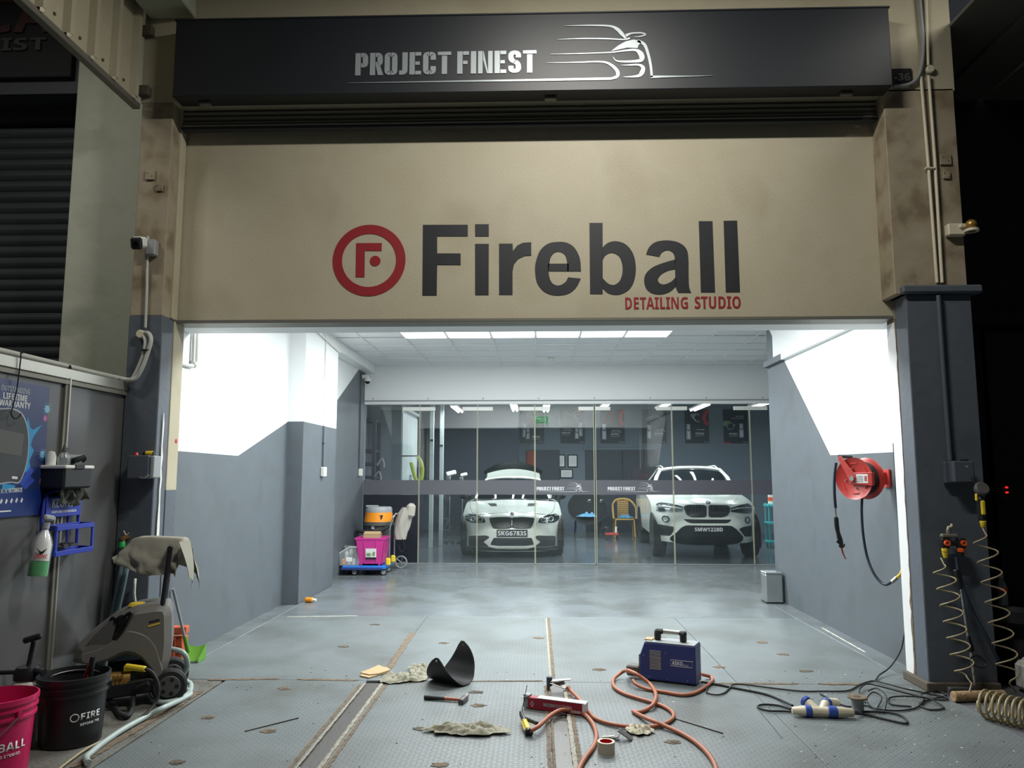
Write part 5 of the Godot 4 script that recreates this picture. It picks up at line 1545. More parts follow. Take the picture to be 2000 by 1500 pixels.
func right_side() -> void:
	var pl := thing("unit_number_plate", "small black number plate at the right end of the long sign", "plate", Vector3(2.801, 4.447, -5.64))
	part(pl, "plate", mb().box(Vector3(0, 0.065, 0), Vector3(0.15, 0.13, 0.012), 0.002), "matt_black")
	placed(part(pl, "digits", txt("-36", 0.12, 0.06, 0.003), "dark_grey_plastic"), Vector3(-0.06, 0.03, 0.006))
	var cd := thing("conduit", "pair of cream conduits down the right pillar with a round box", "conduit", Vector3.ZERO)
	part(cd, "pipe", mb().tube([Vector3(3.02, 5.252, -5.625), Vector3(2.998, 4.592, -5.625)], 0.011, 8), "cream_plastic")
	part(cd, "pipe", mb().tube([Vector3(2.997, 4.509, -5.625), Vector3(3.001, 3.851, -5.625), Vector3(2.993, 2.9, -5.625)], 0.012, 8), "cream_plastic")
	part(cd, "pipe", mb().tube([Vector3(2.939, 4.502, -5.625), Vector3(2.95, 3.812, -5.625), Vector3(2.956, 2.901, -5.625)], 0.012, 8), "cream_plastic")
	var rb: Vector3 = Vector3(3.01, 4.561, -5.645)
	part(cd, "round_box", mb().cyl(rb, rb + Vector3(0, 0, 0.035), 0.031, 18, -1, 0.006), "cream_plastic")
	for q in [Vector3(2.971, 3.774, -5.62), Vector3(2.937, 3.774, -5.62)]:
		part(cd, "saddle", mb().box(q, Vector3(0.035, 0.014, 0.03), 0.003), "cream_plastic")
	solo("feed_cable", mb().tube(cr([Vector3(2.959, 5.25, -5.62), Vector3(2.968, 4.955, -5.62), Vector3(2.967, 4.747, -5.62), Vector3(2.945, 4.582, -5.62), Vector3(2.901, 4.48, -5.62), Vector3(2.829, 4.436, -5.62), Vector3(2.729, 4.425, -5.62)], 5), 0.014, 8), "grey_plastic", "grey cable curving from the sign's end up the right pillar", "cable")
	for q in [[Vector3(3.087, 3.851, -5.645), 0.085], [Vector3(3.087, 3.727, -5.645), 0.055]]:
		var bl := thing("blanking_plate", "%s blank plate on the stained upper right pillar" % ("upper square" if q[1] > 0.06 else "lower small"), "plate", q[0])
		part(bl, "plate", mb().box(Vector3(0, 0, 0.006), Vector3(q[1], q[1], 0.012), 0.003), "stained_beige")
		for s in [-1, 1]:
			part(bl, "screw_hole", mb().cyl(Vector3(s * 0.018, s * -0.014, 0.011), Vector3(s * 0.018, s * -0.014, 0.014), 0.006, 8), "gap_dirt")
	var bz := thing("sounder", "round mustard sounder on a cream bracket at the right pillar's edge", "sounder", Vector3(3.109, 3.263, -5.645))
	part(bz, "bracket", mb().box(Vector3(0, 0.03, 0.03), Vector3(0.13, 0.09, 0.06), 0.008), "cream_plastic")
	part(bz, "arm", mb().box(Vector3(0.05, 0.05, 0.06), Vector3(0.08, 0.03, 0.05), 0.006), "cream_plastic")
	part(bz, "dome", mb().ball(Vector3(0.085, 0.052, 0.09), 0.04), "brass")
	part(bz, "shade", mb().move(Vector3(0.085, 0.0, 0.09)).lathe([Vector2(0.03, 0), Vector2(0.05, 0.0), Vector2(0.05, 0.018), Vector2(0.03, 0.02)], 16), "cream_plastic")
	# painted conduit and isolator
	var iso := thing("switch_box", "dark grey isolator box with a conduit on the right pillar", "switch box", Vector3(3.012, 1.442, -5.64))
	var ip := iso.position
	part(iso, "case", mb().box(Vector3(0.0, 0.075, 0.055), Vector3(0.145, 0.15, 0.1), 0.008), "grey_conduit")
	part(iso, "back_plate", mb().box(Vector3(-0.055, 0.07, 0.02), Vector3(0.09, 0.15, 0.04), 0.004), "grey_conduit")
	part(iso, "hinge", mb().box(Vector3(0.03, 0.156, 0.06), Vector3(0.05, 0.014, 0.03), 0.004), "matt_black")
	placed(part(iso, "print_line", txt("PDL", 0.022, 0.012, 0.001), "pale_print"), Vector3(0.01, 0.105, 0.1055))
	part(iso, "conduit_pipe", mb().tube([Vector3(2.958, 2.803, -5.62), Vector3(2.957, 2.261, -5.62), Vector3(2.961, 1.595, -5.62)].map(func(v): return v - ip), 0.017, 10), "grey_conduit")
	# manifold
	var mf := thing("air_manifold", "black air manifold with two orange collars on the right pillar", "manifold", Vector3(2.913, 1.02, -5.6))
	part(mf, "bar", mb().box(Vector3(0, 0, 0.03), Vector3(0.17, 0.035, 0.04), 0.006).box(Vector3(-0.056, 0.0, 0.035), Vector3(0.055, 0.07, 0.05), 0.008).box(Vector3(0.058, 0.0, 0.035), Vector3(0.055, 0.07, 0.05), 0.008), "black_plastic")
	for s in [-0.053, 0.06]:
		part(mf, "collar", mb().ribbon(arc(Vector2(s, 0), Vector2(0.014, 0.014), 0, 345, 23), 0.012, 0.02, true), "orange_bright")
	for o in mf.get_children():
		if String(o.name).begins_with("collar"):
			o.position = Vector3(0, 0.003, 0.056)
	part(mf, "valve", mb().cyl(Vector3(-0.02, 0.02, 0.03), Vector3(-0.02, 0.09, 0.03), 0.016).box(Vector3(-0.02, 0.05, 0.035), Vector3(0.12, 0.03, 0.04), 0.01), "old_aluminium")
	part(mf, "valve_lever", mb().tube(cr([Vector3(-0.025, 0.085, 0.03), Vector3(-0.02, 0.11, 0.035), Vector3(0.0, 0.115, 0.035), Vector3(0.005, 0.135, 0.035)], 4), 0.009, 8), "cream_plastic")
	part(mf, "yellow_coupler", mb().cyl(Vector3(-0.058, -0.06, 0.04), Vector3(-0.058, -0.03, 0.04), 0.021, 12, -1, 0.004).cyl(Vector3(-0.056, -0.1, 0.04), Vector3(-0.058, -0.062, 0.04), 0.013, 12, 0.021), "yellow_plastic")
	part(mf, "orange_coupler", mb().cyl(Vector3(0.052, -0.062, 0.04), Vector3(0.054, -0.032, 0.04), 0.024, 12, -1, 0.004), "orange_bright")
	part(mf, "black_coupler", mb().cyl(Vector3(0.052, -0.09, 0.04), Vector3(0.052, -0.062, 0.04), 0.018, 12), "black_plastic")
	var h1 := [Vector3(2.815, 0.92, -5.54)] + helix(Vector3(2.8, 0.889, -5.5), Vector3(2.89, 0.134, -5.46), 0.065, 7.0) + [Vector3(2.893, 0.116, -5.4), Vector3(2.873, 0.06, -5.401), Vector3(2.808, 0.05, -5.364)]
	solo("coil_hose", mb().tube(h1, 0.0055, 7), "tan_hose", "tan spiral air hose hanging under the manifold's yellow coupler", "hose")
	solo("slate_hose", mb().tube(cr([Vector3(2.931, 0.925, -5.56), Vector3(2.925, 0.817, -5.53), Vector3(2.948, 0.666, -5.5), Vector3(3.011, 0.526, -5.52), Vector3(3.061, 0.411, -5.5), Vector3(3.134, 0.243, -5.5)], 6), 0.012, 9), "slate_hose", "slate grey hose bending from the orange coupler behind the pillar", "hose")
	var ln := thing("spray_lance", "chrome spray lance with black grips leaning on the right pillar", "lance", Vector3(2.958, 0.067, -5.5))
	var lp := ln.position
	var L := [Vector3(2.901, 0.846, -5.52), Vector3(2.927, 0.714, -5.52), Vector3(2.951, 0.399, -5.52), Vector3(2.968, 0.298, -5.52), Vector3(2.939, 0.087, -5.45)]
	part(ln, "grip", mb().cyl(L[0] - lp, L[1] - lp, 0.02, 12, 0.023, 0.006), "black_plastic")
	part(ln, "tube", mb().cyl(L[1] - lp, L[2] - lp, 0.009, 10), "chrome")
	part(ln, "lower_grip", mb().cyl(L[2] - lp, L[3] - lp, 0.016, 10, 0.022, 0.004), "black_plastic")
	part(ln, "nozzle", mb().cyl(L[3] - lp, L[4] - lp, 0.014, 10, 0.007), "old_aluminium")
	part(ln, "ring_guard", mb().tube(cr([Vector3(-0.02, 0.19, 0.02), Vector3(0.03, 0.21, 0.02), Vector3(0.07, 0.17, 0.03), Vector3(0.05, 0.14, 0.05), Vector3(0.0, 0.15, 0.04)], 4, true), 0.006, 6, true), "black_plastic")
	# polisher
	var tl := thing("air_tool", "black and yellow air polisher hung at the outer edge of the right pillar", "polisher", Vector3(3.063, 1.241, -5.45))
	part(tl, "body", mb().box(Vector3(0, 0.02, 0), Vector3(0.05, 0.17, 0.05), 0.016), "black_plastic")
	part(tl, "grip", mb().box(Vector3(0.0, 0.03, 0.024), Vector3(0.03, 0.1, 0.02), 0.008), "yellow_plastic")
	part(tl, "head", mb().move(Vector3(0.01, 0.155, 0.0), Basis(Vector3.RIGHT, 1.1)).cyl(Vector3(0, -0.025, 0), Vector3(0, 0.025, 0), 0.045, 20, 0.05, 0.01), "dark_grey_plastic")
	part(tl, "trigger", mb().box(Vector3(-0.033, 0.1, 0.01), Vector3(0.016, 0.05, 0.02), 0.006), "yellow_plastic")
	part(tl, "coupler", mb().cyl(Vector3(0, -0.105, 0.01), Vector3(0, -0.06, 0.01), 0.015, 12, 0.022, 0.004), "yellow_plastic")
	var h2 := [Vector3(3.057, 1.147, -5.45)] + helix(Vector3(3.047, 1.111, -5.42), Vector3(3.127, 0.128, -5.36), 0.067, 7.5) + [Vector3(3.208, 0.05, -5.448)]
	solo("coil_hose", mb().tube(h2, 0.0055, 7), "tan_hose", "tan spiral air hose hanging from the black and yellow polisher", "hose")
	solo("strap", mb().beam(Vector3(3.056, 1.514, -5.56), Vector3(3.071, 1.387, -5.47), 0.014, 0.006), "matt_black", "black strap from the right isolator box to the polisher", "strap")
	solo("hose_coil", mb().tube(helix(Vector3(2.757, 0.085, -5.079), Vector3(2.936, 0.085, -4.78), 0.082, 9.0, 16), 0.0085, 8), "tan_hose", "thick tan coil of air hose lying on the pavers", "hose")
	var wb := thing("wooden_roller", "round wooden bar lying at the foot of the right pillar", "bar", Vector3(2.759, 0, -5.39))
	var we: Vector3 = Vector3(3.12, 0, -5.436) - wb.position
	part(wb, "bar", mb().cyl(Vector3(0, 0.034, 0), Vector3(we.x, 0.034, we.z), 0.034, 16, -1, 0.005), "raw_wood")
	part(wb, "block", mb().box(Vector3(0.1, 0.045, -0.07), Vector3(0.18, 0.06, 0.05), 0.008), "matt_black")
	# the dark corner beyond the pillar
	var dr := thing("tyre", "dark tyre lying on a drum in the gloom right of the pillar", "tyre", Vector3(3.392, 0, -5.728))
	dr.position = Vector3(3.62, 0.0, -6.0)
	part(dr, "tread", mb().lathe([Vector2(0.17, 0.42), Vector2(0.28, 0.41), Vector2(0.31, 0.44), Vector2(0.31, 0.52), Vector2(0.28, 0.55), Vector2(0.17, 0.54), Vector2(0.17, 0.42)], 32), "black_rubber")
	part(dr, "drum", mb().lathe([Vector2(0, 0), Vector2(0.22, 0), Vector2(0.22, 0.41), Vector2(0, 0.41)], 24), "matt_black")
	var bt := thing("drink_bottle", "clear drink bottle with a red label standing on the dark tyre", "bottle", Vector3(3.4, 0.552, -5.86))
	part(bt, "body", mb().lathe([Vector2(0, 0), Vector2(0.036, 0), Vector2(0.038, 0.02), Vector2(0.036, 0.13), Vector2(0.016, 0.18), Vector2(0.015, 0.2), Vector2(0, 0.2)], 18), "clear_plastic")
	part(bt, "label_band", mb().lathe([Vector2(0.0385, 0.1), Vector2(0.0385, 0.125)], 18), "red_plastic")
	part(bt, "drink", mb().lathe([Vector2(0, 0.004), Vector2(0.034, 0.004), Vector2(0.034, 0.09), Vector2(0, 0.09)], 18), "car_glass")
	part(bt, "cap", mb().cyl(Vector3(0, 0.195, 0), Vector3(0, 0.222, 0), 0.017, 14, -1, 0.003), "grey_plastic")
	var jc := thing("jerrycan", "white plastic jerrycan at the right edge of the picture", "jerrycan", Vector3(3.386, 0, -5.638))
	part(jc, "body", mb().box(Vector3(0.06, 0.11, 0), Vector3(0.2, 0.2, 0.14), 0.03), "white_plastic")
	part(jc, "shoulder", mb().move(Vector3(0.06, 0.2, 0)).lathe([Vector2(0.09, 0), Vector2(0.07, 0.03), Vector2(0.03, 0.04), Vector2(0, 0.04)], 4), "white_plastic")
	part(jc, "cap", mb().cyl(Vector3(0.06, 0.24, 0), Vector3(0.06, 0.27, 0), 0.025, 14), "white_plastic")
	var ld := thing("charger", "small black charger with two red lights in the dark right-hand unit", "charger", Vector3(4.029, 1.299, -6.8))
	part(ld, "case", mb().box(Vector3(0, 0.05, 0), Vector3(0.12, 0.2, 0.06), 0.01), "matt_black")
	for y in [0.045, 0.088]:
		part(ld, "red_light", mb().box(Vector3(0, y, 0.033), Vector3(0.022, 0.014, 0.01), 0.002), "red_glow")
	# hose reel on the bay wall
	var rl := thing("hose_reel", "red hose reel on a swing bracket on the right bay wall", "hose reel", Vector3(2.562, 1.465, -6.3))
	var ax := Vector3(-0.85, 0, 0.53).normalized()
	var B := Basis(Vector3.UP.cross(ax).normalized(), Vector3.UP, ax)   # drawn face on: z along the axle
	var cen := func(x: float, y: float, zz: float) -> Vector3: return B * Vector3(x, y, zz)
	for s in [0, 1]:
		var d := part(rl, "disc", mb().move(Vector3.ZERO, B * Basis(Vector3.RIGHT, PI / 2)).lathe([Vector2(0, -0.004), Vector2(0.15, -0.004), Vector2(0.165, -0.012 if s else 0.012), Vector2(0.168, -0.008 if s else 0.016), Vector2(0.15, 0.004), Vector2(0, 0.004)], 40), "red_paint")
		d.position = cen.call(0, 0, -0.13 * s)
	part(rl, "hub_drum", mb().cyl(cen.call(0, 0, -0.13), cen.call(0, 0, 0), 0.1, 24), "black_rubber")
	part(rl, "wound_hose", mb().cyl(cen.call(0, 0, -0.12), cen.call(0, 0, -0.01), 0.135, 28, -1, 0.012), "black_rubber")
	var rib := mb().move(cen.call(0, 0, 0.004), B)
	for a in [20, 80, 200, 260, 320]:
		rib.ribbon(arc(Vector2.ZERO, Vector2(0.12, 0.12), a, a + 26, 6), 0.008, 0.005)
	part(rl, "pressed_rib", rib, "red_paint")
	part(rl, "front_arm", mb().move(cen.call(0, 0, 0.012), B).prism([Vector2(-0.03, -0.045), Vector2(0.17, -0.055), Vector2(0.17, 0.05), Vector2(0.0, 0.045)], 0.016, 0.003).prism([Vector2(-0.03, -0.03), Vector2(0.03, 0.02), Vector2(-0.11, 0.185), Vector2(-0.135, 0.165)], 0.016, 0.003), "red_paint")
	part(rl, "label_plate", mb().move(cen.call(0.03, -0.035, 0.0285), B).prism(rect(0, 0, 0.105, 0.07), 0.001), "white_print")
	placed(part(rl, "print_line", txt("HOSE", 0.022, 0.04, 0.001), "red_print"), cen.call(0.105, -0.02, 0.0298), B)
	for k in 5:
		part(rl, "print_rule", mb().move(cen.call(0.038, -0.025 + 0.01 * k, 0.0297), B).prism(rect(0, 0, 0.055, 0.003), 0.0006), "black_print")
	part(rl, "axle_nut", mb().cyl(cen.call(0, 0, 0.02), cen.call(0, 0, 0.045), 0.022, 6), "steel_bright")
	part(rl, "axle_flange", mb().cyl(cen.call(0, 0, 0.02), cen.call(0, 0, 0.032), 0.034, 16), "red_paint")
	for k in 8:
		var a := TAU * k / 8.0 + 0.2
		var rr: float = 0.042 if k % 2 else 0.08
		part(rl, "bolt", mb().cyl(cen.call(rr * cos(a), rr * sin(a), 0.004), cen.call(rr * cos(a), rr * sin(a), 0.018 if rr > 0.05 else 0.033), 0.006, 6), "steel_bright")
	part(rl, "guide_roller", mb().cyl(cen.call(-0.12, 0.178, -0.13), cen.call(-0.12, 0.178, 0.02), 0.014, 12), "black_plastic")
	part(rl, "swing_bracket", mb().beam(cen.call(0.165, 0.0, 0.01), Vector3(0.25, 0.0, -0.16), 0.012, 0.1).beam(cen.call(0.165, 0.0, -0.13), Vector3(0.22, 0.0, -0.2), 0.012, 0.1), "red_paint")
	part(rl, "pivot", mb().cyl(Vector3(0.24, -0.06, -0.18), Vector3(0.24, 0.06, -0.18), 0.012, 10), "steel_bright")
	part(rl, "wall_plate", mb().box(Vector3(0.335, 0.0, -0.19), Vector3(0.016, 0.15, 0.12), 0.003).box(Vector3(0.295, 0.0, -0.18), Vector3(0.08, 0.1, 0.02), 0.003), "red_paint")
	var o := rl.position
	part(rl, "feed_hose", mb().tube(cr([Vector3(2.612, 1.337, -6.3), Vector3(2.6, 1.199, -6.3), Vector3(2.603, 1.018, -6.3), Vector3(2.623, 0.858, -6.3), Vector3(2.639, 0.745, -6.25), Vector3(2.669, 0.673, -6.2), Vector3(2.693, 0.653, -6.15), Vector3(2.714, 0.679, -6.1)], 6).map(func(v): return v - o), 0.011, 8), "slate_hose")
	part(rl, "hose_fitting", mb().tube([Vector3(2.701, 0.683, -6.07), Vector3(2.745, 0.718, -6.07)].map(func(v): return v - o), 0.015, 10), "steel_bright")
	part(rl, "yellow_tail", mb().tube(cr([Vector3(2.727, 0.723, -6.03), Vector3(2.755, 0.749, -6.03), Vector3(2.773, 0.791, -6.03)], 4).map(func(v): return v - o), 0.012, 8), "yellow_plastic")
	part(rl, "drop_hose", mb().tube(cr([Vector3(2.379, 1.589, -6.2), Vector3(2.362, 1.484, -6.2), Vector3(2.355, 1.343, -6.2), Vector3(2.358, 1.236, -6.2)], 5).map(func(v): return v - o), 0.012, 8), "slate_hose")
	part(rl, "hose_end", mb().tube([Vector3(2.358, 1.244, -6.2), Vector3(2.358, 1.156, -6.2)].map(func(v): return v - o), 0.007, 8), "steel_bright")
	part(rl, "air_gun", mb().tube(cr([Vector3(2.358, 1.164, -6.2), Vector3(2.362, 1.077, -6.2), Vector3(2.378, 0.998, -6.2), Vector3(2.391, 0.934, -6.2)], 4).map(func(v): return v - o), [0.015, 0.017, 0.018, 0.018, 0.018, 0.016, 0.016, 0.018, 0.02, 0.02, 0.018, 0.016, 0.014], 10).tube([Vector3(2.353, 0.982, -6.2), Vector3(2.376, 0.958, -6.2)].map(func(v): return v - o), 0.01, 6).tube(cr([Vector3(2.367, 0.942, -6.2), Vector3(2.39, 0.927, -6.2), Vector3(2.411, 0.942, -6.2), Vector3(2.412, 0.958, -6.2)], 3).map(func(v): return v - o), 0.005, 6), "black_plastic")
	part(rl, "gun_tip", mb().tube(cr([Vector3(2.387, 0.934, -6.2), Vector3(2.4, 0.879, -6.2), Vector3(2.418, 0.84, -6.2)], 3).map(func(v): return v - o), [0.008, 0.008, 0.007, 0.006, 0.005, 0.005, 0.004], 8), "inner_red")
	solo("wall_pipe", mb().tube([Vector3(2.885, 1.746, -6.29), Vector3(2.885, 1.586, -6.292), Vector3(2.885, 1.14, -6.286), Vector3(2.885, 0.929, -6.278)], 0.014, 8), "slate_hose", "dark pipe up the right bay wall beside the chipped white jamb", "pipe")
	solo("wall_cable", mb().tube(cr([Vector3(2.89, 0.309, -6.29), Vector3(2.86, 0.257, -6.258), Vector3(2.82, 0.154, -6.235), Vector3(2.75, 0.078, -6.194), Vector3(2.655, 0.04, -6.099), Vector3(2.544, 0.02, -5.997), Vector3(2.471, 0.01, -5.891)], 5), 0.006, 6), "black_rubber", "thin black cable from the right jamb down to the floor", "cable")


# ------------------------------------------------------------------ what stands in the bay
func bay_things() -> void:
	var ex := thing("exit_sign", "green exit sign hung behind the header, facing the glass doors", "sign", Vector3(0.16, 2.79, -6.7))
	part(ex, "box", mb().box(Vector3(0, 0.08, 0), Vector3(0.3, 0.16, 0.04), 0.004), "green_cap")
	part(ex, "hanger", mb().cyl(Vector3(-0.1, 0.16, 0), Vector3(-0.1, 0.58, 0), 0.006, 8).cyl(Vector3(0.1, 0.16, 0), Vector3(0.1, 0.58, 0), 0.006, 8), "steel_bright")
	placed(part(ex, "print_line", txt("EXIT", 0.2, 0.1, 0.003), "white_print"), Vector3(0.1, 0.03, -0.02), Basis(Vector3.UP, PI))
	# pipes and sockets on the left
	var wp := thing("wall_conduit", "white conduit with an elbow high on the left bay wall by the opening", "conduit", Vector3.ZERO)
	part(wp, "pipe", mb().tube([Vector3(-2.93, 3.3, -6.4), Vector3(-2.93, 2.44, -6.41)], 0.014, 8).tube([Vector3(-2.93, 3.3, -6.47), Vector3(-2.93, 2.46, -6.48)], 0.014, 8), "white_plastic")
	part(wp, "elbow", mb().tube(cr([Vector3(-2.93, 2.46, -6.41), Vector3(-2.925, 2.42, -6.4), Vector3(-2.93, 2.41, -6.3), Vector3(-2.93, 2.41, -6.1)], 4), 0.018, 8).ball(Vector3(-2.925, 2.43, -6.42), 0.03), "white_plastic")
	var s1 := thing("wall_socket", "white socket box with a conduit on the side of the pilaster", "socket", Vector3(-2.757, 1.5, -9.87))
	part(s1, "box", mb().box(Vector3(0.025, 0.03, 0), Vector3(0.05, 0.12, 0.12), 0.006), "white_plastic")
	part(s1, "pipe_grey", mb().tube([Vector3(0.012, 0.09, 0.0), Vector3(0.012, 0.62, 0.0)], 0.01, 8), "grey_conduit")
	part(s1, "pipe_white", mb().tube([Vector3(0.012, 0.62, 0.0), Vector3(0.012, 1.8, 0.0)], 0.01, 8), "white_plastic")
	part(s1, "junction", mb().ball(Vector3(0.015, 0.4, 0), 0.02, Vector3.ONE, 8), "grey_conduit")
	part(s1, "upper_run", mb().tube([Vector3(0.016, 1.82, 0.9), Vector3(0.016, 1.7, -0.66)], 0.016, 8), "white_plastic")
	var s2 := thing("wall_socket", "white socket box low on the grey wall beside the first glass panel", "socket", Vector3(-2.947, 1.5, -12.8))
	part(s2, "box", mb().box(Vector3(0.025, 0.03, 0), Vector3(0.05, 0.12, 0.12), 0.006), "white_plastic")
	part(s2, "pipe_grey", mb().tube([Vector3(0.012, 0.09, 0.05), Vector3(0.012, 1.7, 0.05)], 0.012, 8), "grey_conduit")
	var cc := thing("dome_camera", "white dome camera in the corner above the first glass panel", "camera", Vector3(-2.86, 3.07, -12.85))
	part(cc, "mount", mb().box(Vector3(-0.03, 0.07, 0), Vector3(0.12, 0.06, 0.1), 0.01), "white_plastic")
	part(cc, "body", mb().cyl(Vector3(0.01, -0.01, 0), Vector3(0.01, 0.05, 0), 0.06, 18, 0.065, 0.006), "white_plastic")
	part(cc, "dome", mb().ball(Vector3(0.01, -0.01, 0), 0.042), "black_gloss")
	solo("door_bell", mb().move(Vector3(-2.838, 1.76, -5.97), Basis(Vector3(0, 0, 1), -PI / 2)).lathe([Vector2(0, 0), Vector2(0.034, 0), Vector2(0.034, 0.004), Vector2(0.02, 0.008), Vector2(0, 0.014)], 20), "red_paint", "red bell edge-on at the left jamb", "bell")
	var bin := thing("waste_bin", "slim stainless bin standing at the end of the right bay wall", "bin", Vector3(2.78, 0, -9.38))
	part(bin, "body", mb().box(Vector3(0, 0.17, 0), Vector3(0.2, 0.33, 0.2), 0.012), "stainless")
	part(bin, "lid", mb().box(Vector3(0, 0.345, 0), Vector3(0.205, 0.025, 0.205), 0.008), "stainless")
	part(bin, "base", mb().box(Vector3(0, 0.01, 0), Vector3(0.205, 0.02, 0.205), 0.004), "black_plastic")
	var yb := thing("small_bottle", "little yellow-brown bottle lying on the floor by the pilaster", "bottle", Vector3(-2.66, 0, -9.2))
	part(yb, "body", mb().cyl(Vector3(-0.06, 0.03, 0), Vector3(0.03, 0.03, 0.01), 0.03, 12, -1, 0.006), "orange_plastic")
	part(yb, "cap", mb().cyl(Vector3(0.03, 0.03, 0.01), Vector3(0.07, 0.03, 0.014), 0.016, 10), "white_plastic")
	# platform trolley with its load
	var tr := thing("platform_trolley", "blue platform trolley with a chrome handle and yellow brackets", "trolley", Vector3(-2.6, 0, -11.85))
	part(tr, "deck", mb().box(Vector3(0.035, 0.12, 0), Vector3(0.65, 0.05, 0.55), 0.01), "blue_deck")
	part(tr, "deck_rim", mb().box(Vector3(0.0, 0.1, 0.005), Vector3(0.62, 0.04, 0.56), 0.008), "navy_paint")
	for q in [Vector3(-0.115, 0.048, 0.2), Vector3(0.32, 0.048, 0.2), Vector3(-0.28, 0.048, -0.2), Vector3(0.32, 0.048, -0.2)]:
		var w := part(tr, "caster", mb().cyl(q - Vector3(0, 0, 0.015), q + Vector3(0, 0, 0.015), 0.048, 18, -1, 0.006), "black_rubber")
		part(w, "hub", mb().cyl(q + Vector3(0, 0, 0.013), q + Vector3(0, 0, 0.019), 0.034, 14), "grey_plastic")
		part(w, "fork", mb().box(q + Vector3(0, 0.035, -0.02), Vector3(0.06, 0.04, 0.01), 0.002), "steel_bright")
	var hz := [0.2, -0.16]
	part(tr, "handle", mb().tube(fil([Vector3(0.4, 0.15, 0.2), Vector3(0.4, 0.72, 0.2), Vector3(0.47, 0.9, 0.2), Vector3(0.47, 0.9, -0.2), Vector3(0.4, 0.72, -0.2), Vector3(0.4, 0.15, -0.2)], 0.08), 0.013, 10), "chrome")
	for z in [0.2, -0.2]:
		part(tr, "bracket", mb().box(Vector3(0.385, 0.2, z), Vector3(0.07, 0.11, 0.06), 0.016), "yellow_plastic")
	# magenta crate with a carton
	var cr1 := thing("plastic_crate", "bright pink plastic crate standing on the trolley", "crate", Vector3(-2.475, 0.146, -11.78))
	var wl := func(s: float, t: float) -> Array: return [s, t]
	for q in [[Vector3(0, 0, 1), 0.0], [Vector3(1, 0, 0), PI / 2], [Vector3(0, 0, -1), PI], [Vector3(-1, 0, 0), -PI / 2]]:
		var b := Basis(Vector3.UP, q[1])
		part(cr1, "side", mb().move(b * Vector3(0, 0, 0.165) , b * Basis(Vector3.RIGHT, 0.13)).prism([Vector2(-0.165, 0.03), Vector2(-0.13, 0.0), Vector2(-0.115, 0.03), Vector2(0.115, 0.03), Vector2(0.13, 0.0), Vector2(0.165, 0.03), Vector2(0.205, 0.4), Vector2(-0.205, 0.4)], 0.008), "pink_plastic")
	part(cr1, "base", mb().box(Vector3(0, 0.035, 0), Vector3(0.32, 0.012, 0.32)), "pink_plastic")
	part(cr1, "rim", mb().ribbon([Vector2(-0.22, -0.22), Vector2(0.22, -0.22), Vector2(0.22, 0.22), Vector2(-0.22, 0.22)], 0.03, 0.025, true), "pink_plastic")
	var rim: Node3D = cr1.get_child(cr1.get_child_count() - 1)
	rim.transform = Transform3D(ON_FLOOR, Vector3(0, 0.385, 0))
	for s in [-0.09, 0.09]:
		part(cr1, "corner_rib", mb().move(Vector3(s, 0.03, 0.175), Basis(Vector3.RIGHT, 0.13)).box(Vector3(0, 0.17, 0.004), Vector3(0.012, 0.33, 0.01), 0.003), "pink_plastic")
	part(cr1, "label_sheet", mb().move(Vector3(-0.065, 0.1, 0.198), Basis(Vector3.RIGHT, 0.13)).prism(rect(0, 0, 0.16, 0.155), 0.002), "paper")
	part(cr1, "label_foot", mb().move(Vector3(-0.065, 0.1, 0.2), Basis(Vector3.RIGHT, 0.13)).prism(rect(0, 0, 0.16, 0.025), 0.002), "black_print")
	part(cr1, "label_leaf", mb().move(Vector3(-0.05, 0.14, 0.206), Basis(Vector3.RIGHT, 0.13)).prism(rect(0, 0, 0.06, 0.05), 0.002).prism([Vector2(0.075, 0.02), Vector2(0.12, 0.0), Vector2(0.13, 0.06), Vector2(0.1, 0.07)], 0.002), "label_green")
	var bx := thing("carton", "brown cardboard carton standing in the pink crate", "box", Vector3(-2.49, 0.45, -11.8))
	part(bx, "body", mb().box(Vector3(0, 0.09, 0), Vector3(0.25, 0.14, 0.15), 0.003), "cardboard")
	part(bx, "flap", mb().move(Vector3(0, 0.162, 0.02), Basis(Vector3.RIGHT, 0.3)).box(Vector3.ZERO, Vector3(0.25, 0.006, 0.12)), "cardboard")
	# clear tub with bottles
	var tb := thing("storage_tub", "clear plastic tub of bottles beside the pink crate on the trolley", "tub", Vector3(-2.79, 0.148, -11.75))
	part(tb, "front", mb().move(Vector3(0, 0, 0.15)).prism([Vector2(-0.14, 0), Vector2(0.15, 0.0), Vector2(0.17, 0.27), Vector2(0.0, 0.27), Vector2(-0.15, 0.18)], 0.005), "clear_plastic")
	part(tb, "back", mb().move(Vector3(0, 0, -0.15)).prism([Vector2(-0.14, 0), Vector2(0.15, 0.0), Vector2(0.17, 0.27), Vector2(-0.15, 0.27)], 0.005), "clear_plastic")
	part(tb, "base", mb().box(Vector3(0, 0.004, 0), Vector3(0.29, 0.008, 0.3)), "clear_plastic")
	part(tb, "lip", mb().beam(Vector3(-0.15, 0.18, 0.155), Vector3(0.0, 0.27, 0.155), 0.02, 0.012).beam(Vector3(0.0, 0.27, 0.155), Vector3(0.17, 0.27, 0.155), 0.02, 0.012), "white_plastic")
	part(tb, "label_sheet", mb().box(Vector3(0.0, 0.09, 0.157), Vector3(0.09, 0.06, 0.002)), "paper")
	var k := 0
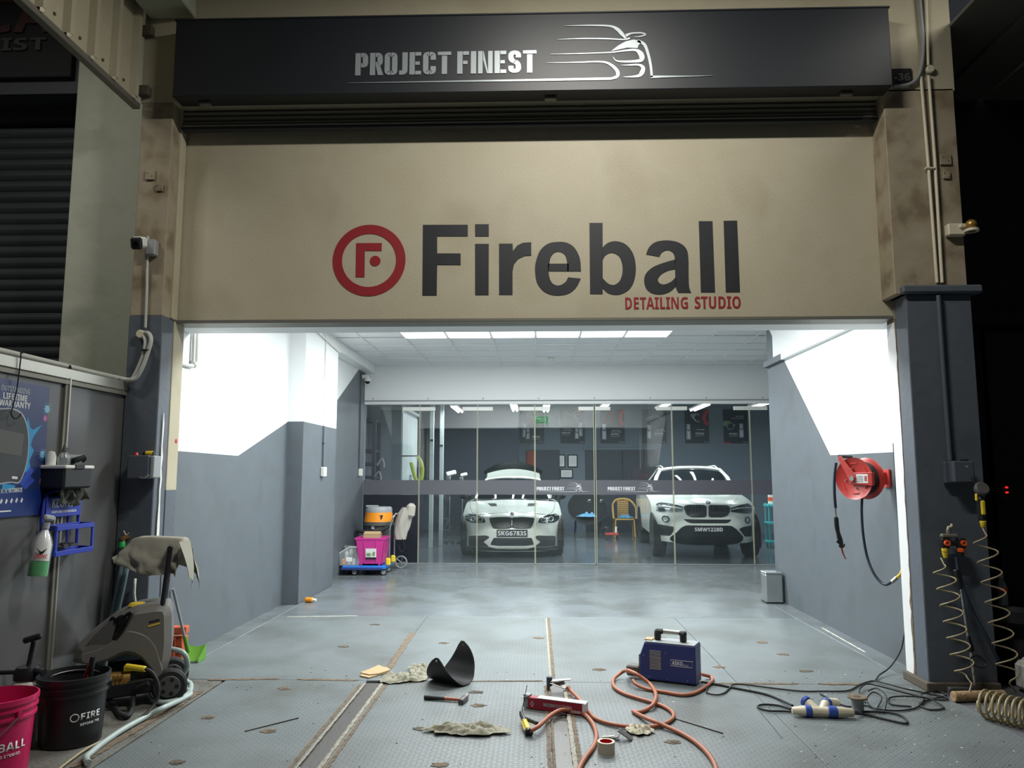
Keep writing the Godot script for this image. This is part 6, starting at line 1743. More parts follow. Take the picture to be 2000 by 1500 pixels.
	for q in [[-0.1, 0.08, 0.035, 0.09, "orange_plastic", "amber bottle in the left corner of the clear tub"], [-0.09, -0.06, 0.03, 0.2, "white_plastic", "tall white bottle at the back left of the clear tub"], [-0.02, 0.06, 0.03, 0.1, "white_plastic", "short white bottle in the middle of the clear tub"], [0.05, -0.02, 0.03, 0.17, "inner_red", "dull red bottle in the clear tub"], [0.055, 0.09, 0.024, 0.1, "paper", "small pale bottle at the front of the clear tub"], [0.11, 0.07, 0.03, 0.09, "grey_plastic", "grey bottle in the right corner of the clear tub"], [-0.03, -0.09, 0.03, 0.24, "white_plastic", "tallest white bottle rising out of the clear tub"]]:
		var b := thing("tub_bottle", q[5], "bottle", tb.position + Vector3(q[0], 0.01, q[1]), 0.0, "bottles in the clear tub")
		part(b, "body", mb().lathe([Vector2(0, 0), Vector2(q[2], 0), Vector2(q[2], q[3] * 0.75), Vector2(q[2] * 0.45, q[3] * 0.9), Vector2(0, q[3] * 0.9)], 14), q[4])
		part(b, "cap", mb().cyl(Vector3(0, q[3] * 0.88, 0), Vector3(0, q[3], 0), q[2] * 0.5, 10), "grey_plastic")
	# vacuum cleaner and bag behind
	var vc := thing("wet_vacuum", "orange and grey wet vacuum standing behind the pink crate", "vacuum", Vector3(-2.5, 0, -12.3))
	part(vc, "tank", mb().lathe([Vector2(0, 0.15), Vector2(0.18, 0.15), Vector2(0.19, 0.2), Vector2(0.195, 0.7), Vector2(0, 0.7)], 28), "dark_grey_plastic")
	part(vc, "skirt", mb().lathe([Vector2(0.2, 0.7), Vector2(0.235, 0.7), Vector2(0.235, 0.755), Vector2(0.2, 0.76)], 28), "dark_grey_plastic")
	part(vc, "motor_cover", mb().lathe([Vector2(0, 0.755), Vector2(0.23, 0.755), Vector2(0.21, 0.9), Vector2(0, 0.9)], 28), "orange_plastic")
	part(vc, "lid", mb().lathe([Vector2(0, 0.9), Vector2(0.208, 0.9), Vector2(0.21, 0.95), Vector2(0.19, 0.985), Vector2(0, 0.99)], 28), "grey_plastic")
	part(vc, "lid_grip", mb().box(Vector3(-0.1, 0.995, 0.05), Vector3(0.2, 0.03, 0.06), 0.01), "grey_plastic")
	part(vc, "latch", mb().box(Vector3(-0.05, 0.7, 0.2), Vector3(0.05, 0.12, 0.03), 0.006), "grey_plastic")
	placed(part(vc, "emblem", mb().prism([Vector2(0, 0.04), Vector2(0.06, 0.045), Vector2(0.04, -0.02), Vector2(0.02, -0.02), Vector2(0.03, 0.02)], 0.004), "black_print"), Vector3(0.05, 0.82, 0.219))
	part(vc, "suction_hose", mb().tube(cr([Vector3(-0.26, 0.3, 0.22), Vector3(-0.3, 0.5, 0.22), Vector3(-0.28, 0.62, 0.25), Vector3(-0.1, 0.6, 0.29), Vector3(0.1, 0.63, 0.28), Vector3(0.2, 0.7, 0.24)], 6), 0.03, 10), "black_rubber")
	part(vc, "base", mb().cyl(Vector3(0, 0.05, 0), Vector3(0, 0.15, 0), 0.2, 24, 0.18), "black_plastic")
	for s in [-0.14, 0.14]:
		part(vc, "caster", mb().cyl(Vector3(s, 0.03, 0.12), Vector3(s + 0.02, 0.03, 0.12), 0.03, 12), "black_rubber")
	var bg := thing("filter_bag", "slack grey filter bag slung over the trolley handle", "bag", Vector3(-2.07, 0.62, -12.0))
	part(bg, "bag", mb().grid(26, 20, func(u, v):
		var a: float = TAU * u
		var y := lerpf(-0.12, 0.37, v)
		var r := 0.11 * (0.75 + 0.3 * sin(v * 2.6)) * (1.0 + 0.12 * sin(a * 3.0 + v * 5.0) + 0.06 * sin(a * 7.0 - v * 9.0))
		return Vector3(r * cos(a) + 0.14 * v * v - 0.03, y, r * 0.8 * sin(a)), true), "bag_cloth")
	part(bg, "flap", mb().move(Vector3(0.13, 0.32, 0.02), Basis(Vector3(0, 0, 1), -0.1)).box(Vector3.ZERO, Vector3(0.13, 0.22, 0.16), 0.04), "bag_cloth")
	part(bg, "cord", mb().tube(cr([Vector3(0.02, -0.1, 0.09), Vector3(0.06, -0.25, 0.08), Vector3(0.0, -0.3, 0.09), Vector3(-0.04, -0.2, 0.09)], 5), 0.006, 6), "black_rubber")
	var wh := thing("cart_wheel", "grey spoked wheel of a cart behind the trolley", "wheel", Vector3(-2.17, 0.1, -12.5))
	part(wh, "rim", mb().tube(arc(Vector2.ZERO, Vector2(0.09, 0.09), 0, 345, 23).map(func(p): return Vector3(p.x, p.y, 0)), 0.013, 8, true), "grey_plastic")
	for i in 5:
		var a := TAU * i / 5.0
		part(wh, "spoke", mb().cyl(Vector3.ZERO, Vector3(cos(a), sin(a), 0) * 0.085, 0.006, 6), "steel_bright")


# ------------------------------------------------------------------ the two cars
func car_z(p: Dictionary, x: float, y: float) -> float:   # the front skin of a car as seen from ahead
	var u: float = min(1.0, abs(x) / p.hw)
	var yy: float = y + p.crown * u * u
	var a: Array = p.prof
	var zz: float = a[0].y
	if yy >= a[-1].x:
		zz = a[-1].y
	else:
		for i in a.size() - 1:
			if yy >= a[i].x and yy < a[i + 1].x:
				zz = lerpf(a[i].y, a[i + 1].y, (yy - a[i].x) / (a[i + 1].x - a[i].x))
	return zz - p.cd * pow(u, p.pw)


func patch(p: Dictionary, poly: Array, lift := 0.006, s: MB = null) -> MB:   # a piece of the front skin with its own outline
	if s == null:
		s = mb()
	var ix := Geometry2D.triangulate_polygon(PackedVector2Array(poly))
	var todo := []
	for i in range(0, ix.size(), 3):
		todo.append([poly[ix[i]], poly[ix[i + 1]], poly[ix[i + 2]]])
	var at := func(q: Vector2) -> Vector3: return Vector3(q.x, q.y, car_z(p, q.x, q.y) + lift)
	s.soft()
	while todo.size():
		var t: Array = todo.pop_back()
		var far := 0
		for i in 3:
			if t[i].distance_to(t[(i + 1) % 3]) > t[far].distance_to(t[(far + 1) % 3]):
				far = i
		var a: Vector2 = t[far]
		var b: Vector2 = t[(far + 1) % 3]
		var c: Vector2 = t[(far + 2) % 3]
		if a.distance_to(b) > 0.07:
			var m := (a + b) / 2.0
			todo.append([a, m, c])
			todo.append([m, b, c])
		else:
			s.face([at.call(a), at.call(b), at.call(c)], Vector3(0, 0.3, 1))
	return s


func patch_line(p: Dictionary, pts: Array, w: float, lift := 0.008) -> MB:
	return mb().tube(cr(pts, 4).map(func(q): return Vector3(q.x, q.y, car_z(p, q.x, q.y) + lift)), w / 2.0, 6)


func flip(a: Array) -> Array:
	var out := []
	for q in a:
		out.append(Vector2(-q.x, q.y))
	out.reverse()
	return out


func car_body(t: Node3D, p: Dictionary) -> void:
	var hw: float = p.hw
	var top: float = p.hood
	var ytop := func(x: float) -> float: return top - p.crown * pow(min(1.0, abs(x) / hw), 2.0)
	part(t, "front_body", mb().grid(44, 44, func(u, v):
		var k: float = 2.0 * u - 1.0
		var x: float = hw * sign(k) * (1.0 - pow(1.0 - abs(k), 1.5))
		var y: float = lerpf(p.low, ytop.call(x), v)
		return Vector3(x, y, car_z(p, x, y))), "white_car_paint")
	for s in [-1.0, 1.0]:
		part(t, "side_body", mb().grid(24, 10, func(u, v):
			var y: float = lerpf(p.low + 0.06, ytop.call(hw), v)
			return Vector3(s * (hw - 0.02 * pow(abs(v - 0.6) * 2.0, 2.0)), y, lerpf(car_z(p, hw, y), -p.len, u)), s < 0), "white_car_paint")
		var belt: float = ytop.call(hw)
		part(t, "shoulder", mb().grid(16, 3, func(u, v):
			return Vector3(s * lerpf(hw - 0.012, p.bw, v), belt + 0.05 * v, lerpf(car_z(p, hw, belt), -p.len, u)), s < 0), "white_car_paint")
	part(t, "rear_body", mb().box(Vector3(0, (p.low + top) / 2 + 0.05, -p.len - 0.02), Vector3(hw * 1.94, top - p.low, 0.1), 0.04), "white_car_paint")
	part(t, "underbody", mb().box(Vector3(0, p.low + 0.05, -p.len / 2 - 0.3), Vector3(hw * 1.7, 0.12, p.len - 0.9), 0.02), "matt_black")
	# greenhouse
	var base := func(k: float) -> Vector3: return Vector3(p.bw * k, p.yb - 0.03 * k * k, p.zb - 0.45 * k * k)
	var roof := func(k: float) -> Vector3: return Vector3(p.rw * k, p.yr - 0.05 * pow(abs(k), 2.5), p.zr - 0.14 * k * k)
	var rear := func(k: float) -> Vector3: return Vector3(p.rw * 0.94 * k, p.yr - 0.07 - 0.05 * pow(abs(k), 2.5), p.zr - p.rl + 0.1 * k * k)
	part(t, "windscreen", mb().grid(20, 10, func(u, v):
		var k: float = 2.0 * u - 1.0
		var q: Vector3 = base.call(k).lerp(roof.call(k), v)
		return q + Vector3(0, 0.04, 0.03) * sin(PI * v)), "car_glass")
	part(t, "roof", mb().grid(20, 12, func(u, v):
		var k: float = 2.0 * u - 1.0
		var q: Vector3 = roof.call(k).lerp(rear.call(k), v)
		return q + Vector3(0, 0.06 * sin(PI * min(1.0, v * 1.2)) , 0)), "white_car_paint")
	var head := []
	for i in 21:
		head.append(roof.call(-1.0 + 0.1 * i) + Vector3(0, 0.0, 0.0))
	part(t, "roof_edge", mb().tube(head, p.edge, 8), "white_car_paint")
	part(t, "cowl", mb().grid(16, 3, func(u, v):
		var k: float = 2.0 * u - 1.0
		var x: float = p.bw * k
		return Vector3(x, ytop.call(x), car_z(p, x, ytop.call(x) - 0.002)).lerp(base.call(k), v)), "car_black")
	for s in [-1.0, 1.0]:
		part(t, "front_pillar", mb().tube([base.call(s), base.call(s).lerp(roof.call(s), 0.5) + Vector3(0.02 * s, 0.04, 0.03), roof.call(s), roof.call(s).lerp(rear.call(s), 0.3) + Vector3(0, 0.05, 0), roof.call(s).lerp(rear.call(s), 0.7) + Vector3(0, 0.05, 0), rear.call(s), Vector3(s * p.bw * 0.96, p.yb, -p.len + 0.5)], [p.pill, p.pill, p.pill, p.pill * 0.8, p.pill * 0.8, p.pill, 0.05], 8), "white_car_paint")
		part(t, "side_window", mb().grid(12, 6, func(u, v):
			var lo: Vector3 = base.call(s).lerp(Vector3(s * p.bw * 0.98, p.yb, -p.len + 0.6), u)
			var hi: Vector3 = roof.call(s).lerp(rear.call(s), u) + Vector3(0, 0.05 * sin(PI * u), 0)
			return lo.lerp(hi, v) + Vector3(s * 0.03 * sin(PI * v), 0, 0), s > 0), "car_glass")
		# mirror
		var mz: Vector3 = base.call(s) + Vector3(s * p.mx, p.my, -0.1)
		part(t, "mirror", mb().ball(mz, 0.1, Vector3(1.25, 0.75, 0.6)), p.mm)
		part(t, "mirror_arm", mb().beam(mz, base.call(s) + Vector3(0, 0.0, -0.15), 0.05, 0.03), "car_black")
		# wheels
		for q in [p.fa, p.ra]:
			var c := Vector3(s * (hw - 0.11), p.wr, q)
			var w := part(t, "wheel", mb().cyl(c - Vector3(0.115, 0, 0), c + Vector3(0.115, 0, 0), p.wr, 36, -1, 0.025), "black_rubber")
			part(w, "rim", mb().move(c + Vector3(s * 0.1, 0, 0), Basis(Vector3(0, 0, 1), -s * PI / 2)).lathe([Vector2(0, 0.0), Vector2(p.wr * 0.2, 0.004), Vector2(p.wr * 0.62, -0.03), Vector2(p.wr * 0.68, 0.02), Vector2(p.wr * 0.72, 0.022), Vector2(p.wr * 0.72, 0.0)], 28), "lamp_dark")
			for i in 5:
				var a := TAU * i / 5.0
				part(w, "spoke", mb().beam(c + Vector3(s * 0.096, 0, 0), c + Vector3(s * 0.106, sin(a) * p.wr * 0.66, cos(a) * p.wr * 0.66), 0.02, 0.045), "lamp_silver")
			var ar := mb().move(Vector3(s * (hw - 0.012), 0, 0), ON_LEFT if s > 0 else ON_RIGHT)
			var sg: float = -1.0 if s > 0 else 1.0
			ar.prism(arc(Vector2(sg * q, p.wr), Vector2.ONE * (p.wr + 0.055), -25, 205, 24), 0.02)
			part(t, "wheel_arch", ar, "matt_black")


func roundel(t: Node3D, at: Vector3, r: float, tilt: float) -> void:
	var b := Basis(Vector3.RIGHT, tilt)
	var o := part(t, "badge", mb().move(at, b).cyl(Vector3.ZERO, Vector3(0, 0.006, 0), r, 20), "car_black")
	for i in 4:
		part(o, "badge_quarter", mb().move(at, b * Basis(Vector3.RIGHT, -PI / 2)).prism([Vector2.ZERO] + arc(Vector2.ZERO, Vector2.ONE * r * 0.66, 90.0 * i, 90.0 * i + 90.0, 6), 0.008), "blue_plastic" if i % 2 else "white_plastic")


func plate(t: Node3D, p: Dictionary, c: Vector2, w: float, h: float, say: String) -> void:
	var z := car_z(p, c.x, c.y) + 0.012
	part(t, "number_plate", mb().box(Vector3(c.x, c.y, z), Vector3(w, h, 0.012), 0.003), "black_print")
	placed(part(t, "plate_digits", txt(say, w * 0.92, h * 0.62, 0.003), "white_print"), Vector3(c.x - w * 0.46, c.y - h * 0.31, z + 0.006))


func cars() -> void:
	# the low saloon on the left
	var A := {"prof": [Vector2(-1, -0.6), Vector2(0.0, -0.25), Vector2(0.12, -0.1), Vector2(0.2, -0.03), Vector2(0.34, 0), Vector2(0.5, -0.01), Vector2(0.66, -0.05), Vector2(0.74, -0.1), Vector2(0.8, -0.22), Vector2(0.88, -0.6), Vector2(0.95, -1.05), Vector2(1.0, -1.5), Vector2(1.1, -2.3)],
		"crown": 0.07, "cd": 0.8, "pw": 3.6, "hw": 0.945, "hood": 1.0, "low": 0.12, "len": 4.7, "bw": 0.76, "yb": 1.02, "zb": -1.62, "rw": 0.56, "yr": 1.43, "zr": -2.45, "rl": 1.3, "edge": 0.02, "pill": 0.03, "mx": 0.22, "my": 0.06, "mm": "car_black", "fa": -0.85, "ra": -3.75, "wr": 0.34}
	var t := thing("saloon_car", "low white saloon car with its boot lid raised behind the glass doors", "car", Vector3(-0.435, 0, -13.9), 0.023)
	car_body(t, A)
	for m in [0, 1]:
		var sx := func(a: Array) -> Array: return a if m == 0 else flip(a)
		part(t, "grille", patch(A, rounded(sx.call([Vector2(-0.404, 0.694), Vector2(-0.368, 0.719), Vector2(-0.017, 0.721), Vector2(-0.008, 0.7), Vector2(-0.008, 0.558), Vector2(-0.027, 0.539), Vector2(-0.283, 0.538), Vector2(-0.349, 0.568), Vector2(-0.385, 0.627)]), 0.02), 0.012), "car_black")
		part(t, "grille_frame", patch_line(A, sx.call([Vector2(-0.398, 0.695), Vector2(-0.36, 0.716), Vector2(-0.017, 0.718), Vector2(-0.011, 0.556), Vector2(-0.284, 0.54), Vector2(-0.349, 0.571), Vector2(-0.398, 0.695)]), 0.014, 0.012), "black_gloss")
		var hl := part(t, "headlight", patch(A, rounded(sx.call([Vector2(-0.902, 0.709), Vector2(-0.833, 0.761), Vector2(-0.658, 0.759), Vector2(-0.511, 0.722), Vector2(-0.466, 0.634), Vector2(-0.664, 0.618), Vector2(-0.779, 0.613), Vector2(-0.867, 0.648)]), 0.03), 0.012), "lamp_dark")
		for c in sx.call([Vector2(-0.715, 0.685), Vector2(-0.575, 0.684)]):
			var r := 0.045
			part(hl, "lamp_ring", mb().tube(arc(c, Vector2(r, r * 0.85), 0, 345, 23).map(func(q): return Vector3(q.x, q.y, car_z(A, q.x, q.y) + 0.018)), 0.006, 6, true), "lamp_silver")
		part(t, "lower_duct", patch(A, rounded(sx.call([Vector2(-0.8, 0.363), Vector2(-0.741, 0.385), Vector2(-0.46, 0.411), Vector2(-0.392, 0.381), Vector2(-0.512, 0.293), Vector2(-0.404, 0.215), Vector2(-0.791, 0.196)]), 0.02), 0.008), "matt_black")
		part(t, "bonnet_vent", patch(A, rounded(sx.call([Vector2(-0.48, 0.938), Vector2(-0.311, 0.942), Vector2(-0.284, 0.899), Vector2(-0.408, 0.897)]), 0.01), 0.008), "car_black")
		part(t, "bonnet_crease", patch_line(A, sx.call([Vector2(-0.167, 0.886), Vector2(-0.114, 0.843), Vector2(-0.063, 0.791)]), 0.01, 0.003), "white_car_paint")
		part(t, "bonnet_seam", patch_line(A, sx.call([Vector2(-0.876, 0.941), Vector2(-0.799, 0.831), Vector2(-0.73, 0.777), Vector2(-0.649, 0.758)]), 0.008, 0.0), "gap_dirt")
	part(t, "bonnet_seam", patch_line(A, [Vector2(-0.649, 0.758), Vector2(-0.41, 0.785), Vector2(-0.186, 0.801), Vector2(0.008, 0.804), Vector2(0.202, 0.801), Vector2(0.426, 0.787), Vector2(0.624, 0.763)], 0.008, 0.0), "gap_dirt")
	part(t, "lower_grille", patch(A, rounded([Vector2(-0.386, 0.251), Vector2(-0.327, 0.371), Vector2(0.357, 0.371), Vector2(0.393, 0.251), Vector2(0.258, 0.233), Vector2(-0.253, 0.233)], 0.02), 0.01), "car_black")
	part(t, "splitter", patch(A, [Vector2(-0.937, 0.156), Vector2(-0.791, 0.195), Vector2(-0.401, 0.207), Vector2(-0.254, 0.174), Vector2(0.009, 0.167), Vector2(0.273, 0.175), Vector2(0.404, 0.207), Vector2(0.804, 0.19), Vector2(0.945, 0.152), Vector2(0.928, 0.104), Vector2(0.405, 0.141), Vector2(0.009, 0.132), Vector2(-0.402, 0.14), Vector2(-0.92, 0.105)], 0.03), "car_black")
	var pc: Vector2 = [Vector2(0.004, 0.453)][0]
	plate(t, A, pc, 0.55, 0.13, "SKG6783S")
	var lg: Vector2 = [Vector2(0.006, 0.775)][0]
	roundel(t, Vector3(lg.x, lg.y, car_z(A, lg.x, lg.y) + 0.01), 0.041, 0.9)
	# the raised boot lid with its black spoiler
	var lid := func(k: float, v: float) -> Vector3: return Vector3(0.64 * k * (1.0 - 0.06 * v), lerpf(1.3, 1.62, v) - 0.1 * k * k, -4.35 + 0.08 * v + 0.12 * k * k)
	part(t, "boot_lid", mb().shell(16, 6, func(u, v): return lid.call(2.0 * u - 1.0, v), 0.03), "white_car_paint")
	part(t, "boot_spoiler", mb().shell(16, 3, func(u, v): return lid.call((2.0 * u - 1.0) * 1.12, 1.0) + Vector3(0, 0.17 * v * (1.0 - 0.6 * pow(2.0 * u - 1.0, 2.0)), 0.05 * v), 0.02), "car_black")
	# the tall car on the right
	var B := {"prof": [Vector2(-1, -0.6), Vector2(0.15, -0.25), Vector2(0.3, -0.08), Vector2(0.42, -0.02), Vector2(0.6, 0), Vector2(0.8, -0.01), Vector2(0.93, -0.06), Vector2(1.0, -0.14), Vector2(1.06, -0.32), Vector2(1.12, -0.7), Vector2(1.17, -1.15), Vector2(1.2, -1.45), Vector2(1.3, -2.3)],
		"crown": 0.08, "cd": 0.8, "pw": 3.6, "hw": 0.94, "hood": 1.2, "low": 0.3, "len": 4.5, "bw": 0.78, "yb": 1.22, "zb": -1.55, "rw": 0.6, "yr": 1.63, "zr": -2.2, "rl": 1.6, "edge": 0.035, "pill": 0.04, "mx": 0.2, "my": 0.02, "mm": "car_black", "fa": -0.88, "ra": -3.7, "wr": 0.37}
	t = thing("sport_utility_car", "tall white sport utility car parked on the right behind the glass doors", "car", Vector3(3.045, 0, -13.65), -0.05)
	car_body(t, B)
	part(t, "grille", patch(B, rounded([Vector2(-0.459, 0.932), Vector2(-0.39, 0.962), Vector2(-0.097, 0.965), Vector2(-0.064, 0.936), Vector2(-0.079, 0.777), Vector2(-0.112, 0.753), Vector2(-0.347, 0.751), Vector2(-0.42, 0.792)], 0.03), 0.014), "car_black")
	part(t, "grille", patch(B, rounded([Vector2(-0.035, 0.936), Vector2(0, 0.965), Vector2(0.295, 0.961), Vector2(0.347, 0.93), Vector2(0.33, 0.847), Vector2(0.283, 0.784), Vector2(0.191, 0.755), Vector2(-0.022, 0.754), Vector2(-0.049, 0.777)], 0.03), 0.014), "car_black")
	part(t, "grille_bridge", patch(B, [Vector2(-0.059, 0.955), Vector2(-0.032, 0.955), Vector2(-0.054, 0.757), Vector2(-0.074, 0.757)], 0.018), "white_car_paint")
	var slat := mb()
	for q in [Vector2(-0.39, 0.863), Vector2(-0.34, 0.864), Vector2(-0.289, 0.865), Vector2(-0.239, 0.865), Vector2(-0.188, 0.865), Vector2(-0.136, 0.866), Vector2(0.019, 0.866), Vector2(0.07, 0.866), Vector2(0.122, 0.867), Vector2(0.174, 0.867), Vector2(0.226, 0.867), Vector2(0.278, 0.867)]:
		slat.box(Vector3(q.x, q.y, car_z(B, q.x, q.y) + 0.016), Vector3(0.01, 0.19, 0.012), 0.002)
	part(t, "grille_slats", slat, "black_gloss")
	var h1 := part(t, "headlight", patch(B, rounded([Vector2(-0.868, 0.949), Vector2(-0.799, 0.985), Vector2(-0.614, 0.976), Vector2(-0.462, 0.931), Vector2(-0.47, 0.855), Vector2(-0.573, 0.838), Vector2(-0.823, 0.813), Vector2(-0.878, 0.826)], 0.02), 0.014), "lamp_lens")
	part(h1, "lamp_bar", patch_line(B, [Vector2(-0.859, 0.908), Vector2(-0.759, 0.921), Vector2(-0.625, 0.91), Vector2(-0.473, 0.893)], 0.03, 0.02), "lamp_silver")
	part(h1, "lamp_bar", patch_line(B, [Vector2(-0.858, 0.946), Vector2(-0.792, 0.974), Vector2(-0.617, 0.964), Vector2(-0.47, 0.925)], 0.02, 0.02), "lamp_dark")
	part(h1, "lamp_unit", patch(B, [Vector2(-0.846, 0.877), Vector2(-0.752, 0.888), Vector2(-0.744, 0.84), Vector2(-0.833, 0.828)], 0.02), "lamp_dark")
	var h2 := part(t, "headlight", patch(B, rounded([Vector2(0.344, 0.911), Vector2(0.572, 0.965), Vector2(0.761, 0.975), Vector2(0.843, 0.928), Vector2(0.795, 0.815), Vector2(0.688, 0.805), Vector2(0.343, 0.847)], 0.02), 0.014), "lamp_dark")
	part(h2, "lamp_bar", patch_line(B, [Vector2(0.347, 0.879), Vector2(0.476, 0.903), Vector2(0.636, 0.908), Vector2(0.798, 0.9)], 0.02, 0.02), "lamp_silver")
	for q in [[Vector2(-0.745, 0.702)], [Vector2(0.669, 0.696)]]:
		var c: Vector2 = q[0]
		var o := part(t, "fog_lamp", mb().tube(arc(c, Vector2(0.05, 0.05), 0, 345, 23).map(func(w): return Vector3(w.x, w.y, car_z(B, w.x, w.y) + 0.012)), 0.012, 8, true), "lamp_dark")
		part(o, "lens", patch(B, arc(c, Vector2(0.045, 0.045), 0, 340, 17), 0.012), "lamp_silver")
	part(t, "upper_slot", patch(B, rounded([Vector2(-0.471, 0.717), Vector2(0.353, 0.715), Vector2(0.284, 0.659), Vector2(0.238, 0.654), Vector2(-0.35, 0.65), Vector2(-0.412, 0.67)], 0.02), 0.01), "matt_black")
	part(t, "corner_duct", patch(B, rounded([Vector2(-0.867, 0.586), Vector2(-0.841, 0.597), Vector2(-0.618, 0.575), Vector2(-0.604, 0.544), Vector2(-0.677, 0.421), Vector2(-0.699, 0.413), Vector2(-0.832, 0.403), Vector2(-0.864, 0.431)], 0.02), 0.012), "matt_black")
	part(t, "corner_duct", patch(B, rounded([Vector2(0.479, 0.55), Vector2(0.569, 0.585), Vector2(0.768, 0.591), Vector2(0.762, 0.404), Vector2(0.598, 0.41)], 0.02), 0.012), "matt_black")
	part(t, "lower_mouth", patch(B, cr([Vector2(-0.688, 0.35), Vector2(-0.584, 0.479), Vector2(-0.512, 0.562), Vector2(-0.451, 0.6), Vector2(-0.376, 0.612), Vector2(-0.047, 0.61), Vector2(0.289, 0.611), Vector2(0.381, 0.584), Vector2(0.478, 0.504), Vector2(0.567, 0.38), Vector2(0.376, 0.282), Vector2(-0.447, 0.273)], 3, true), 0.012), "car_black")
	var pb: Vector2 = [Vector2(-0.05, 0.545)][0]
	plate(t, B, pb, 0.52, 0.1, "SMW1228D")
	var lb: Vector2 = [Vector2(-0.022, 1.005)][0]
	roundel(t, Vector3(lb.x, lb.y, car_z(B, lb.x, lb.y) + 0.012), 0.041, 0.6)
	part(t, "bonnet_crease", patch_line(B, [Vector2(-0.495, 1.103), Vector2(-0.395, 1.049), Vector2(-0.173, 0.973)], 0.012, 0.004), "white_car_paint")
	part(t, "bonnet_crease", patch_line(B, [Vector2(0.657, 1.088), Vector2(0.531, 1.047), Vector2(0.351, 0.967)], 0.012, 0.004), "white_car_paint")
	for s in [-1.0, 1.0]:
		part(t, "roof_rail", mb().tube([Vector3(0.55 * s, 1.64, -2.4), Vector3(0.56 * s, 1.675, -2.7), Vector3(0.54 * s, 1.66, -3.6)], 0.014, 8), "white_car_paint")


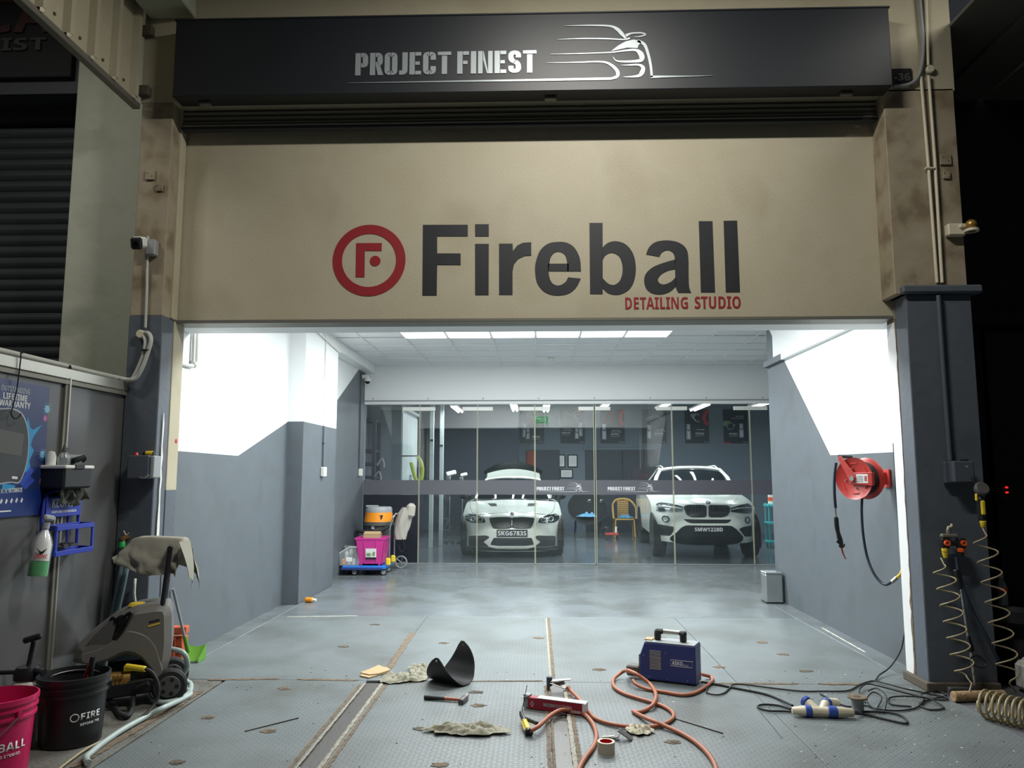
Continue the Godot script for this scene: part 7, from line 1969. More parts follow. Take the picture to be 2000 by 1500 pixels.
# ------------------------------------------------------------------ the inner room
func inner_things() -> void:
	# fluorescent battens
	var n := 0
	for q in [[-1.68, -16.3], [-0.45, -16.0], [0.22, -16.2], [1.4, -15.4], [2.6, -15.6], [3.4, -16.0], [4.5, -15.5]]:
		n += 1
		var t := thing("inner_batten", "twin fluorescent batten in the inner room, %s from the left" % (["first", "second", "third", "fourth", "fifth", "sixth", "seventh"] as Array)[n - 1], "light", Vector3(q[0], 2.87, q[1]), 0.0, "battens of the inner room")
		part(t, "housing", mb().box(Vector3(0, 0.035, 0), Vector3(0.16, 0.04, 1.5), 0.006), "white_plastic")
		for s in [-0.04, 0.04]:
			part(t, "tube", mb().cyl(Vector3(s, 0, -0.72), Vector3(s, 0, 0.72), 0.016, 10), "tube_glow")
		part(t, "hanger", mb().cyl(Vector3(0, 0.05, 0.5), Vector3(0, 1.03, 0.5), 0.005, 6).cyl(Vector3(0, 0.05, -0.5), Vector3(0, 1.03, -0.5), 0.005, 6), "steel_bright")
		area_lamp(t, Vector3(0, -0.022, 0), Vector2(0.1, 1.4), INNER, Color(0.92, 0.98, 1.0))
	# posters
	var names := ["poster of two cans with white text, leftmost of the six behind the glass", "poster of white swirls over two cans, second from left on the back wall", "poster with one can and a red arc, third from left on the back wall", "poster of a car outline above one can, fourth from left on the back wall", "poster of an orbit drawing and a red arc beside a can, fifth from left", "poster with a pale green car and one can, rightmost of the six"]
	var xs := [Vector3(-0.409, 2.292, -19.98), Vector3(0.64, 2.291, -19.98), Vector3(1.672, 2.29, -19.98), Vector3(2.753, 2.288, -19.98), Vector3(3.844, 2.287, -19.98), Vector3(4.839, 2.286, -19.98)]
	var texts := [["One-Layer", "Ceramic Coating", "ARIA"], ["Two-Layer", "Ceramic Coating", "DOK DO"], ["One-Layer", "Ceramic Coating", "BUTTERFLY"], ["One-Layer", "Ceramic Coating", "DEVIL'S BLOOD"], ["Coating Topper", "", "TYPHOON"], ["One-Layer", "Ceramic Coating", "BUTTERFLY"]]
	for i in 6:
		var t := thing("poster", "black " + names[i], "poster", Vector3(xs[i].x, xs[i].y, -19.985), 0.0, "black product posters")
		part(t, "sheet", mb().box(Vector3(0.31, 0.44, 0.004), Vector3(0.62, 0.88, 0.008)), "poster_black")
		var P := func(nm: String, s: MB, m: String) -> void: placed(part(t, nm, s, m), Vector3(0, 0, 0.0085))
		var can := func(x: float, y: float, h: float) -> void:
			P.call("can_print", mb().prism(rect(x, y, x + 0.11, y + h * 0.58), 0.002).prism(rect(x + 0.008, y + h * 0.62, x + 0.102, y + h), 0.002), "pale_print")
			P.call("can_print", mb().prism(rect(x + 0.035, y + 0.03, x + 0.075, y + h * 0.5), 0.003).prism(rect(x + 0.045, y + h * 0.66, x + 0.065, y + h * 0.95), 0.003), "white_print")
		var tx: float = [0.3, 0.03, 0.27, 0.31, 0.27, 0.14][i]
		var ty: float = [0.2, 0.3, 0.26, 0.28, 0.28, 0.27][i]
		if i in [0, 5]:
			placed(part(t, "print_line", txt(texts[i][0], 0.2, 0.03, 0.001), "white_print"), Vector3(0.32 if i else 0.25, 0.68, 0.0085))
			placed(part(t, "print_line", txt(texts[i][1], 0.32, 0.03, 0.001), "white_print"), Vector3(0.2, 0.63, 0.0085))
		else:
			placed(part(t, "print_line", txt(texts[i][0], 0.2, 0.028, 0.001), "white_print"), Vector3(tx + 0.04, ty + 0.06, 0.0085))
			if texts[i][1]:
				placed(part(t, "print_line", txt(texts[i][1], 0.28, 0.028, 0.001), "white_print"), Vector3(tx, ty + 0.02, 0.0085))
		placed(part(t, "print_line", txt(texts[i][2], 0.22, 0.045, 0.001), "white_print"), Vector3(tx, ty - 0.05, 0.0085))
		P.call("print_rule", mb().prism(rect(tx, ty - 0.09, tx + 0.22, ty - 0.08), 0.001).prism(rect(0.48, 0.03, 0.6, 0.04), 0.001), "pale_print")
		match i:
			0:
				can.call(0.06, 0.16, 0.36)
				can.call(0.14, 0.11, 0.28)
			1:
				can.call(0.46, 0.18, 0.36)
				can.call(0.37, 0.12, 0.27)
				for k in 4:
					P.call("swirl_print", mb().ribbon(cr([Vector2(0.1 + 0.08 * k, 0.8), Vector2(0.25 + 0.06 * k, 0.74 - 0.04 * k), Vector2(0.45, 0.84 - 0.08 * k), Vector2(0.58 - 0.04 * k, 0.72 - 0.06 * k)], 4), 0.012, 0.001), "pale_print")
				P.call("swirl_print", mb().ribbon(cr([Vector2(0.44, 0.84), Vector2(0.55, 0.8), Vector2(0.56, 0.7)], 4), 0.03, 0.001), "red_print")
			2, 4:
				can.call(0.04, 0.1, 0.4)
				P.call("arc_print", mb().ribbon(arc(Vector2(0.68, 0.66), Vector2(0.17, 0.2), 110, 240, 12), 0.085, 0.001), "red_print")
				if i == 2:
					P.call("ring_print", mb().ribbon(arc(Vector2(0.26, 0.67), Vector2(0.08, 0.11), 0, 345, 20), 0.02, 0.001, true), "red_print")
				else:
					for k in 4:
						P.call("ring_print", mb().ribbon(arc(Vector2(0.26 + 0.03 * k, 0.72 - 0.02 * k), Vector2(0.1, 0.04 + 0.02 * k), 30.0 * k, 30.0 * k + 200.0, 14), 0.014, 0.001), "white_print")
			3:
				can.call(0.12, 0.12, 0.36)
				P.call("car_print", mb().ribbon(cr([Vector2(0.1, 0.58), Vector2(0.14, 0.66), Vector2(0.28, 0.7), Vector2(0.44, 0.69), Vector2(0.5, 0.62), Vector2(0.5, 0.56)], 4), 0.012, 0.001).ribbon([Vector2(0.16, 0.66), Vector2(0.46, 0.66)], 0.01, 0.001), "pale_print")
			5:
				can.call(0.4, 0.15, 0.36)
				P.call("car_print", mb().prism(cr([Vector2(0.0, 0.5), Vector2(0.02, 0.57), Vector2(0.14, 0.58), Vector2(0.22, 0.52), Vector2(0.3, 0.48), Vector2(0.3, 0.45), Vector2(0.02, 0.45)], 3, true), 0.001), "label_green")
				P.call("foot_print", mb().prism(rect(0.0, 0.0, 0.17, 0.03), 0.001), "red_print")
	# certificates
	for q in [[Vector3(0.503, 1.671, -19.98), Vector3(0.756, 2, -19.98), "framed certificate, upper left of the three on the back wall"], [Vector3(0.82, 1.671, -19.98), Vector3(1.074, 2, -19.98), "framed certificate, upper right of the three on the back wall"], [Vector3(0.62, 1.395, -19.98), Vector3(0.951, 1.631, -19.98), "wide framed certificate under the other two on the back wall"]]:
		var w: float = q[1].x - q[0].x
		var h: float = q[1].y - q[0].y
		var t := thing("certificate", q[2], "certificate", Vector3(q[0].x, q[0].y, -19.985), 0.0, "framed certificates")
		part(t, "frame", mb().box(Vector3(w / 2, h / 2, 0.008), Vector3(w, h, 0.016), 0.003), "matt_black")
		part(t, "sheet", mb().box(Vector3(w / 2, h / 2, 0.0165), Vector3(w - 0.05, h - 0.05, 0.003)), "paper")
		for k in 3:
			part(t, "print_rule", mb().box(Vector3(w / 2, h * (0.35 + 0.15 * k), 0.0185), Vector3(w * 0.5, 0.008, 0.001)), "pale_print")
	# seats
	var mc := thing("moon_chair", "round black folding chair behind the glass door joint", "chair", Vector3(1.22, 0, -18.6))
	part(mc, "seat_pad", mb().move(Vector3(0, 0.62, 0), Basis(Vector3.RIGHT, 0.95)).shell(12, 32, func(u, v):
		var a: float = TAU * v
		return Vector3(0.46 * u * cos(a), 0.16 * u * u, 0.46 * u * sin(a)), 0.02), "matt_black")
	part(mc, "hoop", mb().move(Vector3(0, 0.62, 0), Basis(Vector3.RIGHT, 0.95)).tube(arc(Vector2.ZERO, Vector2(0.46, 0.46), 0, 350, 35).map(func(p): return Vector3(p.x, 0.16, p.y)), 0.014, 8, true), "black_plastic")
	for s in [-1, 1]:
		part(mc, "leg", mb().cyl(Vector3(0.3 * s, 0.0, 0.25), Vector3(0.26 * s, 0.5, -0.1), 0.013, 8), "black_plastic")
		part(mc, "leg", mb().cyl(Vector3(0.3 * s, 0.0, -0.3), Vector3(0.3 * s, 0.42, 0.2), 0.013, 8), "black_plastic")
	solo("blue_cloth", cloth(Vector3(1.18, 0.5, -18.32), 0.42, 0.2, 0.12, 61), "blue_cloth", "pale blue towel heaped on the round black chair", "cloth")
	var rc := thing("armchair", "tan plastic armchair with a woven back beside the tall car", "chair", Vector3(2.12, 0, -18.9))
	part(rc, "seat", mb().box(Vector3(0, 0.42, 0.02), Vector3(0.46, 0.035, 0.44), 0.014), "wicker")
	part(rc, "back_frame", mb().tube(cr([Vector3(-0.27, 0.44, 0.2), Vector3(-0.28, 0.66, 0.14), Vector3(-0.25, 0.78, -0.12), Vector3(-0.16, 0.87, -0.22), Vector3(0.0, 0.9, -0.24), Vector3(0.16, 0.87, -0.22), Vector3(0.25, 0.78, -0.12), Vector3(0.28, 0.66, 0.14), Vector3(0.27, 0.44, 0.2)], 6), 0.026, 8), "wicker")
	for i in 9:
		part(rc, "back_slat", mb().box(Vector3(-0.12 + 0.03 * i, 0.65, -0.215), Vector3(0.014, 0.44, 0.012), 0.003), "wicker")
	for i in 8:
		part(rc, "back_weave", mb().box(Vector3(0, 0.48 + 0.05 * i, -0.208), Vector3(0.28, 0.016, 0.012), 0.003), "wicker")
	for q in [Vector3(-0.22, 0, 0.2), Vector3(0.22, 0, 0.2), Vector3(-0.22, 0, -0.2), Vector3(0.22, 0, -0.2)]:
		part(rc, "leg", mb().beam(q * 1.1, q + Vector3(0, 0.42, 0), 0.05, 0.035, Vector3.UP, 0.01), "wicker")
	solo("blue_cloth", cloth(Vector3(2.16, 0.44, -18.88), 0.36, 0.24, 0.1, 62), "blue_cloth", "pale blue towel lying on the tan armchair", "cloth")
	var ct := thing("creeper_cart", "low red wheeled tool cart near the tan armchair", "cart", Vector3(1.74, 0, -18.1))
	part(ct, "tray", mb().box(Vector3(0, 0.13, 0), Vector3(0.3, 0.05, 0.3), 0.012), "red_paint")
	part(ct, "post", mb().box(Vector3(-0.1, 0.22, 0), Vector3(0.1, 0.16, 0.1), 0.02), "black_plastic")
	for q in [Vector3(-0.13, 0.04, 0.13), Vector3(0.13, 0.04, 0.13), Vector3(-0.13, 0.04, -0.13), Vector3(0.13, 0.04, -0.13)]:
		part(ct, "caster", mb().cyl(q - Vector3(0.012, 0, 0), q + Vector3(0.012, 0, 0), 0.04, 14), "black_rubber")
	var cb := thing("white_can", "small white can standing on the red cart", "can", Vector3(1.84, 0.157, -18.06))
	part(cb, "body", mb().cyl(Vector3.ZERO, Vector3(0, 0.12, 0), 0.025, 12, -1, 0.003), "white_plastic")
	part(cb, "spout", mb().box(Vector3(0.01, 0.13, 0), Vector3(0.05, 0.016, 0.016), 0.004), "white_plastic")
	var tt := thing("tool_trolley", "narrow teal tool trolley by the right edge of the glass", "trolley", Vector3(4.85, 0, -16.2))
	for q in [Vector3(-0.08, 0.45, 0.1), Vector3(0.1, 0.45, 0.1), Vector3(-0.08, 0.45, -0.14), Vector3(0.1, 0.45, -0.14)]:
		part(tt, "post", mb().box(q, Vector3(0.03, 0.9, 0.03), 0.004), "teal_paint")
	for y in [0.12, 0.5, 0.86]:
		part(tt, "tray", mb().box(Vector3(0.01, y, -0.02), Vector3(0.24, 0.05, 0.32), 0.006), "teal_paint")
	var tb := thing("spray_can", "orange and white carton on the teal trolley", "box", Vector3(4.86, 0.886, -16.2))
	part(tb, "body", mb().box(Vector3(0, 0.11, 0), Vector3(0.12, 0.22, 0.1), 0.006), "white_plastic")
	part(tb, "band", mb().box(Vector3(0.0, 0.1, 0), Vector3(0.122, 0.09, 0.102), 0.006), "orange_bright")
	# storage at the left
	var cab := thing("tall_cabinet", "tall pale cabinet with dark front behind the first glass panel", "cabinet", Vector3(-2.75, 0, -15.4))
	part(cab, "carcass", mb().box(Vector3(0, 1.36, 0), Vector3(0.42, 2.72, 1.8), 0.006), "inner_wall_grey")
	for i in 2:
		part(cab, "door", mb().box(Vector3(0.218, 1.36, 0.45 - 0.9 * i), Vector3(0.02, 2.6, 0.88), 0.004), "cabinet_grey")
		part(cab, "handle", mb().box(Vector3(0.24, 1.4, 0.08 - 0.16 * i), Vector3(0.02, 0.18, 0.02), 0.004), "chrome")
	part(cab, "hose_hook", mb().cyl(Vector3(0.2, 1.84, 0.9), Vector3(0.56, 1.84, 1.0), 0.014, 8), "steel_bright")
	part(cab, "cornice", mb().box(Vector3(0.02, 2.74, 0), Vector3(0.5, 0.06, 1.86), 0.006), "cabinet_grey")
	var sh := thing("shelf_rack", "black shelf rack by the left end of the glass", "rack", Vector3(-3.12, 0, -14.2))
	for q in [Vector3(-0.28, 1.25, 0.2), Vector3(0.16, 1.25, 0.2), Vector3(-0.28, 1.25, -0.2), Vector3(0.16, 1.25, -0.2)]:
		part(sh, "post", mb().box(q, Vector3(0.07, 2.5, 0.05), 0.004), "inner_wall_dark")
	for y in [0.5, 1.44, 1.68, 1.92, 2.48]:
		part(sh, "shelf", mb().box(Vector3(-0.06, y, 0), Vector3(0.5, 0.06, 0.46), 0.004), "inner_wall_dark")
	for i in 3:
		solo("hung_hose", mb().tube(cr([Vector3(-2.98 + 0.05 * i, 1.48 + 0.2 * i - 0.22, -13.94), Vector3(-2.9 + 0.05 * i, 1.54 + 0.24 * i - 0.24, -13.92), Vector3(-2.86 + 0.05 * i, 1.46 + 0.24 * i - 0.24, -13.92), Vector3(-2.86 + 0.05 * i, 1.38 + 0.24 * i - 0.24, -13.92)], 5), 0.016, 8), "grey_plastic", ["pale curved tube on the lowest visible shelf of the black rack", "pale curved tube on the middle shelf of the black rack", "pale curved tube on the upper shelf of the black rack"][i], "tube", "curved tubes on the black rack")
	solo("green_hose", mb().tube(cr([Vector3(-2.339, 1.719, -14.4), Vector3(-2.309, 1.605, -14.4), Vector3(-2.268, 1.462, -14.4), Vector3(-2.219, 1.367, -14.4), Vector3(-2.152, 1.386, -14.4), Vector3(-2.125, 1.557, -14.4), Vector3(-2.146, 1.7, -14.4), Vector3(-2.196, 1.796, -14.4), Vector3(-2.225, 1.815, -14.4)], 6), 0.035, 10), "green_hose", "lime green hose hung in loops beside the tall cabinet", "hose")
	for q in [[-2.17, 0, "left"], [-2.0, 1, "right"]]:
		var o := thing("steel_post", "pale steel frame post behind the second glass panel, %s of two" % q[2], "post", Vector3(q[0], 0, -16.0 - 0.3 * q[1]), 0.0, "steel frame posts")
		part(o, "upright", mb().box(Vector3(0, 1.5, 0), Vector3(0.08, 3.0, 0.08), 0.004), "cabinet_grey")
		part(o, "catch", mb().box(Vector3(0.0, 2.2 - 0.1 * q[1], 0.045), Vector3(0.06, 0.04, 0.02), 0.004), "matt_black")
	for q in [[-1.9, 1.52, "larger"], [-1.62, 1.49, "smaller"]]:
		var o := thing("work_lamp", "%s white work lamp head on a stand behind the third glass panel" % q[2], "work lamp", Vector3(q[0], 0, -17.0), 0.0, "work lamps on stands")
		var k := 1.0 if q[2] == "larger" else 0.7
		part(o, "stand", mb().cyl(Vector3(0, 0.02, 0), Vector3(0, q[1] - 0.02, 0), 0.014, 8), "chrome")
		part(o, "foot", mb().cyl(Vector3.ZERO, Vector3(0, 0.03, 0), 0.12, 18, 0.1), "black_plastic")
		part(o, "head", mb().move(Vector3(0.03, q[1], 0), Basis(Vector3(0, 0, 1), 0.25)).box(Vector3.ZERO, Vector3(0.22, 0.1, 0.1) * k, 0.02), "white_plastic")
		part(o, "clamp", mb().box(Vector3(-0.03, q[1] - 0.1, 0.01), Vector3(0.1, 0.1, 0.06) * k, 0.01), "chrome")
	var dc := thing("dome_camera", "small dome camera on the back wall right of the rightmost poster", "camera", Vector3(5.0, 2.72, -19.97))
	part(dc, "base", mb().cyl(Vector3.ZERO, Vector3(0, 0, 0.06), 0.09, 18), "inner_wall_grey")
	part(dc, "dome", mb().ball(Vector3(0, 0, 0.06), 0.065), "lamp_dark")


# ------------------------------------------------------------------ what lies on the forecourt plates
func floor_things() -> void:
	# welder
	var a: Vector3 = Vector3(0.768, 0, -5.877)
	var b: Vector3 = Vector3(1.14, 0, -5.711)
	var turn := atan2(-(b.z - a.z), b.x - a.x)
	var w := a.distance_to(b)
	var t := thing("welding_machine", "navy blue welding machine with a black carry handle on the plates", "welder", (a + b) / 2.0 + Vector3(0.025, 0.012, -0.07), turn)
	var hw := w / 2.0
	part(t, "case", mb().move(Vector3(0, 0, -0.085)).prism([Vector2(-hw, 0), Vector2(hw, 0), Vector2(hw, 0.262), Vector2(-hw + 0.035, 0.262), Vector2(-hw, 0.17)], 0.17, 0.006), "navy_paint")
	part(t, "top_plate", mb().box(Vector3(0.02, 0.266, 0), Vector3(w - 0.05, 0.008, 0.165), 0.002), "grey_plastic")
	for k in 13:
		part(t, "louver", mb().box(Vector3(-hw + 0.115, 0.08 + 0.0105 * k, 0.086), Vector3(0.085, 0.004, 0.004), 0.001), "aluminium")
	part(t, "badge_frame", mb().move(Vector3(0.025, 0.115, 0.085)).ribbon([Vector2(0, 0), Vector2(0.155, 0), Vector2(0.155, 0.042), Vector2(0, 0.042)], 0.003, 0.002, true), "white_print")
	placed(part(t, "print_line", txt("AIKO", 0.078, 0.026, 0.002), "white_print"), Vector3(0.034, 0.123, 0.085))
	placed(part(t, "print_line", txt("WELD", 0.04, 0.01, 0.002), "pale_print"), Vector3(0.113, 0.122, 0.085))
	for s in [-0.09, 0.1]:
		part(t, "handle_foot", mb().box(Vector3(s, 0.302, 0), Vector3(0.045, 0.075, 0.05), 0.012), "black_plastic")
	part(t, "handle_grip", mb().cyl(Vector3(-0.075, 0.333, 0), Vector3(0.085, 0.333, 0), 0.016, 12), "aluminium")
	part(t, "handle_cap", mb().box(Vector3(-0.075, 0.333, 0), Vector3(0.07, 0.035, 0.045), 0.012), "black_plastic")
	part(t, "handle_cap", mb().box(Vector3(0.095, 0.33, 0), Vector3(0.06, 0.035, 0.045), 0.012), "black_plastic")
	part(t, "front_panel", mb().box(Vector3(-hw - 0.006, 0.09, 0), Vector3(0.012, 0.16, 0.15), 0.003), "dark_grey_plastic")
	part(t, "socket_block", mb().box(Vector3(-hw - 0.06, 0.045, 0.03), Vector3(0.1, 0.075, 0.1), 0.01), "worn_steel")
	part(t, "control_knob", mb().cyl(Vector3(-hw - 0.012, 0.1, -0.03), Vector3(-hw - 0.035, 0.1, -0.03), 0.02, 12), "black_plastic")
	part(t, "lid_sticker", mb().box(Vector3(-hw + 0.055, 0.273, 0.01), Vector3(0.06, 0.012, 0.08), 0.003), "cardboard")
	for q in [Vector2(-hw + 0.03, 0.17), Vector2(-0.01, 0.2), Vector2(hw - 0.02, 0.16), Vector2(-hw + 0.07, 0.02), Vector2(0.0, 0.02), Vector2(hw - 0.06, 0.02)]:
		part(t, "screw", mb().ball(Vector3(q.x, q.y, 0.086), 0.005, Vector3.ONE, 8), "steel_bright")
	for q in [Vector3(-hw + 0.05, -0.006, 0.06), Vector3(hw - 0.05, -0.006, 0.06), Vector3(-hw + 0.05, -0.006, -0.06), Vector3(hw - 0.05, -0.006, -0.06)]:
		part(t, "rubber_foot", mb().cyl(q - Vector3(0, 0.006, 0), q + Vector3(0, 0.008, 0), 0.014, 10), "black_rubber")
	# cables of the welder
	solo("welding_cable", mb().tube(cr([Vector3(-0.038, 0.035, -4.62), Vector3(0.01, 0.04, -4.686), Vector3(0.073, 0.03, -4.893), Vector3(0.132, 0.03, -5.007), Vector3(0.191, 0.03, -5.04), Vector3(0.262, 0.02, -5.045), Vector3(0.31, 0.014, -4.954), Vector3(0.338, 0.014, -4.78), Vector3(0.338, 0.014, -4.583), Vector3(0.305, 0.014, -4.418), Vector3(0.254, 0.014, -4.263), Vector3(0.216, 0.014, -4.12), Vector3(0.182, 0.014, -3.954)], 6), 0.013, 10), "orange_cable", "orange cable running from the electrode holder to the bottom of the picture", "cable")
	solo("welding_cable", mb().tube(cr([Vector3(0.202, 0.05, -5.479), Vector3(0.235, 0.03, -5.455), Vector3(0.283, 0.014, -5.31), Vector3(0.319, 0.014, -5.088), Vector3(0.358, 0.014, -4.925), Vector3(0.431, 0.014, -4.83), Vector3(0.514, 0.014, -4.786), Vector3(0.592, 0.014, -4.779), Vector3(0.68, 0.014, -4.781), Vector3(0.761, 0.014, -4.831), Vector3(0.832, 0.014, -4.94), Vector3(0.851, 0.014, -5.052), Vector3(0.823, 0.014, -5.169), Vector3(0.759, 0.014, -5.267), Vector3(0.669, 0.014, -5.369), Vector3(0.592, 0.014, -5.475), Vector3(0.545, 0.014, -5.626), Vector3(0.556, 0.014, -5.816), Vector3(0.608, 0.03, -5.911), Vector3(0.655, 0.06, -5.895), Vector3(0.679, 0.07, -5.782)], 6), 0.012, 10), "orange_cable", "brownish orange cable looping from the ground clamp round to the welder", "cable")
	solo("welding_cable", mb().tube(cr([Vector3(0.663, 0.08, -5.828), Vector3(0.699, 0.09, -5.702), Vector3(0.756, 0.06, -5.67), Vector3(0.801, 0.03, -5.613), Vector3(0.8, 0.03, -5.398), Vector3(0.754, 0.03, -5.188), Vector3(0.702, 0.014, -5.122), Vector3(0.638, 0.014, -5.056), Vector3(0.608, 0.014, -5.076), Vector3(0.624, 0.014, -5.025), Vector3(0.687, 0.03, -4.843), Vector3(0.757, 0.02, -4.774), Vector3(0.835, 0.014, -4.66), Vector3(0.884, 0.014, -4.525), Vector3(0.912, 0.014, -4.366), Vector3(0.915, 0.014, -4.19), Vector3(0.886, 0.014, -3.976)], 6), 0.013, 10), "orange_cable", "orange cable bending twice from the welder toward the bottom right", "cable")
	solo("welding_cable", mb().tube(cr([Vector3(0.681, 0.05, -5.679), Vector3(0.7, 0.03, -5.636), Vector3(0.771, 0.014, -5.581), Vector3(0.883, 0.014, -5.509), Vector3(0.983, 0.014, -5.45), Vector3(1.071, 0.014, -5.49), Vector3(1.174, 0.014, -5.633), Vector3(1.268, 0.014, -5.81), Vector3(1.282, 0.014, -5.923), Vector3(1.208, 0.04, -5.89)], 6), 0.012, 10), "orange_cable", "short orange cable passing in front of the welder's base", "cable")
	# electrode holder, clamp, box of rods
	var h0: Vector3 = Vector3(-0.047, 0.02, -4.64)
	var h1: Vector3 = Vector3(-0.099, 0.05, -4.901)
	var eh := thing("electrode_holder", "yellow handled electrode holder with black jaws on the plates", "electrode holder", h0)
	var d := h1 - h0
	part(eh, "handle", mb().cyl(d * 0.05, d * 0.55, 0.02, 14, 0.017, 0.004), "yellow_plastic")
	for k in 6:
		var a2 := TAU * k / 6.0
		part(eh, "grip_rib", mb().cyl(d * 0.08 + Vector3(cos(a2), sin(a2), 0) * 0.02, d * 0.52 + Vector3(cos(a2), sin(a2), 0) * 0.018, 0.003, 6), "yellow_plastic")
	part(eh, "sleeve", mb().cyl(d * -0.06, d * 0.06, 0.024, 14, -1, 0.004), "black_plastic")
	part(eh, "jaw", mb().beam(d * 0.5, d * 1.0, 0.02, 0.035, Vector3.UP, 0.006), "black_plastic")
	part(eh, "lever", mb().beam(d * 0.6 + Vector3(0.01, 0.01, 0), d * 0.25 + Vector3(0.065, 0.02, 0), 0.02, 0.022, Vector3.UP, 0.006), "black_plastic")
	part(eh, "rod", mb().cyl(d * 0.92, d * 0.92 + Vector3(0.035, 0.17, 0.0), 0.0025, 6), "worn_steel")
	var gc := thing("ground_clamp", "grey steel ground clamp above the box of welding rods", "clamp", Vector3(0.148, 0, -5.588))
	part(gc, "upper_jaw", mb().beam(Vector3(-0.07, 0.06, 0.0), Vector3(0.09, 0.075, 0.0), 0.035, 0.008, Vector3.UP, 0.003), "steel_bright")
	part(gc, "lower_jaw", mb().beam(Vector3(-0.07, 0.055, 0.0), Vector3(0.08, 0.01, 0.02), 0.035, 0.008, Vector3.UP, 0.003), "steel_bright")
	part(gc, "cheek", mb().move(Vector3(0, 0, 0.018)).prism([Vector2(-0.04, 0.055), Vector2(0.05, 0.07), Vector2(0.015, 0.04), Vector2(0.04, 0.02)], 0.004), "worn_steel")
	part(gc, "spring", mb().cyl(Vector3(-0.06, 0.03, 0), Vector3(-0.06, 0.09, 0), 0.02, 12), "inner_wall_dark")
	part(gc, "foot", mb().cyl(Vector3(-0.07, 0.0, 0.01), Vector3(-0.065, 0.055, 0.0), 0.012, 8), "worn_steel")
	var r0: Vector3 = Vector3(-0.048, 0, -5.146)
	var r1: Vector3 = Vector3(0.31, 0, -5)
	var bx := thing("rod_box", "open red and white carton of welding rods lying on the plates", "box", (r0 + r1) / 2.0 + Vector3(0, 0, -0.03), atan2(-(r1.z - r0.z), r1.x - r0.x))
	var L := r0.distance_to(r1)
	part(bx, "carton", mb().box(Vector3(0, 0.038, 0), Vector3(L, 0.07, 0.06), 0.003), "box_red")
	part(bx, "lid", mb().box(Vector3(0.03, 0.075, 0), Vector3(L - 0.07, 0.004, 0.062)), "white_print")
	part(bx, "end_panel", mb().box(Vector3(L / 2 - 0.008, 0.038, 0.0), Vector3(0.018, 0.072, 0.063)), "white_print")
	part(bx, "torn_flap", mb().move(Vector3(-L / 2 - 0.0, 0.07, 0.0), Basis(Vector3(0, 0, 1), 0.4)).box(Vector3(-0.02, 0.01, 0), Vector3(0.06, 0.004, 0.05)), "white_print")
	part(bx, "liner", mb().box(Vector3(-L / 2 - 0.015, 0.045, -0.005), Vector3(0.04, 0.08, 0.045)), "grey_plastic")
	placed(part(bx, "print_line", txt("WELDING ELECTRODES", L * 0.5, 0.02, 0.001), "pale_print"), Vector3(-L * 0.22, 0.03, 0.0302))
	placed(part(bx, "print_line", txt("CHOSUN", L * 0.2, 0.016, 0.001), "white_print"), Vector3(L * 0.22, 0.012, 0.0302))
	part(bx, "emblem", mb().move(Vector3(-L * 0.42, 0.035, 0.0302)).ribbon([Vector2(-0.01, 0), Vector2(0, 0.016), Vector2(0.01, 0), Vector2(0, -0.016)], 0.004, 0.001, true), "white_print")
	# mud guard
	var mg := thing("mud_guard", "black curved rubber guard standing open on the plates", "guard", Vector3(-0.632, 0, -5.763))
	var top := [Vector2(-0.19, 0.177), Vector2(-0.16, 0.177), Vector2(-0.099, 0.145), Vector2(-0.039, 0.113), Vector2(0.014, 0.077)]
	part(mg, "sheet", mb().shell(28, 14, func(u, v):
		# u runs round the curl from the near lobe to the far tip, v along it
		var ang: float = lerpf(-3.55, 0.75, u)
		var reach: float = 0.105 + 0.03 * sin(u * PI) + 0.09 * pow(max(0.0, u - 0.7) / 0.3, 1.3) + 0.045 * pow(max(0.0, 0.3 - u) / 0.3, 1.3)
		var half: float = 0.16 * pow(sin(clampf(0.012 + 0.988 * min(u, 1.0 - u) * 2.0, 0.0, 1.0) * PI / 2.0), 0.62)
		var s: float = (v - 0.5) * 2.0 * half
		var p := Vector2(cos(ang), sin(ang)) * reach
		var c := Vector3(p.x, p.y + 0.138, 0)
		return Basis(Vector3.UP, 0.95) * (c + Vector3(0.0, 0.0, s)) + Vector3(0.0, 0.0, 0.0), 0.006), "black_plastic")
	for k in [0.035, 0.965]:
		var ang := lerpf(-3.55, 0.75, k)
		var reach := 0.107 + (0.078 if k > 0.5 else 0.036)
		var c := Basis(Vector3.UP, 0.95) * Vector3(cos(ang) * reach, sin(ang) * reach + 0.138, 0.0)
		part(mg, "eyelet", mb().ball(c, 0.009, Vector3.ONE, 10), "aluminium")
	# hammer
	var ha: Vector3 = Vector3(-0.753, 0.015, -5.333)
	var hb: Vector3 = Vector3(-0.487, 0.015, -5.282)
	var hm := thing("hammer", "hammer with an orange and black handle on the plates", "hammer", ha)
	var hd := hb - ha
	part(hm, "grip", mb().cyl(Vector3.ZERO, hd * 0.52, 0.015, 12, 0.012, 0.003), "black_rubber")
	part(hm, "shaft", mb().cyl(hd * 0.52, hd * 1.0, 0.012, 12, 0.01), "orange_cable")
	var hn := hd.cross(Vector3.UP).normalized()
	part(hm, "head", mb().cyl(hd - hn * 0.05, hd + hn * 0.06, 0.022, 12, 0.02, 0.003), "worn_steel")
	part(hm, "claw", mb().beam(hd - hn * 0.05, hd - hn * 0.09 + Vector3(0, 0.012, 0), 0.03, 0.012), "worn_steel")
	# rags and card
	solo("rag", cloth(Vector3(-0.963, 0, -5.823), 0.36, 0.2, 0.055, 81, 0.3), "rag_cloth", "grey-green rag lying just left of the black guard", "rag")
	solo("rag", cloth(Vector3(-0.885, 0, -6.061), 0.2, 0.22, 0.05, 82, 0.5), "rag_cloth", "grey-green rag bunched behind the left side of the black guard", "rag")
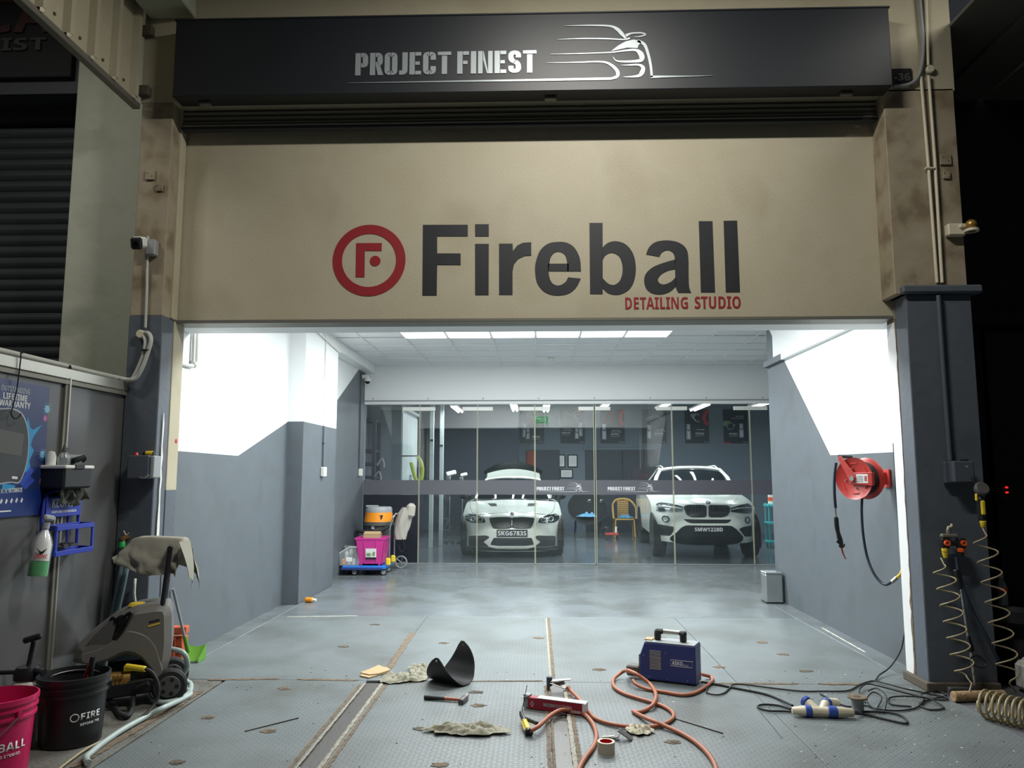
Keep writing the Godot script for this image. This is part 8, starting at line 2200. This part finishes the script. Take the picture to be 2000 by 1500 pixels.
	solo("rag", cloth(Vector3(-0.422, 0, -4.691), 0.48, 0.17, 0.05, 83, -0.05), "rag_cloth", "long twisted grey rag in front of the hammer", "rag")
	solo("rag", cloth(Vector3(0.597, 0, -4.723), 0.17, 0.14, 0.03, 84), "pale_cloth", "small off-white rag beside the roll of tape", "rag")
	var cp := thing("cardboard_piece", "torn piece of brown cardboard on the plates left of the rags", "cardboard", Vector3(-1.218, 0, -5.975))
	part(cp, "sheet", mb().move(Vector3(0, 0.012, 0), ON_FLOOR).prism([Vector2(-0.112, -0.018), Vector2(-0.062, 0.089), Vector2(-0.017, 0.216), Vector2(0.028, 0.154), Vector2(0.066, 0.14), Vector2(0.101, 0.063), Vector2(0.036, -0.043), Vector2(-0.027, -0.075)], 0.006), "cardboard")
	part(cp, "under_ply", mb().move(Vector3(-0.004, 0.002, 0.01), ON_FLOOR).prism([Vector2(-0.099, -0.062), Vector2(-0.055, 0.059), Vector2(0.019, 0.138), Vector2(0.096, 0.048), Vector2(-0.017, -0.118)], 0.008), "cardboard")
	# tape, bracket, rods
	var tp := thing("tape_roll", "roll of tan packing tape standing on its side near the picture's lower edge", "tape", Vector3(0.375, 0, -4.383))
	part(tp, "tape", mb().lathe([Vector2(0.036, 0), Vector2(0.047, 0), Vector2(0.047, 0.06), Vector2(0.036, 0.06), Vector2(0.036, 0)], 32), "cream_plastic")
	part(tp, "core", mb().lathe([Vector2(0.0355, 0.06), Vector2(0.033, 0.06), Vector2(0.033, 0.0), Vector2(0.0355, 0)], 32), "red_plastic")
	var br := thing("steel_bracket", "small bent grey steel offcut beside the roll of tape", "offcut", Vector3(0.47, 0, -4.596))
	part(br, "leaf", mb().beam(Vector3(-0.045, 0.01, -0.01), Vector3(0.0, 0.02, 0.0), 0.06, 0.005).beam(Vector3(-0.005, 0.05, -0.01), Vector3(0.07, 0.005, 0.01), 0.06, 0.006), "worn_steel")
	part(br, "pin", mb().cyl(Vector3(-0.1, 0.008, 0), Vector3(-0.03, 0.014, 0), 0.008, 8), "aluminium")
	solo("welding_rod", mb().tube([Vector3(-1.712, 0.004, -4.656), Vector3(-1.473, 0.004, -4.911)], 0.004, 6), "worn_steel", "thin steel rod lying on the left-hand plate", "rod", "loose welding rods")
	solo("welding_rod", mb().tube([Vector3(0.834, 0.004, -4.993), Vector3(1.081, 0.004, -4.707)], 0.004, 6), "worn_steel", "thin steel rod lying between the orange cables on the right", "rod", "loose welding rods")
	# power connector and cables
	var p0: Vector3 = Vector3(1.591, 0.034, -5.049)
	var p1: Vector3 = Vector3(1.958, 0.034, -5.019)
	var pc := thing("power_adapter", "cream and blue three-way power connector on the plates at right", "connector", p0)
	var e := p1 - p0
	part(pc, "inlet", mb().cyl(Vector3.ZERO, e * 0.22, 0.022, 16, 0.033, 0.004), "cream_plastic")
	part(pc, "blue_ring", mb().cyl(e * 0.21, e * 0.32, 0.036, 18, -1, 0.006), "blue_plastic")
	part(pc, "body", mb().cyl(e * 0.32, e * 0.6, 0.03, 16), "cream_plastic")
	part(pc, "blue_ring", mb().cyl(e * 0.58, e * 0.74, 0.036, 18, -1, 0.006), "blue_plastic")
	part(pc, "outlet", mb().cyl(e * 0.73, e * 1.0, 0.034, 16, 0.024, 0.004), "cream_plastic")
	var q1: Vector3 = e * 0.42
	part(pc, "branch", mb().cyl(q1, q1 + Vector3(-0.04, 0.035, -0.06), 0.028, 14).cyl(e * 0.5, e * 0.62 + Vector3(0, 0.03, -0.07), 0.028, 14), "cream_plastic")
	part(pc, "branch_cap", mb().cyl(q1 + Vector3(-0.04, 0.035, -0.06), q1 + Vector3(-0.055, 0.045, -0.085), 0.034, 16, -1, 0.006).cyl(e * 0.62 + Vector3(0, 0.03, -0.07), e * 0.68 + Vector3(0, 0.03, -0.09), 0.034, 16, -1, 0.006), "blue_plastic")
	part(pc, "branch_outlet", mb().cyl(e * 0.68 + Vector3(0, 0.03, -0.09), e * 0.85 + Vector3(0, 0.02, -0.12), 0.03, 14), "cream_plastic")
	var pg := thing("cable_spindle", "grey plastic spindle with a rusty disc on top amid the black cables", "spindle", Vector3(2.036, 0, -5.147))
	part(pg, "barrel", mb().cyl(Vector3.ZERO, Vector3(0, 0.085, 0), 0.036, 18, 0.038, 0.004), "grey_plastic")
	part(pg, "disc", mb().cyl(Vector3(0, 0.085, 0), Vector3(0, 0.098, 0), 0.062, 24, -1, 0.004), "rust")
	part(pg, "disc_hole", mb().cyl(Vector3(0, 0.0975, 0), Vector3(0, 0.1, 0), 0.022, 14), "gap_dirt")
	var K := func(pts: Array, r: float, label: String) -> void: solo("power_cable", mb().tube(cr(pts, 6), r * 0.78, 8), "black_rubber", label, "cable")
	K.call([Vector3(1.164, 0.04, -5.679), Vector3(1.268, 0.009, -5.747), Vector3(1.409, 0.009, -5.633), Vector3(1.551, 0.009, -5.511), Vector3(1.611, 0.009, -5.392), Vector3(1.634, 0.03, -5.171)], 0.01, "thick black cable from the welder to the cream and blue connector")
	K.call([Vector3(1.226, 0.008, -5.723), Vector3(1.168, 0.008, -5.54), Vector3(1.224, 0.008, -5.48), Vector3(1.289, 0.008, -5.531), Vector3(1.346, 0.008, -5.634), Vector3(1.434, 0.008, -5.756), Vector3(1.682, 0.008, -5.645), Vector3(1.836, 0.008, -5.586), Vector3(1.971, 0.008, -5.59), Vector3(2.153, 0.008, -5.608), Vector3(2.307, 0.008, -5.77), Vector3(2.44, 0.008, -5.87), Vector3(2.482, 0.02, -5.756), Vector3(2.554, 0.02, -5.627), Vector3(2.66, 0.008, -5.574), Vector3(2.753, 0.008, -5.467), Vector3(2.701, 0.008, -5.406), Vector3(2.605, 0.008, -5.462), Vector3(2.482, 0.02, -5.561), Vector3(2.389, 0.03, -5.649), Vector3(2.322, 0.03, -5.7), Vector3(2.211, 0.02, -5.553), Vector3(2.159, 0.008, -5.332)], 0.007, "black cable running along the plate joint into the heap at right")
	K.call([Vector3(1.937, 0.008, -5.527), Vector3(1.966, 0.008, -5.349), Vector3(2.012, 0.008, -5.238), Vector3(2.131, 0.008, -5.263), Vector3(2.18, 0.008, -5.188), Vector3(2.296, 0.008, -5.16), Vector3(2.441, 0.008, -5.229), Vector3(2.566, 0.02, -5.383), Vector3(2.591, 0.03, -5.466), Vector3(2.767, 0.008, -5.615), Vector3(2.779, 0.008, -5.516), Vector3(2.622, 0.008, -5.416), Vector3(2.49, 0.008, -5.297), Vector3(2.508, 0.008, -5.188), Vector3(2.61, 0.008, -5.223), Vector3(2.609, 0.02, -5.303), Vector3(2.567, 0.03, -5.382), Vector3(2.424, 0.02, -5.437), Vector3(2.348, 0.008, -5.419), Vector3(2.314, 0.008, -5.291), Vector3(2.419, 0.008, -5.25)], 0.007, "grey-black cable heaped in flat loops before the right jamb")
	K.call([Vector3(2.271, 0.02, -5.555), Vector3(2.316, 0.05, -5.52), Vector3(2.302, 0.05, -5.348), Vector3(2.235, 0.02, -5.203), Vector3(2.174, 0.008, -5.124), Vector3(2.143, 0.02, -5.2), Vector3(2.152, 0.04, -5.287), Vector3(2.249, 0.05, -5.419), Vector3(2.285, 0.03, -5.373), Vector3(2.17, 0.008, -5.188)], 0.006, "thin black cable curled upright beside the rusty disc")
	K.call([Vector3(1.949, 0.03, -5.022), Vector3(2.052, 0.01, -5.062), Vector3(2.133, 0.01, -4.974), Vector3(2.215, 0.01, -4.899), Vector3(2.255, 0.01, -4.978), Vector3(2.249, 0.01, -5.078), Vector3(2.121, 0.01, -5.126), Vector3(1.786, 0.01, -5.085), Vector3(1.604, 0.01, -5.11), Vector3(1.559, 0.01, -5.119), Vector3(1.465, 0.01, -5.127), Vector3(1.422, 0.01, -5.201), Vector3(1.471, 0.01, -5.258), Vector3(1.564, 0.01, -5.239), Vector3(1.621, 0.01, -5.164)], 0.009, "thick black cable looping out on both sides of the connector")
	solo("thin_wire", mb().tube(cr([Vector3(1.425, 0.003, -5.215), Vector3(1.415, 0.003, -5.066), Vector3(1.407, 0.003, -4.83), Vector3(1.399, 0.003, -4.633)], 4), 0.002, 5), "worn_steel", "fine steel wire lying on the plates below the connector", "wire")
